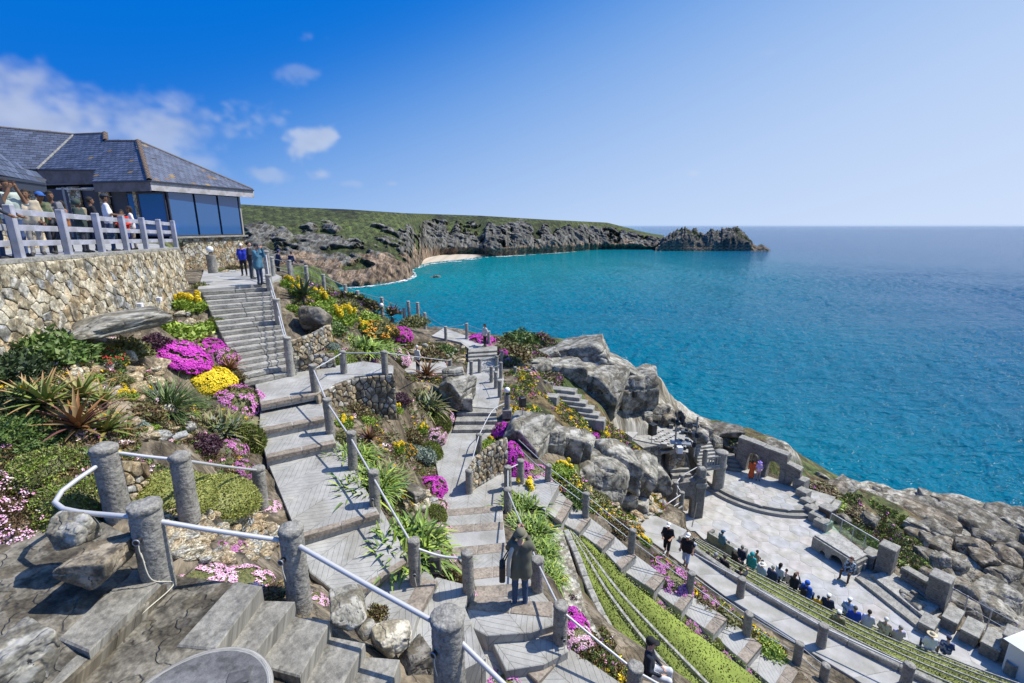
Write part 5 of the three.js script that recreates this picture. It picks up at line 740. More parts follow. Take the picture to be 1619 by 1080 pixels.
railing('silver handrail on granite posts down the scored path', [[499, 621, -5.28], [522, 679, -5.78], [558, 736, -6.2], [593, 802, -6.55], [657, 919, -7.12], [741, 936, -7.42]], { r: .125, h: .98, rails: [.82], rr: .026, bulge: [0, 0, 0, 0, V(0, -.06, 0)] });
railing('silver handrail curving round the landing above the dry stone wall', [[501, 619, -5.28], [544, 590, -5.25], [609, 590, -5.25], [712, 590, -8.5]], { r: .12, h: .86, rails: [.9], rr: .02, skip: [0] });
railing('tall granite posts with twin handrails beside the long stair', [[425, 441, -2.5], [431, 482, -3.4], [443, 524, -4.15], [460, 590, -5.15]], { r: .135, h: 1.35, rails: [.88, .5], rr: .022, mat: mat.postLight });
railing('weathered posts and twin rails along the upper path', [[399, 437, -2.5], [432, 436, -2.5], [459, 440, -2.75], [486, 446, -3.25], [513, 458, -3.9], [547, 474, -4.6], [567, 483, -4.98], [605, 492, -5.7], [640, 508, -6.7], [647, 497, -6.2], [661, 499, -6.3], [672, 515, -7.1], [705, 537, -7.9], [738, 532, -7.8], [773, 544, -8.3]], { r: .115, h: .98, rails: [.9, .5], rr: .014, railMat: mat.cable, mat: mat.postLight });
railing('row of close granite posts beside the footpath gate', [[793, 576, -8.7], [785, 585, -8.7], [792, 596, -8.72], [777, 603, -8.75], [784, 612, -8.75], [790, 627, -8.8]], { r: .11, h: .92, rails: [.85], rr: .014, railMat: mat.cable });
railing('granite posts leading down to the outcrop steps', [[814, 602, -9.3], [835, 606, -9.6], [843, 600, -9.6], [862, 623, -10.2], [872, 625, -10.5]], { r: .11, h: .9, rails: [.9, .55], rr: .014 });
railing('pair of granite posts with an arched white handrail to the lamp pillar', [[742, 778, -9.42], [758, 716, -9.36], [797, 664, -8.9]], { r: .13, h: .9, rails: [.92], rr: .022, skip: [2], bulge: [0, V(0, .35, 0)] });
railing('granite posts with a cable handrail down the slab stair', [[820, 722, -9.0], [866, 766, -9.62], [926, 812, -10.35], [998, 870, -11.2], [1089, 937, -12.25], [1180, 1003, -13.05], [1259, 1050, -13.75], [1300, 1084, -14.1]], { r: .13, h: .85, rails: [.86, .45], rr: .016, railMat: mat.cable, skip: [0] });
railing('granite posts and silver handrail beside the strap leaf bed', [[823, 763, -9.44], [803, 773, -9.44], [803, 812, -9.35], [849, 939, -8.0], [885, 1021, -7.9], [1000, 1118, -8.5], [1110, 1180, -9]], { r: .14, h: .95, rails: [.86], rr: .024 });
railing('pale handrail and stub posts along the walkway kerb', [[1096, 898, -14.75], [1170, 941, -14.75], [1298, 1019, -14.75], [1431, 1082, -14.75]], { r: .16, h: .85, rails: [.85], rr: .03, skip: [0] });
railing('two granite posts flanking the lattice gate', [[745, 592, -8.72], [758, 588, -8.72]], { r: .11, h: .85, rails: [] });
{ const a = PY(758, 588, -8.72), b = PY(781, 582, -8.7), g = thing('lattice_gate', a, 'low dark lattice gate across the footpath', 'gate'); for (const y of [.15, .7]) partW(g, 'rail', beamUp(a.clone().add(V(0, y, 0)), b.clone().add(V(0, y, 0)), .03, .05), mat.cable); for (let k = 0; k < 5; k++) { const p = a.clone().lerp(b, k / 5), q = a.clone().lerp(b, (k + 1) / 5); partW(g, 'lattice_bar', beam(p.clone().add(V(0, .15, 0)), q.clone().add(V(0, .7, 0)), .02, .02), mat.cable); partW(g, 'lattice_bar', beam(p.clone().add(V(0, .7, .02)), q.clone().add(V(0, .15, .02)), .02, .02), mat.cable); } }
// ================= stage and lower auditorium =================
const E = (px, py, y = FL) => PY(px, py, y);
// hexagonal paving of the stage floor
const stage = structure('stage_floor', prism(floorPts.map(p => V(p.x, FL - .012, p.z)), .5), M([.45, .44, .42]), 'pale stage floor of large hexagonal slabs');
const hexMats = [[.53, .52, .50], [.55, .525, .495], [.51, .51, .51], [.56, .545, .51], [.53, .495, .47], [.485, .49, .495]].map(c => M(c, { map: rep(T.slab, .6), bumpMap: rep(T.bump, .8), bumpScale: .003 }));
function hexGeo(r, off = 0) { const P = []; for (let k = 0; k < 6; k++) P.push(V(Math.cos(k * Math.PI / 3) * r, 0, Math.sin(k * Math.PI / 3) * r)); return dirUV(prism(P, .05), .3 + off, off * 1.3, off * .7); }   // joints are the gaps between slabs
function hexes(parent, R, y, inside, sd) { setSeed(sd); const ges = Array.from({ length: 9 }, (_, i) => hexGeo(R * .992, i * 3.7)); const x0 = 5, x1 = 40; let n = 0; for (let i = 0; i < 60; i++) for (let j = 0; j < 60; j++) { const x = x0 + i * R * 1.5, z = -42 + (j + (i % 2) / 2) * R * 1.7321; if (x > x1 || z > -8 || !inside(x, z)) continue; if (n++ > 296) continue; const m = part(parent, 'paving_slab', pick(ges), pick(hexMats)); m.position.set(x, y, z); } }
const platA = E(1164, 742, FL), platB = E(1240, 770, FL), platC = platA.clone().lerp(platB, .55), platDir = platB.clone().sub(platA).normalize(), platR = platC.distanceTo(E(1199, 806, FL));
const platTurn = Math.atan2(-platDir.z, platDir.x);                    // local x runs along the wall, local z out of it
hexes(stage, .62, FL, (x, z) => inPoly(x, z, floorPts) && Math.hypot(x - platC.x, z - platC.z) > platR + .1, 12);
{
  const g = thing('stage_platform', V(platC.x, FL, platC.z), 'raised half round platform with two steps before the arched wall', 'platform');
  const half = (r, h) => new THREE.CylinderGeometry(r, r + .02, h, 48, 1, false, -Math.PI / 2 - .12, Math.PI + .24);
  part(g, 'lower_step', half(platR + .38, .24).translate(0, .08, 0), mat.granite); part(g, 'upper_step', half(platR, .38).translate(0, .17, 0), mat.granite); part(g, 'nosing', new THREE.TorusGeometry(platR - .01, .03, 6, 48, Math.PI).rotateX(Math.PI / 2).translate(0, .35, 0), mat.graniteDark);
  setSeed(4); const ges = Array.from({ length: 7 }, (_, i) => hexGeo(.46, i * 2.9)); for (let i = -20; i < 20; i++) for (let j = -20; j < 20; j++) { const x = i * .465 * 1.5, z = (j + (Math.abs(i) % 2) / 2) * .465 * 1.7321; if (Math.hypot(x, z) < platR - .35 && z > .1) { const m = part(g, 'paving_slab', pick(ges), pick(hexMats)); m.position.set(x, .375, z); } }
  g.rotation.y = platTurn;
}
// arched wall at the back of the platform
const wallStone = gran([.30, .28, .26], .5, { bumpScale: .03 });
function archWall(g, A, B, hA, hB, th, arches) {   // straight piece A->B (feet), arches: [from, to, spring, rise] along it
  const L = Math.hypot(B.x - A.x, B.z - A.z), sh = new THREE.Shape(); sh.moveTo(0, 0); let last = 0; for (const [a, b, sp] of arches) { sh.lineTo(a, 0); sh.lineTo(a, sp); const r = (b - a) / 2; for (let k = 1; k < 12; k++) { const t = Math.PI * (1 - k / 12); sh.lineTo(a + r + r * Math.cos(t), sp + r * Math.sin(t)); } sh.lineTo(b, sp); sh.lineTo(b, 0); } sh.lineTo(L, 0); sh.lineTo(L, hB); sh.lineTo(0, hA);
  const ge = new THREE.ExtrudeGeometry(sh, { depth: th, bevelEnabled: true, bevelSize: .02, bevelThickness: .02, bevelSegments: 1 }); ge.translate(0, 0, -th / 2).rotateY(Math.atan2(-(B.z - A.z), B.x - A.x)).translate(A.x, A.y, A.z); return boxUV(ge);
}
{
  const A = E(1164, 742, FL + .05), B = E(1203, 756, FL + .05), C0 = E(1240, 770, FL + .05), D0 = E(1262, 779, FL), g = thing('arched_wall', A, 'dark granite wall with two round arches behind the half round platform', 'wall');
  const d1 = A.distanceTo(B), d2 = B.distanceTo(C0);
  partW(g, 'wall_section', archWall(g, A, B, 2.7, 2.6, .55, [[.75, 1.7, 1.45]]), wallStone); partW(g, 'wall_section', archWall(g, B, C0, 2.55, 2.5, .56, [[.35, 1.3, 1.35]]), wallStone); partW(g, 'wall_section', archWall(g, C0.clone().add(V(.02, 0, .02)), D0, 1.9, 1.75, .5, [[.35, .75, .6]]), wallStone);
  for (const [p, q, h1, h2] of [[A, B, 2.72, 2.62], [B, C0, 2.57, 2.52], [C0, D0, 1.92, 1.77]]) partW(g, 'coping', beamUp(p.clone().add(V(0, h1 + .06, 0)), q.clone().add(V(0, h2 + .06, 0)), .68, .12), mat.granite);
  const st = thing('curved_steps', E(1150, 748), 'curved dark steps between the round tower and the arched wall', 'steps'); for (let k = 0; k < 5; k++) { const p = E(1150 - k * 1.5, 750 - k * 7, FL + .1 + k * .22); partW(st, 'step_block', boxAt(2.2 - k * .15, .24, .5, p, -.25), mat.graniteDark); }
  // stepped blocks that run on from the wall
  [[1264, 780, 1.25, .8], [1268, 793, .95, .75], [1275, 803, .7, .75], [1283, 813, .62, .8], [1291, 824, .6, .8], [1300, 834, .55, .85]].forEach(([px, py, h, w], i) => single('parapet_block', boxAt(w, h, w * .95, E(px, py), .55, .03).translate(0, -.02, 0), mat.granite, ['tallest parapet block against the arched wall', 'second parapet block stepping down from the arched wall', 'third parapet block stepping down from the arched wall', 'low parapet block before the dark box', 'low parapet block beside the dark box', 'last low parapet block before the arched bench'][i], 'stone block', 'blocks stepping down along the stage edge'));
}
// round tower with its balcony
{
  const b = E(1134, 776), g = thing('round_tower', b, 'round granite tower pillar topped by a small balcony', 'tower'); part(g, 'shaft', boxUV(new THREE.LatheGeometry([[.46, -.2], [.46, .1], [.4, .25], [.39, 1.85], [.46, 1.95], [.46, 2.1], [.4, 2.12], [.38, 2.95], [.44, 2.98], [.44, 3.1], [.3, 3.16], [0, 3.18]].map(p => new THREE.Vector2(...p)), 24)), mat.granite);
  const P = [E(1107, 780), E(1134, 776)].map(p => p.clone().add(V(0, 2.05, -.15))); partW(g, 'balcony_slab', beamUp(P[0], P[1], 1.0, .2), mat.granite); for (const y of [.15, .85]) partW(g, 'balustrade_rail', beamUp(P[0].clone().add(V(0, y, .4)), P[1].clone().add(V(0, y, .4)), .1, .1), mat.postLight); for (let k = 0; k < 6; k++) { const p = P[0].clone().lerp(P[1], (k + .5) / 6.4); partW(g, 'baluster', beam(p.clone().add(V(0, .15, .4)), p.clone().add(V(0, .85, .4)), .07, .07), mat.postLight); }
  part(g, 'balcony_post', postGeo(.17, 1.5, false, 2)[0].clone().translate(P[0].x - b.x, 2.0, P[0].z - b.z + .3), mat.post);
  const Q0 = E(1118, 752, FL + 1.2), Q1 = E(1139, 757, FL + 1); for (const y of [1.2, 1.8]) partW(g, 'balustrade_rail', beamUp(V(Q0.x, FL + y + .7, Q0.z), V(Q1.x, FL + y + .6, Q1.z), .08, .08), mat.post);
}
// square pier carrying an arch, stair beside it
{
  const b = E(1101, 815), g = thing('stage_pier', b, 'tall narrow granite pier with a half arch beside the stage stair', 'pier'); part(g, 'shaft', box(.62, 3.0, .62, .05).translate(0, -.1, 0), mat.graniteDark); part(g, 'block', box(.72, .35, .72, .04).translate(0, 2.2, 0), mat.granite); part(g, 'cap', box(.5, .6, .5, .08).translate(.05, 2.9, 0), mat.granite);
  const A = b.clone().add(V(-2.2, 0, -.1)), B = b.clone().add(V(-.25, 0, 0)); partW(g, 'half_arch', archWall(g, A, B, 2.3, 2.7, .5, [[.75, 1.75, 1.2]]), wallStone);
  const s = thing('stage_stair', E(1070, 790), 'granite stair climbing from the stage to the lodge door', 'steps'); for (let k = 0; k < 7; k++) partW(s, 'step_block', boxAt(1.5, .26 + k * .22, .36, E(1085 - k * 2.0, 783 - k * 3, FL).add(V(-.2 * k * 0, 0, -.33 * k * .6)), .12), mat.granite);
  const s2 = thing('tower_stair', E(1100, 730), 'curved concrete steps rising behind the lighting rig', 'steps'); for (let k = 0; k < 8; k++) partW(s2, 'step_block', boxAt(1.7 - k * .06, .3, .5, E(1117 - k * 1.6, 731 - k * 5.2, FL + 1.3 + k * .17), .1 + k * .04), mat.postLight);
}
railing('short posts with twin white rails up the stage stair', [[1018, 842, -17.6], [1049, 826, -17.5], [1076, 807, -17.4], [1066, 791, -17.1], [1075, 778, -16.9], [1103, 762, -16.6]], { r: .16, h: 1.3, rails: [.9, .5], rr: .03 });
{ const a = E(1046, 842, -17.9), b = E(1077, 822, -17.7), g = thing('picket_balustrade', a, 'weathered picket balustrade beside the walkway', 'balustrade'); for (const y of [.08, .95]) partW(g, 'rail', beamUp(a.clone().add(V(0, y, 0)), b.clone().add(V(0, y, 0)), .08, .09), mat.postLight); for (let k = 0; k < 13; k++) { const p = a.clone().lerp(b, k / 12); partW(g, 'picket', beam(p.clone().add(V(0, .05, 0)), p.clone().add(V(0, .95, 0)), .045, .05), mat.post); } }
{ const a = PD(1101, 795, 25), g = single('metal_pole', tube([E(1094, 833, -18.2), E(1102, 795, -16)], .03, 6, 2), mat.rail, 'leaning white metal pole beside the pier', 'pole'); }
// lodge: rubble cabin with a paved roof
{
  const b = E(1030, 765, -18), g = thing('stone_lodge', b, 'stone lodge with a paved roof and narrow dark doorway', 'building'); setSeed(31);
  const F0 = E(1012, 762, -18), F1 = E(1080, 748, -18), up = 2.7, dir = F1.clone().sub(F0).normalize();
  // the front is built round an open doorway; the room behind is dark because it has a roof
  const nrm = V(-dir.z, 0, dir.x); if (nrm.z < 0) nrm.multiplyScalar(-1); const LW = F0.distanceTo(F1), at2 = t => F0.clone().addScaledVector(dir, t * LW), ms = [mat.graniteDark, mat.granite, mat.tan[5], mat.tan[3]], turn = Math.atan2(-dir.z, dir.x);
  for (const [t0, t1, y0, y1] of [[0, .44, -18.6, -15.3], [.62, 1, -18.6, -15.3], [.44, .62, -15.95, -15.3]]) { const w2 = wallMap([at2(t0), at2(t1)], [y0, y0], [y1, y1], 0); masonry(g, w2.W, y1 - y0, .45, w2.f(y1 - y0), { depth: .06, mats: ms }); const c = at2((t0 + t1) / 2).addScaledVector(nrm, -.22); partW(g, 'wall_core', boxAt((t1 - t0) * LW, y1 - y0, .36, V(c.x, y0, c.z), turn), mat.granite); }
  const inn = at2(.5).addScaledVector(nrm, -2.2); partW(g, 'back_wall', boxAt(LW, 3.3, .2, V(inn.x, -18.6, inn.z), turn), mat.granite); for (const t of [0.02, .98]) { const c = at2(t).addScaledVector(nrm, -1.3); partW(g, 'side_wall', boxAt(.2, 3.3, 1.9, V(c.x, -18.6, c.z), turn), mat.granite); } { const c = at2(.5).addScaledVector(nrm, -1.2); partW(g, 'ceiling', boxAt(LW, .12, 2.5, V(c.x, -15.4, c.z), turn), mat.granite); }
  const dm = at2(.53); partW(g, 'lintel', boxAt(1.25, .2, .5, dm.clone().addScaledVector(nrm, .1).add(V(0, 2.1, 0)), turn), mat.granite);
  const ry = -18 + up + .1, R = [[988, 712], [1012, 660], [1055, 655], [1086, 692], [1080, 712], [1040, 704]]; const T0 = [[1000, 694], [1024, 665], [1060, 668], [1098, 699], [1070, 704], [1040, 702]].map(p => E(...p, ry)); partW(g, 'roof', dirUV(prism(T0, .25), .4), mat.postLight);
  for (let k = 0; k < 6; k++) for (let j = 0; j < 4; j++) { const p = E(1024 + k * 9.5 + j * 3, 672 + k * 3.9 + j * 7, ry + .02); partW(g, 'roof_slab', boxAt(.62, .04, .5, p, -.35, .01), k % 2 ? mat.postLight : mat.concrete); }
  for (let k = 0; k < 9; k++) { const p = E(1004, 681, ry).lerp(E(1034, 664, ry), k / 8); partW(g, 'crenel', boxAt(.3, .3, .3, p, -.3), mat.graniteDark); } for (let k = 0; k < 7; k++) { const p = E(1034, 664, ry).lerp(E(1090, 690, ry), k / 6); partW(g, 'crenel', boxAt(.32, .28, .3, p, -.3), mat.graniteDark); }
  slab(g, 'ramp', [[940, 652, -14.2], [958, 650, -14.2], [1012, 680, -15.0], [1000, 692, -15.0]].map(p => PY(...p).sub(b)), mat.concrete, .4, { noctrl: 1 });
}
// lighting rig
{
  const b = PD(1080, 718, 29.5), g = thing('lighting_rig', b, 'black scaffold of stage lanterns behind the lodge roof', 'lighting rig'); setSeed(9); const p0 = PD(1066, 716, 29.2), p1 = PD(1097, 722, 29.6);
  for (const p of [p0, p1]) partW(g, 'pole', tube([p, p.clone().add(V(0, 2.9, 0))], .06, 8, 2), mat.cable); for (const y of [1.0, 1.7, 2.3]) partW(g, 'crossbar', tube([p0.clone().add(V(0, y, 0)), p1.clone().add(V(0, y, 0))], .04, 6, 2), mat.cable);
  const lan = mergeGeometries([new THREE.CylinderGeometry(.14, .11, .3, 10).rotateX(1.2).toNonIndexed(), new THREE.BoxGeometry(.2, .24, .2).translate(0, .05, -.18).toNonIndexed()]); for (let k = 0; k < 16; k++) { const m = partW(g, 'lantern', lan.clone().rotateY(rr(-.8, .8)).translate(...p0.clone().lerp(p1, rr(-.05, 1.05)).add(V(0, pick([.9, 1.6, 2.2, .4]), rr(-.2, .3))).toArray()), mat.black); }
  const q = PD(1075, 655, 29); for (let k = 0; k < 4; k++) partW(g, 'lantern', lan.clone().translate(q.x + rr(-.2, .2), q.y - k * .22, q.z + rr(-.1, .1)), mat.black); partW(g, 'desk', boxAt(1.3, .08, .5, PD(1076, 701, 29), -.2), mat.cable); partW(g, 'white_cabinet', boxAt(.35, .45, .3, PD(1074, 716, 28.2)), mat.white);
}
// loudspeakers
[[826, 643, 19.6, 'black loudspeaker on the flower bank below the globe lamp'], [995, 715, 24, 'black loudspeaker on top of the long granite outcrop'], [1031, 687, 25.5, 'black loudspeaker on a stand over the lodge roof'], [1003, 628, 32, 'small black loudspeaker fixed to the great outcrop face']].forEach(([px, py, D, l], i) => { const p = PD(px, py, D), s = [.28, .26, .42, .3][i], g = thing('loudspeaker', p, l, 'loudspeaker'); part(g, 'cabinet', box(s, s * 1.6, s * .8, .02), mat.black); part(g, 'cone', new THREE.CylinderGeometry(s * .33, s * .33, .02, 18).rotateX(Math.PI / 2).translate(0, s * .6, s * .41), M([.03, .03, .03], { roughness: .9 })); part(g, 'stand', new THREE.CylinderGeometry(.02, .02, i === 3 ? .1 : .6, 8).translate(0, i === 3 ? -.04 : -.28, 0), mat.cable); g.rotation.y = .5; });
// bench with arches, pillars and parapets on the sea side
{
  const P = [[1288, 846], [1326, 842], [1372, 876], [1352, 886]].map(p => E(...p, FL + .85)), g = thing('arched_bench', E(1330, 880), 'long granite bench on low arches at the stage edge', 'bench');
  partW(g, 'seat_slab', dirUV(prism(P, .14), .3), mat.postLight); const A = P[0].clone(), B = P[3].clone(); A.y = B.y = FL; const L = A.distanceTo(B); partW(g, 'arcade', archWall(g, A, B, .75, .75, .22, [[.5, L * .36, .12], [L * .46, L * .80, .12]]), mat.granite); const A2 = P[1].clone(), B2 = P[2].clone(); A2.y = B2.y = FL; partW(g, 'back_wall', beamUp(A2.clone().add(V(0, .36, 0)), B2.clone().add(V(0, .36, 0)), .25, .72), mat.granite); for (const [u, v] of [[P[0], P[1]], [P[3], P[2]]]) partW(g, 'end_wall', beamUp(V(u.x, FL + .36, u.z), V(v.x, FL + .36, v.z), .2, .7), mat.granite);
}
const blockM = gran([.29, .28, .265], .6, { bumpScale: .02 });
function pillar(px, py, w, d, h, label, turn = .62) { const b = E(px, py), g = thing('granite_pillar', b, label, 'pillar'); const n = Math.max(2, Math.round(h / .55)); for (let k = 0; k < n; k++) part(g, 'course', box(w * (1 - (k % 2) * .02), h / n - .008, d * (1 - (k % 2) * .02), .02).translate(0, k * h / n, 0), blockM); part(g, 'cap', box(w * 1.04, .1, d * 1.04, .03).translate(0, h, 0), mat.granite); g.rotation.y = turn; return g; }
pillar(1397, 908, .75, .75, 1.75, 'square granite pillar between the arched bench and pierced parapet'); pillar(1478, 958, .85, .8, 1.7, 'square granite pillar at the end of the pierced parapet');
pillar(1374, 893, .9, .6, .75, 'low granite block butted against the first square pillar'); pillar(1600, 1046, .95, .9, 1.3, 'large granite block beside the white tent');
{ const A = E(1424, 922), B = E(1466, 948), g = thing('pierced_parapet', A, 'granite parapet with square openings between the two pillars', 'parapet'); partW(g, 'base_course', beamUp(A.clone().add(V(0, .3, 0)), B.clone().add(V(0, .3, 0)), .4, .6), blockM); for (let k = 0; k < 4; k++) { const p = A.clone().lerp(B, (k + .15) / 3.3); partW(g, 'pier', boxAt(.26, .34, .34, p.add(V(0, .6, 0)), .62), blockM); } partW(g, 'coping', beamUp(A.clone().add(V(0, 1.0, 0)), B.clone().add(V(0, 1.0, 0)), .46, .12), mat.granite); }
[[1503, 987, 1.25, .55, .6, 'low granite block next to the pierced parapet pillar'], [1534, 1008, 1.25, .6, .6, 'low granite block carrying a dark panel'], [1566, 1029, 1.3, .6, .65, 'low granite block beside the large end block'], [1466, 995, 1.0, .55, .5, 'free standing granite bench block on the stage']].forEach(([px, py, w, d, h, l], i) => { const b = E(px, py), g = thing('granite_bench_block', b, l, 'stone block'); part(g, 'block', box(w, h - .08, d, .03), blockM); part(g, 'top', box(w * 1.05, .1, d * 1.06, .02).translate(0, h - .08, 0), mat.granite); if (i === 1) part(g, 'panel', box(.8, .36, .02, .005).translate(0, .1, d / 2 + .012), M([.06, .09, .09], { roughness: .3 })); if (i === 3) part(g, 'foot', box(w * 1.15, .1, d * 1.3, .02), mat.granite); g.rotation.y = .62; });
[[1350, 900, .7, 'small step block where the seated man rests'], [1362, 893, 1.0, 'step block at the end of the arched bench']].forEach(([px, py, w, l]) => single('step_stone', boxAt(w, .45, .6, E(px, py), .62, .02), mat.granite, l, 'stone block'));
{ const P = [[1385, 922], [1412, 910], [1480, 962], [1452, 976]], g = thing('side_platform', E(1430, 945), 'low two step platform in front of the pierced parapet', 'platform'); partW(g, 'lower_step', dirUV(prism([[1352, 912], [1400, 904], [1490, 968], [1458, 996]].map(p => E(...p, FL + .16)), .2), .6), mat.granite); partW(g, 'upper_step', dirUV(prism([[1376, 908], [1408, 902], [1488, 958], [1462, 976]].map(p => E(...p, FL + .34)), .2), .6), mat.postLight); }
{ const a = E(1310, 838, FL), b = E(1384, 884, FL), g = thing('glass_balustrade', a, 'thin green glass balustrade behind the arched bench', 'balustrade'), gl = new THREE.MeshPhysicalMaterial({ color: C([.6, .85, .7]), transmission: 1, roughness: .05, thickness: 0, ior: 1.5 }); for (let k = 0; k < 4; k++) { const p = a.clone().lerp(b, k / 4), q = a.clone().lerp(b, (k + .96) / 4), d = q.clone().sub(p), L = d.length(); partW(g, 'pane', new THREE.PlaneGeometry(L, .95).rotateY(Math.atan2(-d.z, d.x)).translate((p.x + q.x) / 2, FL + .7, (p.z + q.z) / 2), gl); partW(g, 'post', beam(p.clone().add(V(0, -.2, 0)), p.clone().add(V(0, 1.2, 0)), .04, .04), mat.rail); } partW(g, 'top_rail', beamUp(a.clone().add(V(0, 1.2, 0)), b.clone().add(V(0, 1.2, 0)), .05, .04), mat.rail); }
{ const b = E(1306, 822, FL), g = thing('storage_box', b, 'dark timber box beside the parapet blocks', 'box'); part(g, 'body', box(.85, .9, .7, .02), M([.10, .075, .06])); part(g, 'lid', box(.92, .08, .78, .02).translate(0, .9, 0), mat.granite); g.rotation.y = .5; }
{ const b = E(1662, 1082, FL), g = thing('white_tent', b, 'corner of a white fabric tent at the stage edge', 'tent'); part(g, 'wall', box(2.2, 1.5, 2.2, .05), M([.75, .77, .8])); part(g, 'roof', new THREE.ConeGeometry(1.75, .9, 4).rotateY(.785).translate(0, 1.94, 0), M([.8, .82, .85])); g.rotation.y = .3; }
single('stub_post', postGeo(.2, .7, false, 4)[0].translate(...E(1596, 1066).toArray()), mat.post, 'short stub post before the white tent', 'post');
railing('thin wire fence on metal uprights beyond the granite blocks', [[1500, 958, -18.9], [1524, 972, -18.9], [1560, 994, -18.9], [1600, 1016, -18.9]], { r: .03, h: 1.1, rails: [.98, .5], rr: .012, mat: mat.rail });
{ const b = E(1148, 868, FL), g = thing('stage_bench', b, 'angled granite bench with armrests by the turf', 'bench'), d = E(1178, 872, FL).sub(E(1144, 852, FL)).normalize(), tr = Math.atan2(-d.z, d.x); part(g, 'seat', box(2.0, .14, .55, .02).translate(0, .3, 0), mat.granite); for (const s of [-1, 1]) part(g, 'armrest', box(.18, .6, .55, .02).translate(s * 1.05, 0, 0), blockM); part(g, 'backrest', box(2.0, .55, .14, .02).translate(0, .1, .32), mat.granite); g.rotation.y = tr; }

// turf seat rows between walkway and stage
const grassM = M([1, 1, 1], { vertexColors: true, roughness: .95 });
function bladesOn(pts, label, name, n, pal0, hgt, sd) { setSeed(sd); }
const turfTops = [];
{
  const inn = turfIn, out = turfOut, rows = 5;
  const ci = new THREE.CatmullRomCurve3(inn.map(p => V(p.x, 0, p.z))), co = new THREE.CatmullRomCurve3(out.map(p => V(p.x, 0, p.z))); const at = (u, t) => ci.getPoint(u).lerp(co.getPoint(u), t);
  for (let r = 0; r < rows; r++) {
    const y = lerp(-14.95, FL + .05, (r + .35) / rows), g = thing('turf_seat_row', V(at(.5, (r + .5) / rows).x, y, at(.5, (r + .5) / rows).z), ['turf seat row against the walkway kerb', 'second turf seat row below the walkway', 'turf seat row in the middle of the bank', 'turf seat row next to the lowest', 'lowest turf seat row along the stage floor'][r], 'turf seating', 'curved turf seats'); setSeed(60 + r);
    const drop = (FL + .05 + 14.95) / rows, N = 60, pos = [], col = [], idx = []; for (let i = 0; i <= N; i++) for (let j = 0; j <= 4; j++) { const p = at(i / N, (r + [0, .3, .62, .72, 1.02][j]) / rows), h = y + [0, .02, 0, -.06, Math.max(drop - .03, FL - y - .1)][j] + .03 * fbm(p.x * 2, 0, p.z * 2, 2); pos.push(p.x, h, p.z); const k = .8 + .6 * fbm(p.x * .9, 3, p.z * .9, 3); col.push(.185 * k, .215 * k, .05 * k); }
    for (let i = 0; i < N; i++) for (let j = 0; j < 4; j++) { const a = i * 5 + j; idx.push(a, a + 1, a + 5, a + 1, a + 6, a + 5); } partW(g, 'turf', geo(pos, idx, col), grassM);
    // stone edging in lengths
    for (let i = 0; i < 24; i++) { const a = at(i / 24, (r + .7) / rows), b = at((i + .985) / 24, (r + .7) / rows); a.y = b.y = y + .03; partW(g, 'edging_stone', beamUp(a, b, .05, .06), mat.postLight); }
    const up = []; for (let i = 0; i < 4200; i++) { const u = rnd(), p = at(u, (r + rr(.02, .62)) / rows), c = pick([[.21, .24, .055], [.26, .28, .07], [.19, .22, .05]]), s = rr(.02, .045), a = rr(0, 6.28); up.push([p.x, y + .01, p.z, c, s, a]); }
    const gp = [], gc = [], gi = []; let q = 0; for (const [x, yy, z, c, s, a] of up) { const dx = Math.cos(a) * .03, dz = Math.sin(a) * .03; gp.push(x - dx, yy, z - dz, x + dx, yy, z + dz, x + dz, yy + s, z + dx); for (let k = 0; k < 3; k++) gc.push(c[0] * .8, c[1] * .8, c[2] * .8); gi.push(q, q + 1, q + 2); q += 3; } { const gg = geo(gp, gi, gc), nn = gg.attributes.normal; for (let i = 0; i < nn.count; i++) nn.setXYZ(i, 0, 1, 0); partW(g, 'grass', gg, leafM).userData.kind = 'stuff'; }
    turfTops.push({ y, at: (u) => at(u, (r + .5) / rows) });
  }
}
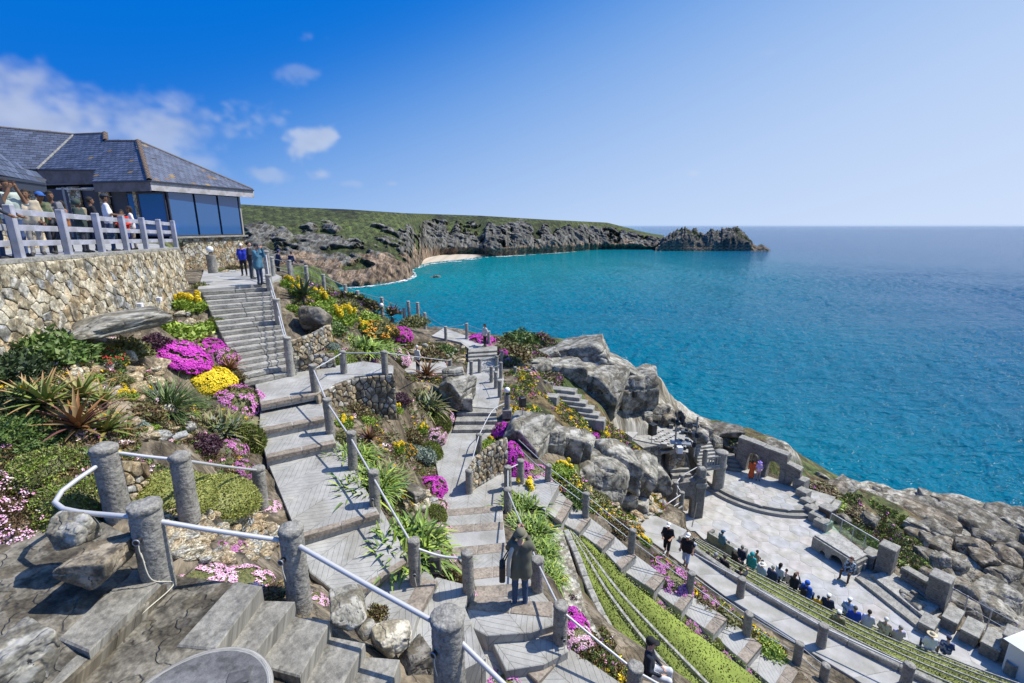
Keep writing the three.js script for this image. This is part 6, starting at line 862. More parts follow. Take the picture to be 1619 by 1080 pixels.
// upper turf strips beside the slab stair, with stone edging between
{
  const Lb = stripL, Rb = stripR;
  const mid = (i, t) => [lerp(Rb[i][0], Lb[i][0], t), lerp(Rb[i][1], Lb[i][1], t)];
  const strips = [[0, .5, 0], [.53, .70, .1], [.73, .96, .2]], yAt = (i, t, up) => lerp(stripRy[i], stripLy[i], t) + up;
  strips.forEach(([t0, t1, up], r) => {
    const base = PY(...mid(2, (t0 + t1) / 2), yAt(2, (t0 + t1) / 2, up)), g = thing('turf_strip', base, ['broad turf strip beside the flower edged slab stair', 'narrow middle turf strip between stone edgings', 'upper turf strip below the tan rock path'][r], 'turf'); setSeed(80 + r);
    const cA = new THREE.CatmullRomCurve3(Lb.map((_, i) => PY(...mid(i, t0), yAt(i, t0, up)))), cB = new THREE.CatmullRomCurve3(Lb.map((_, i) => PY(...mid(i, t1), yAt(i, t1, up)))); const N = 40, pos = [], col = [], idx = []; const at = (u, v) => cA.getPoint(u).lerp(cB.getPoint(u), v);
    for (let i = 0; i <= N; i++) for (let j = 0; j <= 5; j++) { const p = at(i / N, j / 5); pos.push(p.x, p.y + .04 * fbm(p.x * 3, 0, p.z * 3, 2) - (j === 0 || j === 5 ? .25 : 0), p.z); const n = fbm(p.x * 1.1, 2, p.z * 1.1, 3), k = .9 + .7 * n; col.push(.20 * k, .25 * k, .045 * k); } for (let i = 0; i < N; i++) for (let j = 0; j < 5; j++) { const a = i * 6 + j; idx.push(a, a + 6, a + 1, a + 1, a + 6, a + 7); } partW(g, 'turf', geo(pos, idx, col), grassM);
    const gp = [], gc = [], gi = []; let q = 0; for (let k = 0; k < 6000 * (t1 - t0) + 800; k++) { const p = at(rnd(), rr(.02, .98)), c = pick([[.21, .26, .05], [.25, .29, .06], [.18, .24, .045]]), s = rr(.02, .045), a = rr(0, 6.28), dx = Math.cos(a) * .02, dz = Math.sin(a) * .02; gp.push(p.x - dx, p.y, p.z - dz, p.x + dx, p.y, p.z + dz, p.x + dz * 2, p.y + s, p.z + dx * 2); const f = .8; for (let m = 0; m < 3; m++) gc.push(c[0] * f, c[1] * f, c[2] * f); gi.push(q, q + 1, q + 2); q += 3; } { const gg = geo(gp, gi, gc), nn = gg.attributes.normal; for (let i = 0; i < nn.count; i++) nn.setXYZ(i, 0, 1, 0); partW(g, 'grass', gg, leafM).userData.kind = 'stuff'; }
    for (let i = 0; i < 12; i++) { const a = cB.getPoint(i / 12).add(V(-.03, -.08, .03)), b = cB.getPoint((i + .99) / 12).add(V(-.03, -.08, .03)); partW(g, 'edging_stone', beamUp(a, b, r === 2 ? .22 : .1, .24), mat.postLight); }
  });
  // tan rock path at the top of the turf
  const T1 = [[870, 806], [886, 818], [893, 850], [912, 905], [925, 960], [952, 1010], [975, 1060]], T2 = [[848, 806], [866, 830], [872, 868], [884, 920], [900, 985], [915, 1020], [935, 1060]]; const tp = structure('rock_path', null, null, 'tan trodden rock ledge above the turf'); for (let i = 0; i < 6; i++) slab(tp, 'rock_slab', [[...T1[i], -10.3], [...T1[i + 1], -10.3], [...T2[i + 1], -10.28], [...T2[i], -10.28]], mat.tan[3], .6, { noctrl: 1 });
}
console.log('stage');
// ================= garden walls, rocks and planting =================
const depthOf = p => -p.z * CP - p.y * SP, pxm = (p) => depthOf(p) / FOC;              // metres per reference pixel at a place
(() => {
  const W = (label, line, bottom, top, s, o = {}) => { const L = line.map(p => PY(...p)), g = thing('dry_stone_wall', L[0].clone().setY(bottom[0]), label, 'wall'); setSeed(label.length * 13); const wm = wallMap(L, bottom, top, .05), H = top[0] - bottom[0]; masonry(g, wm.W, H, s, wm.f(H), { depth: .08, joint: .018, flat: .75, ...o }); return g; };
  W('curved grey brown dry stone wall below the rounded landing', [[503, 626, -5.27], [530, 611, -5.27], [560, 599.5, -5.27], [592, 596, -5.27], [624, 594, -5.27]], [-6.5, -6.7, -6.8, -6.9, -7.0], [-5.24, -5.24, -5.24, -5.24, -5.24], .2, { mats: [mat.tan[5], mat.tan[3], mat.tan[0], mat.rockWarm] });
  W('low tan stone wall at the foot of the long stair', [[466, 588, -5.25], [500, 584, -5.25], [531, 580, -5.25]], [-5.35, -5.35, -5.35], [-4.68, -4.66, -4.7], .2);
  W('upper tan stone wall holding the bank beside the stair', [[462, 563, -4.75], [495, 553, -4.75], [524, 536, -4.6]], [-4.9, -4.9, -4.7], [-4.15, -4.1, -3.95], .2);
  W('tan stone wall curving up to the magenta flowers', [[743, 777, -9.44], [752, 769, -9.44], [768, 760, -9.44], [784, 752, -9.44], [802, 744, -9.44]], [-9.5, -9.5, -9.5, -9.5, -9.5], [-8.55, -8.3, -8.15, -8.05, -8.0], .19);
  W('short tan stone wall behind the ribbed post', [[190, 797, -3.9], [212, 795, -4.0], [240, 790, -4.15]], [-4.1, -4.2, -4.3], [-3.25, -3.3, -3.5], .16);
})();
// ---- boulders
function boulder(parent, px, py, w, h, D, rot, m, variant = 0, deep = 1) { const c = PD(px, py, D), k = pxm(c), g = sized(rockSet[variant % 9], w * k / 2, h * k / 2, w * k / 2 * deep, 0, rot, 0); return partW(parent, 'boulder', g.translate(c.x, c.y, c.z), m); }
(() => {
  const O = (label, list, m) => { const b = PD(list[0][0], list[0][1], list[0][4]), g = thing('rock_outcrop', b, label, 'rock'); list.forEach(([px, py, w, h, D, tilt], i) => { const c = PD(px, py, D), k = pxm(c); const ge = sized(blockSet[i % 7], w * k * .63, h * k * .5, Math.max(w, h) * k * .55, 0, ((i * 37) % 10 - 5) * .08, tilt || 0).translate(c.x, c.y, c.z); partW(g, 'boulder', ge, i % 3 === 2 ? mat.rockPale : m); }); };
  O('great rounded granite outcrop above the sea beyond the flower bank', [[945, 612, 76, 84, 33.5], [1000, 616, 66, 74, 35], [886, 596, 62, 70, 33.5], [912, 555, 88, 36, 37, .3], [836, 580, 70, 38, 33], [970, 578, 84, 30, 36, -.45], [1022, 600, 30, 50, 37], [915, 585, 60, 40, 35.5], [862, 560, 40, 16, 35, .2]], mat.rock);
  O('long pillowed granite outcrop below the flower bank', [[835, 694, 62, 84, 19.2, .1], [869, 698, 38, 64, 19.8, -.15], [896, 700, 38, 54, 20.4, -.2], [922, 702, 32, 38, 21.4, -.3], [940, 752, 96, 82, 21.2, -.25], [972, 724, 66, 50, 22.8, -.5], [1008, 750, 46, 76, 24, -.35], [1031, 758, 34, 60, 25, -.3], [985, 788, 40, 34, 22.4], [905, 775, 50, 40, 20], [1010, 798, 30, 22, 22.5]], mat.rock);
  O('stacked lichened boulder beside the footpath steps', [[722, 615, 44, 52, 22.5], [716, 590, 34, 22, 23], [728, 634, 34, 28, 22.2], [712, 628, 26, 30, 22.6]], mat.rock);
  const solo = [[122, 838, 68, 60, 4.75, mat.rock, 'grey boulder wedged behind the ribbed post'], [160, 886, 104, 56, 4.55, mat.rockWarm, 'brown boulder lying on the rock slab'], [500, 503, 52, 42, 19.5, mat.rockDark, 'striped grey boulder in the bank beside the stair'], [552, 968, 70, 54, 5.0, mat.rock, 'pale boulder beside the rough steps'], [622, 1005, 64, 50, 5.0, mat.tan[4], 'pale tan boulder below the handrail'], [655, 1050, 60, 62, 4.9, mat.rockDark, 'shaded brown boulder beside the thick post'], [575, 995, 32, 26, 4.95, mat.rock, 'small lichened boulder among the step rocks'], [655, 778, 34, 22, 11.2, mat.rockDark, 'grey boulder beneath the magenta cushion'], [190, 508, 150, 30, 11.5, mat.rock, 'long flat grey rock at the foot of the rubble wall'], [20, 1050, 110, 90, 3.2, mat.rock, 'lichened rock beside the rock slab'], [1106, 688, 34, 24, 33, mat.rock, 'grey rock beyond the lighting rig'], [1145, 680, 56, 18, 36, mat.rockDark, 'long dark rock on the cliff beyond the tower']];
  const nearSet = [rockGeo(811, 26, 14, .055, 9), rockGeo(845, 26, 18, .055, 8)], nm = [mat.rock, mat.rockWarm, mat.rockDark, mat.tan[4]].map(m => { const c = m.clone(); c.map = rep(T.rock, .7); c.bumpMap = rep(T.rockBump, .7); c.bumpScale = .03; return c; });
  solo.forEach(([px, py, w, h, D, m, l], i) => { const near = D < 6; if (near) m = nm[[mat.rock, mat.rockWarm, mat.rockDark, mat.tan[4]].indexOf(m)]; const c = PD(px, py, D), k = pxm(c); single('boulder', sized(near ? nearSet[i % 2] : rockSet[(i * 4) % 9], w * k / 2, h * k / 2, w * k * .42, 0, i * 1.7, i === 8 ? .08 : 0).translate(c.x, c.y, c.z), m, l, 'rock'); });
  // the tumbled cliff to seaward of the stage
  const big = [[1460, 811, 60, 26], [1524, 816, 60, 30], [1560, 834, 66, 46], [1600, 826, 54, 56], [1453, 840, 44, 34], [1371, 820, 34, 44], [1331, 817, 26, 32], [1334, 764, 36, 28], [1535, 856, 50, 48], [1580, 900, 48, 38], [1538, 934, 60, 54], [1577, 935, 58, 56], [1588, 872, 40, 40], [1610, 878, 44, 44], [1502, 886, 42, 40], [1482, 884, 24, 36], [1496, 916, 56, 34], [1522, 955, 40, 34], [1608, 940, 50, 70], [1568, 960, 50, 40], [1425, 812, 46, 34], [1398, 800, 40, 26], [1475, 835, 36, 26], [1508, 838, 44, 26], [1555, 878, 40, 26], [1520, 900, 40, 30], [1600, 985, 60, 50], [1490, 850, 34, 24], [1440, 800, 40, 20], [1500, 804, 50, 22], [1580, 812, 50, 26], [1618, 845, 40, 40], [1545, 815, 40, 26], [1360, 782, 36, 22], [1410, 835, 26, 26], [1390, 850, 18, 16], [1395, 865, 16, 12]];
  setSeed(17); const extra = []; for (let i = 0; i < 46; i++) extra.push([rr(1440, 1640), rr(820, 990), rr(16, 34), rr(12, 26)]); for (let i = 0; i < 16; i++) { const t = i / 15; extra.push([lerp(1300, 1619, t), lerp(752, 812, Math.pow(t, .8)) + rr(-4, 14), rr(18, 40), rr(12, 22)]); }
  for (let i = 0; i < 26; i++) { const t = i / 25; extra.push([lerp(1020, 1195, t) + rr(-6, 6), lerp(640, 702, t) + rr(-6, 18), rr(16, 30), rr(12, 24)]); }
  const all = [...big, ...extra]; all.forEach(([px, py, w, h], i) => { if (px > 1262 && px < 1442) { if (py > 772 && !(i >= 4 && i <= 7)) return; w *= .66; h *= .62; } const p = hit(px, py + h * .35, 20), k = pxm(p); const cliff = px > 1260, big1 = rr(.75, 1.35); w *= big1; h *= big1; if (!cliff && Math.abs(p.z) < 25) return; const m = [mat.cliffWarm, mat.cliff, mat.cliff, mat.cliffPale][i % 4]; const s = sized(i % 2 ? blockSet[i % 7] : rockSet[(i * 5 + 2) % 9], w * k * .6, h * k * .52, w * k * .52, rr(-.2, .2), rr(-1.2, 1.2), rr(-.5, .1)); single('boulder', s.translate(p.x, p.y + h * k * .1, p.z), m, cliff ? (i < 20 ? 'large weathered granite boulder tumbled on the sea cliff' : 'small granite boulder tumbled on the sea cliff') : 'grey boulder on the cliff edge behind the stone lodge', 'rock', cliff ? (i < 20 ? 'large boulders of the sea cliff' : 'small boulders of the sea cliff') : 'boulders behind the lodge'); });
})();
{ const g = thing('outcrop_steps', PD(900, 650, 27), 'granite steps descending between the flower bank and the great outcrop', 'steps'); [[862, 627, 26.5, 1.6], [884, 617, 28, 2.2], [893, 627, 27.4, 2.0], [905, 636, 27, 1.8], [918, 645, 26.6, 1.6], [928, 655, 26.2, 1.5], [938, 664, 25.8, 1.4]].forEach(([px, py, D, w]) => partW(g, 'step_block', boxAt(w, .6, .7, PD(px, py, D).add(V(0, -.45, 0)), -.35, .03), mat.granite)); }
// ---- rockery stones set in the beds
(() => {
  const beds = [['rockery', 'rubble rockery between the ribbed posts', [[255, 800], [300, 785], [395, 790], [440, 850], [425, 885], [340, 890], [262, 880]], 230, 17], ['rockery', 'scattered stones in the planted bed under the rubble wall', [[100, 580], [200, 560], [300, 585], [290, 640], [330, 690], [230, 700], [190, 650], [110, 600]], 55, 20], ['rockery', 'tan stones edging the bed beside the long stair', [[255, 490], [315, 480], [330, 540], [300, 580], [285, 520]], 24, 15], ['rockery', 'tan stones under the strap leaf plants', [[600, 780], [690, 770], [695, 820], [640, 800]], 22, 16], ['rockery', 'loose stones beside the stage stair', [[990, 790], [1060, 778], [1045, 815], [1005, 832]], 40, 12], ['rockery', 'tan stones beside the far path', [[650, 545], [740, 550], [738, 575], [700, 570], [650, 560]], 34, 10], ['rockery', 'tan rubble under the restaurant plinth', [[300, 405], [390, 405], [400, 430], [330, 440]], 30, 11], ['rockery', 'stones along the bank above the slab stair', [[940, 780], [1010, 800], [1010, 850], [970, 830]], 26, 10]];
  beds.forEach(([n, label, poly, count, s], bi) => {
    const g = structure(n, null, null, label); setSeed(300 + bi); const P = poly.map(p => ({ x: p[0], z: p[1] })), x0 = Math.min(...P.map(p => p.x)), x1 = Math.max(...P.map(p => p.x)), y0 = Math.min(...P.map(p => p.z)), y1 = Math.max(...P.map(p => p.z)); let k = 0, tries = 0;
    while (k < count && tries++ < 3000) { const px = rr(x0, x1), py = rr(y0, y1); if (!inPoly(px, py, P)) continue; const p = hit(px, py), r = s * rr(.5, 1.35) * pxm(p) / 2, m = part(g, 'stone', pebbleSet[k % 7], pick(mat.tan)); m.position.set(p.x, p.y + r * .1, p.z); m.scale.set(r * rr(1, 1.5), r * rr(.55, .9), r * rr(.9, 1.3)); m.rotation.set(rr(-.3, .3), rr(0, 6), rr(-.3, .3)); k++; }
  });
})();
// ---- plants: kind, px, py of the foot, width in reference pixels, height share, label
const garden = [
  ['green_mat', 345, 508, 30, 1, 'green cushion beside the top of the long stair'], ['olive_shrub', 318, 455, 26, .9, 'olive cushion where the rubble wall meets the stair'], ['lime_shrub', 322, 520, 34, .9, 'lime cushion spilling on the long stair'], ['brown_shrub', 372, 600, 34, 1, 'brown cushion at the lower stair edge'], ['green_mat', 352, 432, 26, .8, 'green cushion beside the globe lamp post'], ['brown_shrub', 372, 428, 30, .7, 'brown cushion under the restaurant plinth'], ['shrub', 300, 402, 30, 1.2, 'dark green shrub at the end of the terrace fence'], ['olive_shrub', 352, 402, 24, .8, 'olive shrub against the restaurant plinth'],
  ['shrub', 85, 560, 110, .75, 'broad leafy green shrub at the foot of the rubble wall'], ['red_flower', 162, 568, 58, .9, 'green bush with red flowers below the flat grey rock'], ['olive_shrub', 205, 556, 66, .8, 'olive leaved shrub beside the red flowered bush'], ['purple_shrub', 246, 545, 46, .9, 'dark purple leaved shrub beside the magenta mound'], ['lime_shrub', 283, 535, 84, .7, 'bright leafy shrub below the tan wall stones'], ['yellow_flower', 300, 486, 48, .8, 'yellow flowered plant at the end of the rubble wall'],
  ['magenta_mat', 288, 562, 82, .55, 'magenta flowering mound above the yellow bush'], ['magenta_mat', 328, 550, 54, .8, 'magenta flowering mound against the long stair'], ['mauve_mat', 352, 566, 44, 1.2, 'mauve flowering mound spilling on the long stair'], ['yellow_bush', 334, 606, 68, .85, 'dome of bright yellow flowers below the magenta mound'], ['spiky_grass', 262, 640, 120, .75, 'dark spiky grass fountain in bare soil'], ['mauve_mat', 374, 640, 84, 1.05, 'large mauve flowering mound at the foot of the long stair'], ['green_mat', 386, 700, 56, 1.6, 'green trailing mound hanging beside the scored path'], ['strap_dark', 350, 680, 84, .9, 'clump of thick blue green leaves beside the large mauve mound'], ['purple_shrub', 320, 702, 54, .7, 'low purple leaved shrub beside the stone plaque'], ['mauve_mat', 366, 708, 44, .9, 'small mauve flowering mound under the blue green clump'], ['lime_shrub', 397, 706, 26, .9, 'small lime shrub at the path edge'],
  ['dark_shrub', 20, 590, 90, .9, 'dark tangled shrub under the rubble wall end'], ['dark_shrub', 30, 640, 90, .8, 'dark shrub behind the big aloes'], ['shrub', 15, 680, 76, .7, 'ferny green shrub beside the big aloes'], ['shrub', 60, 700, 60, .6, 'low green shrub under the big aloes'], ['yellow_flower', 199, 628, 32, .8, 'small yellow flowered plant beside the aloes'], ['brown_shrub', 228, 655, 62, .6, 'reddish brown low shrub beside the aloes'], ['grey_shrub', 214, 672, 34, .7, 'silver grey cushion beside the rubble stones'], ['lime_shrub', 237, 676, 24, .8, 'tiny lime cushion among rubble stones'], ['lime_shrub', 140, 600, 36, .7, 'lime cushion above the aloes'], ['lime_shrub', 305, 655, 18, .8, 'pale lime tuft beside the spiky grass'], ['olive_shrub', 185, 600, 40, .6, 'olive cushion between bed stones'],
  ['heather', 20, 835, 110, 1.1, 'tall pink heather bush at the edge of the rock slab'], ['heather', -25, 800, 120, 1.0, 'pink heather bush behind the rock slab'], ['green_mat', 108, 800, 120, .95, 'dense olive green mound behind the curved handrail'], ['green_mat', 65, 740, 100, .8, 'olive green mound below the fern'], ['shrub', 150, 725, 60, .6, 'green shrub between aloes and olive mound'], ['clipped_hedge', 268, 786, 130, .72, 'clipped rounded green hedge behind the rockery post'], ['clipped_hedge', 336, 790, 130, .66, 'clipped rounded green hedge over the rockery'], ['mauve_mat', 378, 742, 36, 1.4, 'mauve trail at the end of the clipped mound'],
  ['pink_mat', 186, 872, 56, .9, 'pale pink flowers behind the brown boulder'], ['pink_mat', 318, 916, 80, .38, 'pale pink flower carpet beside the rough steps'], ['pink_mat', 382, 916, 90, .42, 'pale pink flower carpet before the handrail post'], ['brown_shrub', 415, 940, 70, .5, 'brown trailing cushion below the pink carpet'], ['mauve_mat', 366, 862, 44, .6, 'small mauve cushion in the rockery'], ['pink_mat', 496, 945, 46, .5, 'pink flower trail beside the handrail post'], ['pink_mat', 532, 960, 46, .4, 'pink flower trail above the pale boulder'], ['pink_mat', 425, 800, 36, .5, 'pink cushion at the rockery corner'], ['olive_shrub', 380, 798, 50, .4, 'olive cushion along the rockery top'], ['strap_dark', 272, 852, 26, .6, 'small green succulent in the rockery'], ['strap_dark', 352, 822, 26, .6, 'small green succulent above the rockery'], ['brown_shrub', 594, 978, 46, 1.1, 'rounded brown shrub among the step rocks'], ['mauve_mat', 748, 1066, 84, .6, 'mauve flower carpet behind the thick post'], ['mauve_mat', 800, 1082, 90, .5, 'mauve flower carpet near the lower slabs'], ['strap_clump', 752, 1084, 64, .9, 'young strap leaf tuft in the mauve carpet'],
  ['strap_clump', 556, 720, 66, .9, 'strap leaf clump at the second handrail post'], ['strap_clump', 580, 765, 92, .95, 'strap leaf clump behind the third handrail post'], ['strap_clump', 640, 862, 124, .95, 'large bright strap leaf clump by the plaque post'], ['strap_dark', 612, 760, 76, .8, 'brownish strap leaf clump beside the bright clumps'], ['magenta_mat', 681, 772, 50, 1.1, 'magenta flower cushion above the second path'], ['grey_shrub', 672, 722, 40, .9, 'silver shrub beside the trailing flowers'], ['grey_shrub', 655, 714, 36, .7, 'grey green cushion beside the silver shrub'], ['orange_flower', 640, 712, 36, .8, 'orange flowered cushion in the middle bed'], ['brown_shrub', 650, 694, 38, .9, 'dark red succulent shrub in the middle bed'], ['yellow_flower', 606, 640, 36, 1, 'tall yellow flower spikes below the dry stone wall'], ['yellow_flower', 622, 648, 28, .8, 'yellow flower spikes in bare soil'], ['yellow_flower', 666, 678, 20, .9, 'yellow flower spikes beside the red succulent'], ['yellow_flower', 627, 710, 24, 1, 'yellow flower spikes above the strap leaves'], ['yellow_flower', 542, 670, 30, .8, 'yellow flower spikes at the first handrail post'], ['brown_shrub', 562, 652, 44, .7, 'brown succulent rosettes below the dry stone wall'], ['purple_shrub', 632, 632, 32, .8, 'dark purple succulent below the dry stone wall'], ['lime_shrub', 578, 668, 30, .8, 'lime rosette plant in the middle bed'], ['strap_dark', 668, 640, 72, .9, 'green strap leaf clump at the top of the middle bed'], ['shrub', 695, 632, 40, .9, 'green shrub beside the stacked boulder'], ['olive_shrub', 545, 690, 40, .7, 'olive cushion beside the scored path'], ['green_mat', 692, 668, 40, 1.3, 'green trailing cushion above the dark steps'], ['pink_mat', 702, 660, 32, 1.3, 'pink trailing flowers above the dark steps'], ['pink_mat', 686, 690, 34, 1.4, 'pink trailing flowers beside the second path'], ['green_mat', 678, 716, 40, 1.4, 'green trailing cushion beside the second path'], ['pink_mat', 716, 640, 26, 1.1, 'pink flowers beside the stacked boulder'],
  ['pink_mat', 694, 800, 30, 1.1, 'pink trailing flowers below the magenta cushion'], ['green_mat', 686, 812, 40, 1.1, 'green trailing cushion below the magenta cushion'], ['pink_mat', 698, 838, 30, 1.1, 'pink trailing flowers by the rising steps'], ['green_mat', 692, 862, 44, .9, 'green trailing cushion by the rising steps'], ['pink_mat', 704, 880, 36, .8, 'pink trailing flowers beside the plaque post'], ['brown_shrub', 718, 918, 50, .8, 'brown trailing cushion beside the path post'], ['pink_mat', 738, 940, 34, .7, 'pink flowers at the foot of the path post'],
  ['strap_clump', 824, 800, 66, .9, 'strap leaf clump at the top of the right hand bed'], ['strap_clump', 838, 836, 70, .9, 'strap leaf clump in the middle of the right hand bed'], ['strap_clump', 852, 872, 62, .9, 'strap leaf clump beside the photographer'], ['strap_clump', 866, 905, 56, .8, 'strap leaf clump at the foot of the right hand bed'], ['yellow_flower', 836, 776, 44, .8, 'yellow flower cluster at the top of the right hand bed'], ['green_mat', 858, 830, 46, .9, 'green trailing edge of the right hand bed'], ['olive_shrub', 872, 868, 44, .8, 'olive trailing edge of the right hand bed'], ['yellow_flower', 888, 925, 22, 1.1, 'bright yellow blooms beside the handrail'], ['yellow_flower', 872, 838, 18, .8, 'small yellow blooms over the rock path'], ['magenta_mat', 903, 985, 56, 1.0, 'magenta flower mound beside the lower handrail post'], ['pink_mat', 912, 1008, 50, .9, 'pink flower mound below the magenta mound'], ['magenta_mat', 880, 968, 36, .8, 'magenta flowers at the handrail foot'], ['purple_shrub', 905, 950, 20, 1.2, 'dark red rosette above the magenta mound'],
  ['yellow_flower', 458, 452, 30, .9, 'yellow flowers at the head of the long stair'], ['yellow_flower', 470, 462, 28, .9, 'yellow flowers beside the dark agave'], ['yellow_flower', 497, 470, 30, .9, 'yellow flowers behind the dark agave'], ['yellow_flower', 512, 478, 34, .9, 'yellow flowers on the bank below the weathered posts'], ['yellow_flower', 532, 508, 44, .9, 'broad yellow flowers in the middle of the bank'], ['yellow_flower', 548, 502, 34, 1, 'tall yellow flowers in the middle of the bank'], ['lime_shrub', 506, 490, 42, .8, 'lime green shrub on the bank'], ['olive_shrub', 548, 484, 42, .7, 'olive cushion at the top of the bank'], ['lime_shrub', 462, 490, 22, 1, 'small lime tuft beside the striped boulder'], ['strap_clump', 562, 545, 84, .7, 'broad lime strap leaf clump on the bank'], ['strap_clump', 592, 545, 60, .7, 'lime strap leaf clump beside the orange flowers'], ['yellow_flower', 574, 522, 28, 1, 'yellow flowers over the strap leaves'], ['orange_flower', 590, 526, 60, .7, 'orange flowered shrub on the bank'], ['orange_flower', 610, 524, 40, .8, 'orange flowered shrub beside the far magenta mound'], ['magenta_mat', 634, 528, 36, .8, 'magenta mound near the upper path posts'], ['olive_shrub', 655, 512, 46, .7, 'olive cushion beside the upper path posts'], ['green_mat', 538, 570, 56, .8, 'rounded green cushion above the landing'], ['mauve_mat', 584, 563, 40, .8, 'mauve cushion above the landing'], ['pink_mat', 628, 562, 44, .9, 'pale pink cushion above the landing'], ['grey_shrub', 523, 550, 26, .9, 'silver tuft beside the upper tan wall'], ['brown_shrub', 684, 568, 56, .7, 'brown succulents beside the far path'], ['shrub', 706, 556, 36, .7, 'green shrub beside the far path'], ['lime_shrub', 580, 505, 40, .7, 'lime shrub below the upper railing'], ['shrub', 525, 520, 44, .6, 'green cushion below the striped boulder'], ['olive_shrub', 560, 560, 36, .6, 'olive cushion above the landing rail'],
  ['magenta_mat', 760, 538, 46, .6, 'magenta mound behind the woman on the path'], ['olive_shrub', 806, 545, 60, .6, 'heathy hummock beyond the path posts'], ['shrub', 826, 536, 56, .6, 'green hummock on the cliff edge'], ['brown_shrub', 845, 540, 50, .6, 'brown heath on the cliff edge'], ['brown_shrub', 812, 562, 60, .5, 'brown heath above the outcrop'], ['magenta_mat', 795, 560, 18, 1.2, 'magenta tuft at the path posts'], ['lime_shrub', 772, 712, 38, .9, 'lime shrub on top of the tan curved wall'], ['yellow_flower', 778, 700, 22, .8, 'yellow flowers on top of the tan curved wall'],
  ['magenta_mat', 796, 690, 40, 1.6, 'top of the magenta cascade by the lamp pillar'], ['magenta_mat', 805, 718, 44, 1.3, 'middle of the magenta cascade against the outcrop'], ['magenta_mat', 818, 742, 44, 1.0, 'foot of the magenta cascade against the outcrop'], ['mauve_mat', 842, 750, 56, .6, 'mauve cushion under the long outcrop'], ['lime_shrub', 880, 746, 44, .6, 'lime leaves under the long outcrop'], ['yellow_flower', 892, 742, 34, .7, 'yellow flowers under the long outcrop'], ['shrub', 908, 790, 50, .8, 'dark green bush beside the slab stair'], ['olive_shrub', 945, 790, 40, .7, 'olive bush under the outcrop end'], ['brown_shrub', 976, 832, 44, .6, 'brown and yellow herbs beside the slab stair'], ['orange_flower', 1000, 838, 36, .6, 'orange flowered herbs beside the slab stair'], ['yellow_flower', 1018, 856, 26, .7, 'yellow flowers beside the walkway'], ['mauve_mat', 1062, 918, 66, .8, 'lilac flowering bush between stair and walkway'], ['mauve_mat', 1044, 898, 40, .8, 'lilac flowers above the lilac bush'], ['mauve_mat', 1118, 948, 36, .7, 'lilac tuft beside the walkway'], ['brown_shrub', 1110, 956, 40, .5, 'brown herbs beside the slab stair'], ['olive_shrub', 1152, 980, 46, .6, 'olive herbs between stair and walkway'], ['lime_shrub', 1215, 1030, 50, .6, 'lime herbs at the lower stair'], ['magenta_mat', 985, 712, 14, 1.2, 'tiny magenta tuft in an outcrop crack'], ['magenta_mat', 940, 690, 16, 1.2, 'tiny magenta tuft on the flower bank'],
  ['olive_shrub', 1160, 696, 40, .6, 'heath clump behind the arched wall'], ['shrub', 1175, 700, 36, .5, 'green clump behind the arched wall'], ['lime_shrub', 1310, 792, 44, .4, 'heath clump on the seaward slope'], ['brown_shrub', 1350, 812, 56, .4, 'rusty heath on the seaward slope'], ['brown_shrub', 1300, 775, 50, .4, 'rusty heath beside the arched wall'],
];
for (const [k, px, py, w, h, label] of garden) { const p = hit(px, py); p.y -= .03; const s = w * pxm(p); plant(k, p, s, label, { h }); }
[[75, 652, 96, 'aloe', 'large aloe with upright leaves beside the dark shrub'], [130, 640, 84, 'aloe', 'aloe behind the reddish aloe'], [127, 690, 100, 'red', 'reddish aloe in front of the aloe group'], [171, 692, 80, 'aloe', 'green aloe beside the rubble stones'], [166, 648, 66, 'aloe', 'smaller aloe beside the brown shrub'], [45, 640, 70, 'aloe', 'aloe half hidden by the dark shrub'], [364, 590, 44, 'red', 'red spiky rosette beside the yellow dome'], [481, 476, 58, 'agave', 'dark agave on the bank beside the stair'], [620, 505, 40, 'agave', 'dark agave beside the small globe lamp'], [598, 497, 34, 'agave', 'dark agave below the upper railing'], [288, 388, 26, 'agave', 'agave at the end of the terrace fence'], [585, 700, 44, 'red', 'brown aloe in the middle bed'], [612, 775, 50, 'aloe', 'aloe beside the bright strap leaves'], [675, 600, 46, 'red', 'red tinged aloe below the far path']].forEach(([px, py, w, k, l], i) => { const p = i === 10 ? PD(px, py + 6, 21.2) : hit(px, py); rosette(p, w * pxm(p) * 1.3, l, { kind: k, n: k === 'agave' ? 18 : 36 }); });
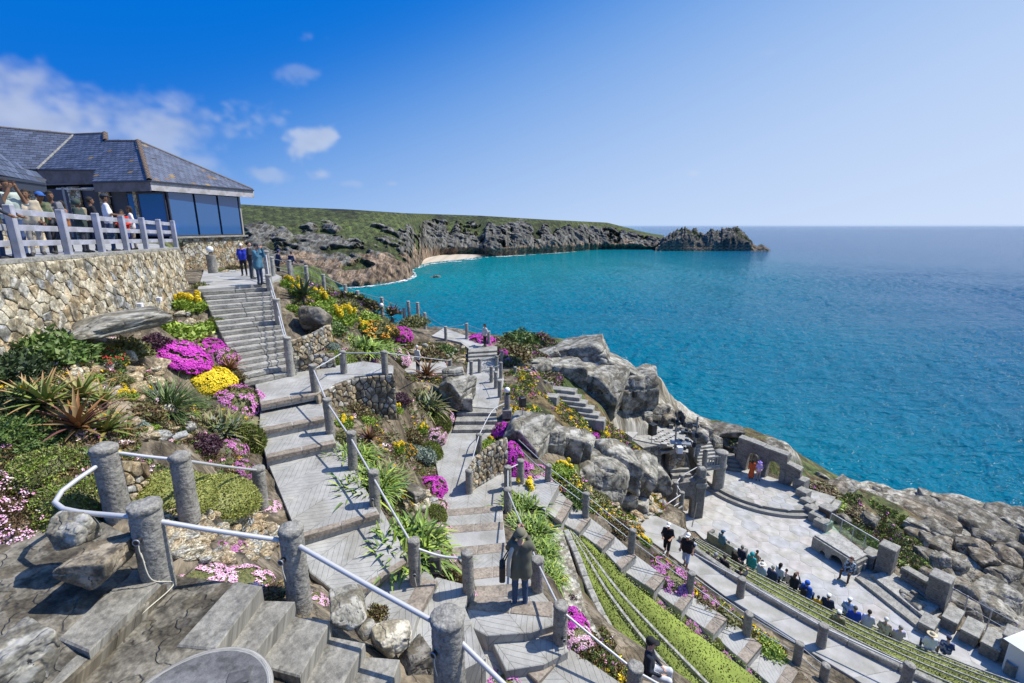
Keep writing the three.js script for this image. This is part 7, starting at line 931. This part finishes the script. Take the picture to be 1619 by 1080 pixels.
// flowers that edge the slab stair
setSeed(44); for (let k = 0; k < 22; k++) { const t = k / 21 * 8, i = Math.min(7, Math.floor(t)), f = t - i; const px = lerp(s3L[i][0], s3L[i + 1][0], f) - rr(4, 10), py = lerp(s3L[i][1], s3L[i + 1][1], f) + rr(0, 8), p = hit(px, py, 8); plant(k % 3 === 1 ? 'green_mat' : 'mauve_mat', p, rr(.35, .55), k % 3 === 1 ? 'green cushion in the flower edging of the slab stair' : 'mauve cushion in the flower edging of the slab stair', { h: .5, group: k % 3 === 1 ? 'green cushions edging the slab stair' : 'mauve cushions edging the slab stair' }); }
// low ground cover nobody could count
(() => {
  const cover = (name, label, polys, n, colors, size, flowers) => {
    const gs = []; setSeed(n); for (let v = 0; v < 1; v++) { const g = leafCloud(26, { rx: .5, ry: .35, rz: .5, pal: [[1, 1, 1], [.75, .75, .75], [1.2, 1.2, 1.1]], size: .2, up: .9, low: 0 }); gs.push(g); }
    const im = new THREE.InstancedMesh(gs[0], leafM, n), m4 = new THREE.Matrix4(), q = new THREE.Quaternion(), c = new THREE.Color(); im.name = numbered(name); im.userData.kind = 'stuff'; im.userData.label = label; let k = 0, tries = 0;
    while (k < n && tries++ < n * 6) { const P = polys[Math.floor(rnd() * polys.length)].map(p => ({ x: p[0], z: p[1] })), px = rr(Math.min(...P.map(p => p.x)), Math.max(...P.map(p => p.x))), py = rr(Math.min(...P.map(p => p.z)), Math.max(...P.map(p => p.z))); if (!inPoly(px, py, P)) continue; const p = hit(px, py); if (carve.some(cv => p.x > cv.x0 && p.x < cv.x1 && p.z > cv.z0 && p.z < cv.z1 && inPoly(p.x, p.z, cv.P))) continue; if (fbm(p.x * 1.2, 5, p.z * 1.2, 3) < -.12) continue; const s = size * rr(.6, 1.5); q.setFromEuler(new THREE.Euler(rr(-.2, .2), rr(0, 6), rr(-.2, .2))); m4.compose(p, q, V(s, s * rr(.6, 1), s)); im.setMatrixAt(k, m4); const fl = flowers && rnd() < (name === 'ground_cover' ? .07 : .2), cc = pick(fl ? flowers : colors), f = rr(.8, 1.2); c.setRGB(cc[0] * f, cc[1] * f, cc[2] * f); im.setColorAt(k, c); k++; }
    im.count = k; shadows(im); scene.add(im);
  };
  cover('ground_cover', 'low mixed green planting between the garden plants', [[[0, 545], [300, 480], [345, 560], [400, 640], [395, 740], [250, 780], [60, 800], [0, 760]], [[455, 455], [560, 475], [650, 515], [640, 560], [520, 570], [480, 560]], [[530, 640], [700, 600], [700, 680], [690, 800], [620, 820], [560, 720]], [[640, 540], [740, 545], [745, 600], [700, 610], [640, 600]], [[890, 940], [960, 1000], [1000, 1080], [900, 1060]]], 9000, [...pal.olive, ...pal.green, ...pal.brown, ...pal.brown], .17, [...pal.pink, ...pal.yellow]);
  cover('bank_flora', 'mixed yellow and pink flowering bank', [[[798, 590], [840, 575], [880, 610], [930, 650], [1000, 690], [1020, 710], [1000, 735], [930, 700], [850, 670], [798, 660]], [[820, 740], [880, 735], [960, 780], [1010, 800], [1020, 850], [960, 820], [900, 790]], [[1030, 865], [1110, 930], [1240, 1030], [1230, 1045], [1100, 950], [1020, 875]], [[1000, 790], [1060, 780], [1040, 815], [1010, 820]]], 6500, [...pal.olive, ...pal.lime, ...pal.brown, ...pal.green], .26, [...pal.mauve, ...pal.yellow, ...pal.yellow]);
  cover('heath', 'rough heath on the cliff slopes', [[[1240, 740], [1330, 780], [1400, 810], [1470, 880], [1470, 910], [1400, 870], [1300, 810]], [[780, 535], [860, 530], [900, 555], [800, 580]], [[1130, 680], [1250, 720], [1180, 705]], [[385, 425], [560, 465], [650, 500], [600, 495], [480, 450]], [[850, 560], [880, 570], [890, 620], [860, 600]]], 5000, [...pal.brown, ...pal.olive, ...pal.olive, ...pal.green], .4, [...pal.brown, ...pal.mauve]);
  cover('cliff_turf', 'bright green turf behind the arched bench', [[[1330, 830], [1400, 830], [1460, 890], [1450, 915], [1400, 880]], [[1290, 780], [1340, 800], [1400, 830], [1370, 830], [1310, 805]], [[1300, 770], [1360, 785], [1440, 820], [1470, 870], [1400, 840]]], 5200, [...pal.green, ...pal.lime, ...pal.olive, ...pal.brown], .34);
})();
console.log('garden');
// ================= people and small things =================
const face = (dx, dz) => Math.atan2(dx, dz);
(() => {
  const tf = (px, D) => { const x = (px - CX) / FOC, p = V(0, 0, -D), y = lerp(-.69, -.95, (D - 9) / 12); const dep = D * CP - y * SP; return V(x * dep, y, -D); };
  const terr = [
    [2, 10.4, 2.0, 'person in a dark jacket and sunglasses resting arms on the terrace fence', { top: [.03, .035, .05], bottom: [.05, .09, .18], skin: 'brown', arm: 'rail', lean: .25, h: 1.72 }],
    [34, 11.6, 1.4, 'bearded person in a grey green T shirt holding up a phone', { top: [.42, .48, .44], bottom: [.05, .09, .2], skin: 'brown', short: 1, arm: 'cam', h: 1.8 }],
    [62, 13.2, .6, 'person in a beige top behind the terrace fence', { top: [.5, .42, .3], bottom: [.3, .28, .25], skin: 'brown', hair: 'long' }],
    [76, 13.6, 1.2, 'person in a blue cap and green camouflage shirt leaning on the fence', { top: [.08, .12, .06], print: [.2, .2, .12], hat: 'cap', hatC: [.03, .12, .4], skin: 'brown', arm: 'rail', lean: .3, bottom: [.04, .05, .08] }],
    [97, 13.9, 1.0, 'person in a dark patterned shirt at the terrace fence', { top: [.03, .04, .07], print: [.2, .2, .22], skin: 'brown', arm: 'rail', lean: .12, h: 1.74, bottom: [.015, .015, .02] }],
    [113, 15.6, -.5, 'person in black with an orange scarf behind the fence', { top: [.4, .16, .06], bottom: [.015, .015, .02], skin: 'brown', hair: 'long', h: 1.6 }],
    [137, 15.0, 1.9, 'person in a dark green hooded jacket at the terrace fence', { top: [.035, .055, .05], jacket: 1, hat: 'hood', hatC: [.04, .065, .055], skin: 'brown', arm: 'bent', h: 1.6, bottom: [.03, .035, .05] }],
    [157, 16.2, 2.6, 'dark haired person in black with a beige bag', { top: [.02, .02, .025], bottom: [.03, .05, .1], skin: 'brown', arm: 'bent', h: 1.76, bag: [.35, .3, .2] }],
    [181, 16.0, 2.3, 'person in a white T shirt and cap behind the terrace fence', { top: [.75, .75, .8], bottom: [.05, .08, .15], skin: 'brown', hat: 'cap', hatC: [.02, .03, .05], short: 1, arm: 'bent', h: 1.84 }],
    [203, 17.4, .3, 'child in a red jacket behind the terrace fence', { top: [.75, .04, .02], bottom: [.03, .06, .25], skin: 'brown', h: 1.42, hair: 'long', arm: 'bent' }],
    [216, 18.0, -.9, 'person in a white top beside the child in red', { top: [.78, .74, .72], bottom: [.3, .25, .2], skin: 'brown', h: 1.58, hair: 'long', arm: 'swing' }],
  ];
  for (const [px, D, t, l, o] of terr) person(tf(px, D), t, l, { ...o, group: undefined });
  // inside the restaurant
  [[-20.8, -30.9, 'diner in a white shirt behind the glass', [.6, .6, .6], -1.3], [-20.9, -32.1, 'diner in dark clothes behind the glass', [.04, .05, .06], 2], [-20.6, -33.6, 'diner in a teal top behind the glass', [.03, .2, .25], -1.6]].forEach(([x, z, l, c, t]) => person(V(x, -.3, z), t, l, { pose: 'sit', top: c, cell: .045 }));
  // head of the stair
  person(PY(412, 450, -2.52), 1.4, 'person in a blue jacket and dark cap taking a photograph at the stair head', { top: [.06, .17, .26], jacket: 1, bottom: [.03, .05, .11], hat: 'cap', hatC: [.015, .02, .03], arm: 'cam', h: 1.76 });
  person(PY(399, 441, -2.52), 1.9, 'person in black standing behind the photographing one', { top: [.015, .018, .03], bottom: [.02, .03, .05], arm: 'bent', h: 1.78 });
  person(PY(387, 436, -2.52), .4, 'person in a royal blue vest and white cap at the stair head', { top: [.02, .04, .42], short: 1, bottom: [.012, .012, .015], hat: 'cap', hatC: [.75, .75, .7], h: 1.62 });
  person(PY(441, 440, -3.0), 2.4, 'person in navy at the upper path rail', { top: [.012, .02, .06], bottom: [.02, .02, .03], hat: 'cap', hatC: [.03, .05, .2], arm: 'rail', lean: .2, h: 1.66 });
  person(PY(461, 440, -3.0), 2.7, 'brown haired person in navy at the upper path rail', { top: [.015, .025, .08], bottom: [.3, .3, .33], hairC: [.1, .05, .03], arm: 'rail', lean: .25, h: 1.58 });
  person(PY(661, 589, -8.5), 2.4, 'white haired person in a white shirt on the far path', { top: [.68, .66, .62], short: 1, bottom: [.02, .03, .06], hairC: [.6, .6, .6], arm: 'lap', h: 1.66 });
  person(PY(767, 548, -8.3), -.9, 'person in a white top and dark hat on the far path', { top: [.7, .66, .6], bottom: [.012, .012, .015], hat: 'cap', hatC: [.015, .015, .015], hair: 'long', arm: 'swing', h: 1.62 });
  // the photographer
  const ph = person(PY(822, 958, -7.66), Math.PI - .05, 'person in an olive jacket and bucket hat photographing from the steps', { top: [.115, .115, .085], jacket: 1, bottom: [.04, .075, .15], shoes: [.12, .12, .13], hat: 'bucket', hatC: [.17, .165, .11], arm: 'cam', h: 1.8, cell: .014, nod: -.1 });
  part(ph, 'scarf', tube([V(.10, 1.42, .06), V(.17, 1.36, -.12), V(.21, 1.15, -.15), V(.22, .82, -.13)], .045, 8, 14).scale(1, 1, 1), M([.5, .47, .4])); part(ph, 'camera', mergeGeometries([box(.15, .1, .07, .01).translate(0, 1.55, .26), new THREE.CylinderGeometry(.035, .04, .1, 16).rotateX(Math.PI / 2).translate(0, 1.6, .33).toNonIndexed()]), mat.black);
  { const b = PY(822, 958, -7.66).add(V(-.36, .72, .05)), g = thing('shoulder_bag', b, 'black shoulder bag hanging at the photographer', 'bag'); part(g, 'pouch', box(.12, .36, .28, .03), mat.black); part(g, 'strap', tube([V(0, .34, .1), V(.12, .62, .06), V(.2, .75, 0), V(.12, .6, -.06), V(0, .34, -.1)], .014, 6, 16), mat.black); }
  // walkway
  person(PY(1053, 880, -14.8), -.5, 'person in black shorts and white cap walking on the walkway', { top: [.012, .014, .02], short: 1, shorts: 1, bottom: [.012, .012, .016], hat: 'cap', hatC: [.75, .74, .7], pose: 'walk', arm: 'bent', h: 1.76, skin: 'tan', shoes: [.6, .6, .6], cell: .024 });
  person(PY(1083, 900, -14.8), -.6, 'person in a black T shirt and pale blue shorts on the walkway', { top: [.012, .013, .017], short: 1, shorts: 1, bottom: [.38, .48, .68], hat: 'cap', hatC: [.72, .72, .72], pose: 'walk', arm: 'swing', h: 1.82, fat: 1.12, skin: 'tan', cell: .024 });
  // stage
  person(PY(1187, 757, FL + .37), 2.8, 'person in a long orange dress before the arches', { top: [.5, .085, .02], bottom: [.5, .085, .02], dress: .24, hair: 'long', h: 1.55, skin: 'brown' });
  person(PY(1198, 759, FL + .37), -.4, 'person in a short lilac dress and violet hat', { top: [.6, .42, .72], bottom: [.5, .3, .25], shorts: 1, short: 1, hat: 'sun', hatC: [.3, .2, .7], h: 1.52, arm: 'bent' });
  person(PY(1343, 905, FL + .48), -1.1, 'person in a waistcoat and flat cap sitting on the stage step', { pose: 'sit', top: [.4, .5, .58], bottom: [.07, .04, .025], hat: 'cap', hatC: [.12, .06, .05], arm: 'lap', spread: .2, print: [.06, .05, .045], shoes: [.08, .05, .03] });
  person(PY(1140, 861, FL + .46), 1.9, 'person in a blue grey jumper sitting on the stage bench', { pose: 'sit', top: [.1, .2, .3], bottom: [.02, .03, .05], hat: 'cap', hatC: [.03, .08, .16] });
  // audience on the turf: px, py of the seat, height of the seat, look
  const look = [
    [1116, 900, -15.5, 'onlooker in black at the end of the upper turf row', { top: [.012, .014, .018] }], [1129, 902, -15.5, 'onlooker in black with grey hair on the upper turf row', { top: [.016, .017, .02], hairC: [.3, .3, .3] }], [1143, 905, -15.55, 'onlooker in a black fleece on the upper turf row', { top: [.02, .02, .022], jacket: 1, hairC: [.06, .05, .04] }], [1160, 891, -17.8, 'onlooker in black with silver hair beside the stage bench', { top: [.01, .01, .012], hairC: [.5, .5, .5] }], [1171, 886, -18.0, 'onlooker in navy beside the stage bench', { top: [.02, .03, .07], hairC: [.2, .17, .15] }], [1187, 897, -18.0, 'onlooker in a teal hooded jacket', { top: [.03, .3, .33], jacket: 1, hat: 'hood', hatC: [.03, .32, .35] }], [1195, 889, -18.1, 'dark haired child beside the teal hood', { top: [.5, .3, .2], h: 1.4, skin: 'brown' }], [1168, 924, -16.4, 'onlooker in navy stretching one arm out', { top: [.014, .018, .035], armR: 'point', jacket: 1 }], [1202, 914, -17.9, 'onlooker in a pale blue shirt and white sun hat', { top: [.3, .4, .6], hat: 'sun', hatC: [.7, .66, .58] }], [1219, 919, -17.9, 'onlooker in a navy fleece with grey hair', { top: [.015, .03, .09], jacket: 1, hairC: [.33, .32, .3] }], [1231, 915, -18.0, 'onlooker in white with long dark hair', { top: [.66, .68, .7], hair: 'long' }], [1241, 919, -18.1, 'child in pale pink among the onlookers', { top: [.6, .5, .5], h: 1.35 }], [1254, 931, -18.0, 'brown haired onlooker in black raising hands to the face', { top: [.015, .02, .035], hairC: [.12, .065, .035], arm: 'cam', hair: 'long' }], [1273, 944, -17.9, 'onlooker in a bright blue hood with a small backpack', { top: [.015, .10, .5], jacket: 1, hat: 'hood', hatC: [.015, .1, .5], bag: [.015, .02, .04] }], [1291, 962, -17.8, 'child in yellow beside the navy onlooker', { top: [.7, .4, .03], h: 1.3 }], [1306, 966, -17.8, 'onlooker in a navy jacket and white cap', { top: [.012, .02, .06], jacket: 1, hat: 'cap', hatC: [.75, .75, .75] }], [1339, 972, -18.0, 'onlooker in a white and blue shirt with white cap', { top: [.6, .66, .75], print: [.1, .25, .5], hat: 'cap', hatC: [.75, .74, .72] }], [1348, 986, -17.8, 'onlooker in a royal blue anorak', { top: [.008, .05, .4], jacket: 1, hairC: [.12, .11, .1] }], [1322, 995, -17.0, 'onlooker in a camouflage jacket and white cap', { top: [.16, .14, .08], print: [.32, .28, .18], jacket: 1, hat: 'cap', hatC: [.72, .7, .66] }], [1370, 992, -18.0, 'onlooker in a pale lilac top with dark hair', { top: [.55, .55, .68] }], [1396, 1004, -18.0, 'white haired onlooker in a floral top', { top: [.55, .5, .45], print: [.3, .22, .16], hairC: [.65, .65, .62] }], [1417, 1013, -18.1, 'onlooker in a mauve shirt leaning back', { top: [.42, .38, .55], hairC: [.3, .27, .25], lean: -.2 }], [1468, 1028, -18.2, 'onlooker in white under a straw hat', { top: [.7, .7, .75], hat: 'sun', hatC: [.62, .52, .34] }], [1494, 1034, -18.25, 'onlooker in a dark blue floral shirt', { top: [.03, .05, .16], print: [.3, .32, .42], hat: 'cap', hatC: [.04, .05, .1] }], [1095, 872, -15.0, 'dark haired child in white and blue at the walkway end', { top: [.5, .55, .7], h: 1.3 }],
  ];
  look.forEach(([px, py, y, l, o], i) => { const p = PY(px, py, y), t = face(platC.x + 3 - p.x, platC.z + 6 - p.z) + ((i * 37) % 10 - 5) * .06; person(p, t, l, { pose: 'sit', bottom: [[.02, .025, .04], [.04, .06, .12], [.2, .17, .13]][i % 3], cell: .034, ...o }); });
  const lp = PY(1024, 1066, -9.3); person(lp, 1.2, 'person in navy and a black cap sitting below the handrail', { pose: 'sit', top: [.012, .018, .035], bottom: [.6, .62, .66], hat: 'cap', hatC: [.012, .013, .016], arm: 'lap', cell: .022 }); single('sitting_rock', sized(rockSet[2], .4, .5, .4).translate(lp.x, lp.y - .45, lp.z), mat.rock, 'grey rock under the person in navy', 'rock');
})();
// bag left on the turf
{ const b = PY(1265, 973, -16.6), g = thing('rucksack', b, 'black rucksack lying on the turf', 'bag'); part(g, 'body', sized(pebbleSet[1], .32, .2, .2), mat.black); part(g, 'pocket', sized(pebbleSet[2], .18, .12, .1).translate(.1, .02, .16), M([.03, .03, .035])); part(g, 'strap', tube([V(-.2, .1, .1), V(-.3, .2, .2), V(-.1, .1, .25)], .02, 6, 8), mat.black); }
// spot lamps and cable on the near posts
{
  const lamp = (p, dir, l) => { const g = thing('post_spotlight', p, l, 'spotlight'); part(g, 'housing', new THREE.CylinderGeometry(.034, .034, .07, 14).rotateX(Math.PI / 2), mat.black); part(g, 'rim', new THREE.TorusGeometry(.034, .008, 6, 16).translate(0, 0, .03), mat.cable); part(g, 'cable', tube([V(0, -.03, 0), V(.01, -.12, .02), V(.03, -.28, .01)], .007, 5, 8), mat.wire); g.rotation.y = dir; };
  lamp(rd.clone().add(V(.02, .6, .185)), .1, 'small black spotlight on the post beside the brown boulder'); lamp(re.clone().add(V(-.07, .62, .15)), -.2, 'small black spotlight on the post above the rough steps'); lamp(rf.clone().add(V(-.13, .66, .16)), -.5, 'small black spotlight on the thick flat topped post'); lamp(PY(657, 919, -7.12).add(V(.02, .28, .14)), .1, 'small black spotlight low on the plaque post'); lamp(PY(593, 802, -6.55).add(V(.0, .3, .14)), .1, 'small black spotlight on the third path post'); lamp(PY(885, 1021, -7.9).add(V(.05, .3, .15)), .2, 'small black spotlight on the lower handrail post');
  const a = PY(275, 922, -4.16), b = PY(100, 1085, -4.16); single('cable', tube([rd.clone().add(V(.03, .45, .19)), rd.clone().add(V(.1, .1, .2)), a, a.clone().lerp(b, .35).add(V(.01, 0, 0)), a.clone().lerp(b, .7), b], .007, 6, 40), mat.wire, 'pale cable running along the rough granite step', 'cable');
}
{ const c = PY(300, 1128, -4.22), g = thing('iron_cover', c, 'round grey cover set in the paving beside the steps', 'cover'); part(g, 'disc', new THREE.CylinderGeometry(.62, .62, .03, 48).translate(0, .006, 0), gran([.20, .20, .21], .8)); part(g, 'ring', new THREE.TorusGeometry(.64, .035, 6, 48).rotateX(Math.PI / 2).scale(1, .4, 1).translate(0, .012, 0), mat.postLight); part(g, 'plate', box(.2, .012, .15, .004).rotateY(.3).translate(.26, .022, -.32), gran([.13, .13, .14], 1)); }
{ const p = PY(689, 902, -7.38), g = thing('plaque_stone', p, 'square granite plaque stone behind the path post', 'plaque'); part(g, 'block', box(.24, .42, .22, .02), mat.graniteDark); part(g, 'plate', box(.18, .3, .012, .003).translate(0, .06, .117), M([.06, .06, .06])); g.rotation.y = .15; }
{ const p = hit(282, 694); p.y += .05; const g = thing('plant_label', p, 'white lettered stone tablet lying in the rockery', 'plaque'); part(g, 'tablet', box(.36, .07, .16, .02).rotateX(.5), M([.5, .52, .55], { map: rep(T.granite, 2) })); g.rotation.y = .9; }
[[222, 486, 13.6], [252, 476, 15]].forEach(([px, py, D], i) => { const p = PD(px, py, D), g = thing('wall_floodlight', p, ['white floodlight at the foot of the rubble wall by the flat rock', 'white floodlight at the foot of the rubble wall near its end'][i], 'floodlight'); part(g, 'head', box(.16, .13, .1, .02), mat.white); part(g, 'bracket', box(.04, .12, .04).translate(0, -.1, 0), mat.white); });
{ const p = PY(690, 438.5, SEA), g = single('sea_rock', mergeGeometries([sized(rockSet[5], 6.5, 4.2, 4, 0, .4, .1).translate(p.x, p.y - .6, p.z), sized(rockSet[2], 4, 2.2, 3, 0, 1, 0).translate(p.x - 6, p.y - .5, p.z)]), mat.rockDark, 'small dark rock awash in the bay', 'rock'); }
console.log('people');
renderer.render(scene, camera);
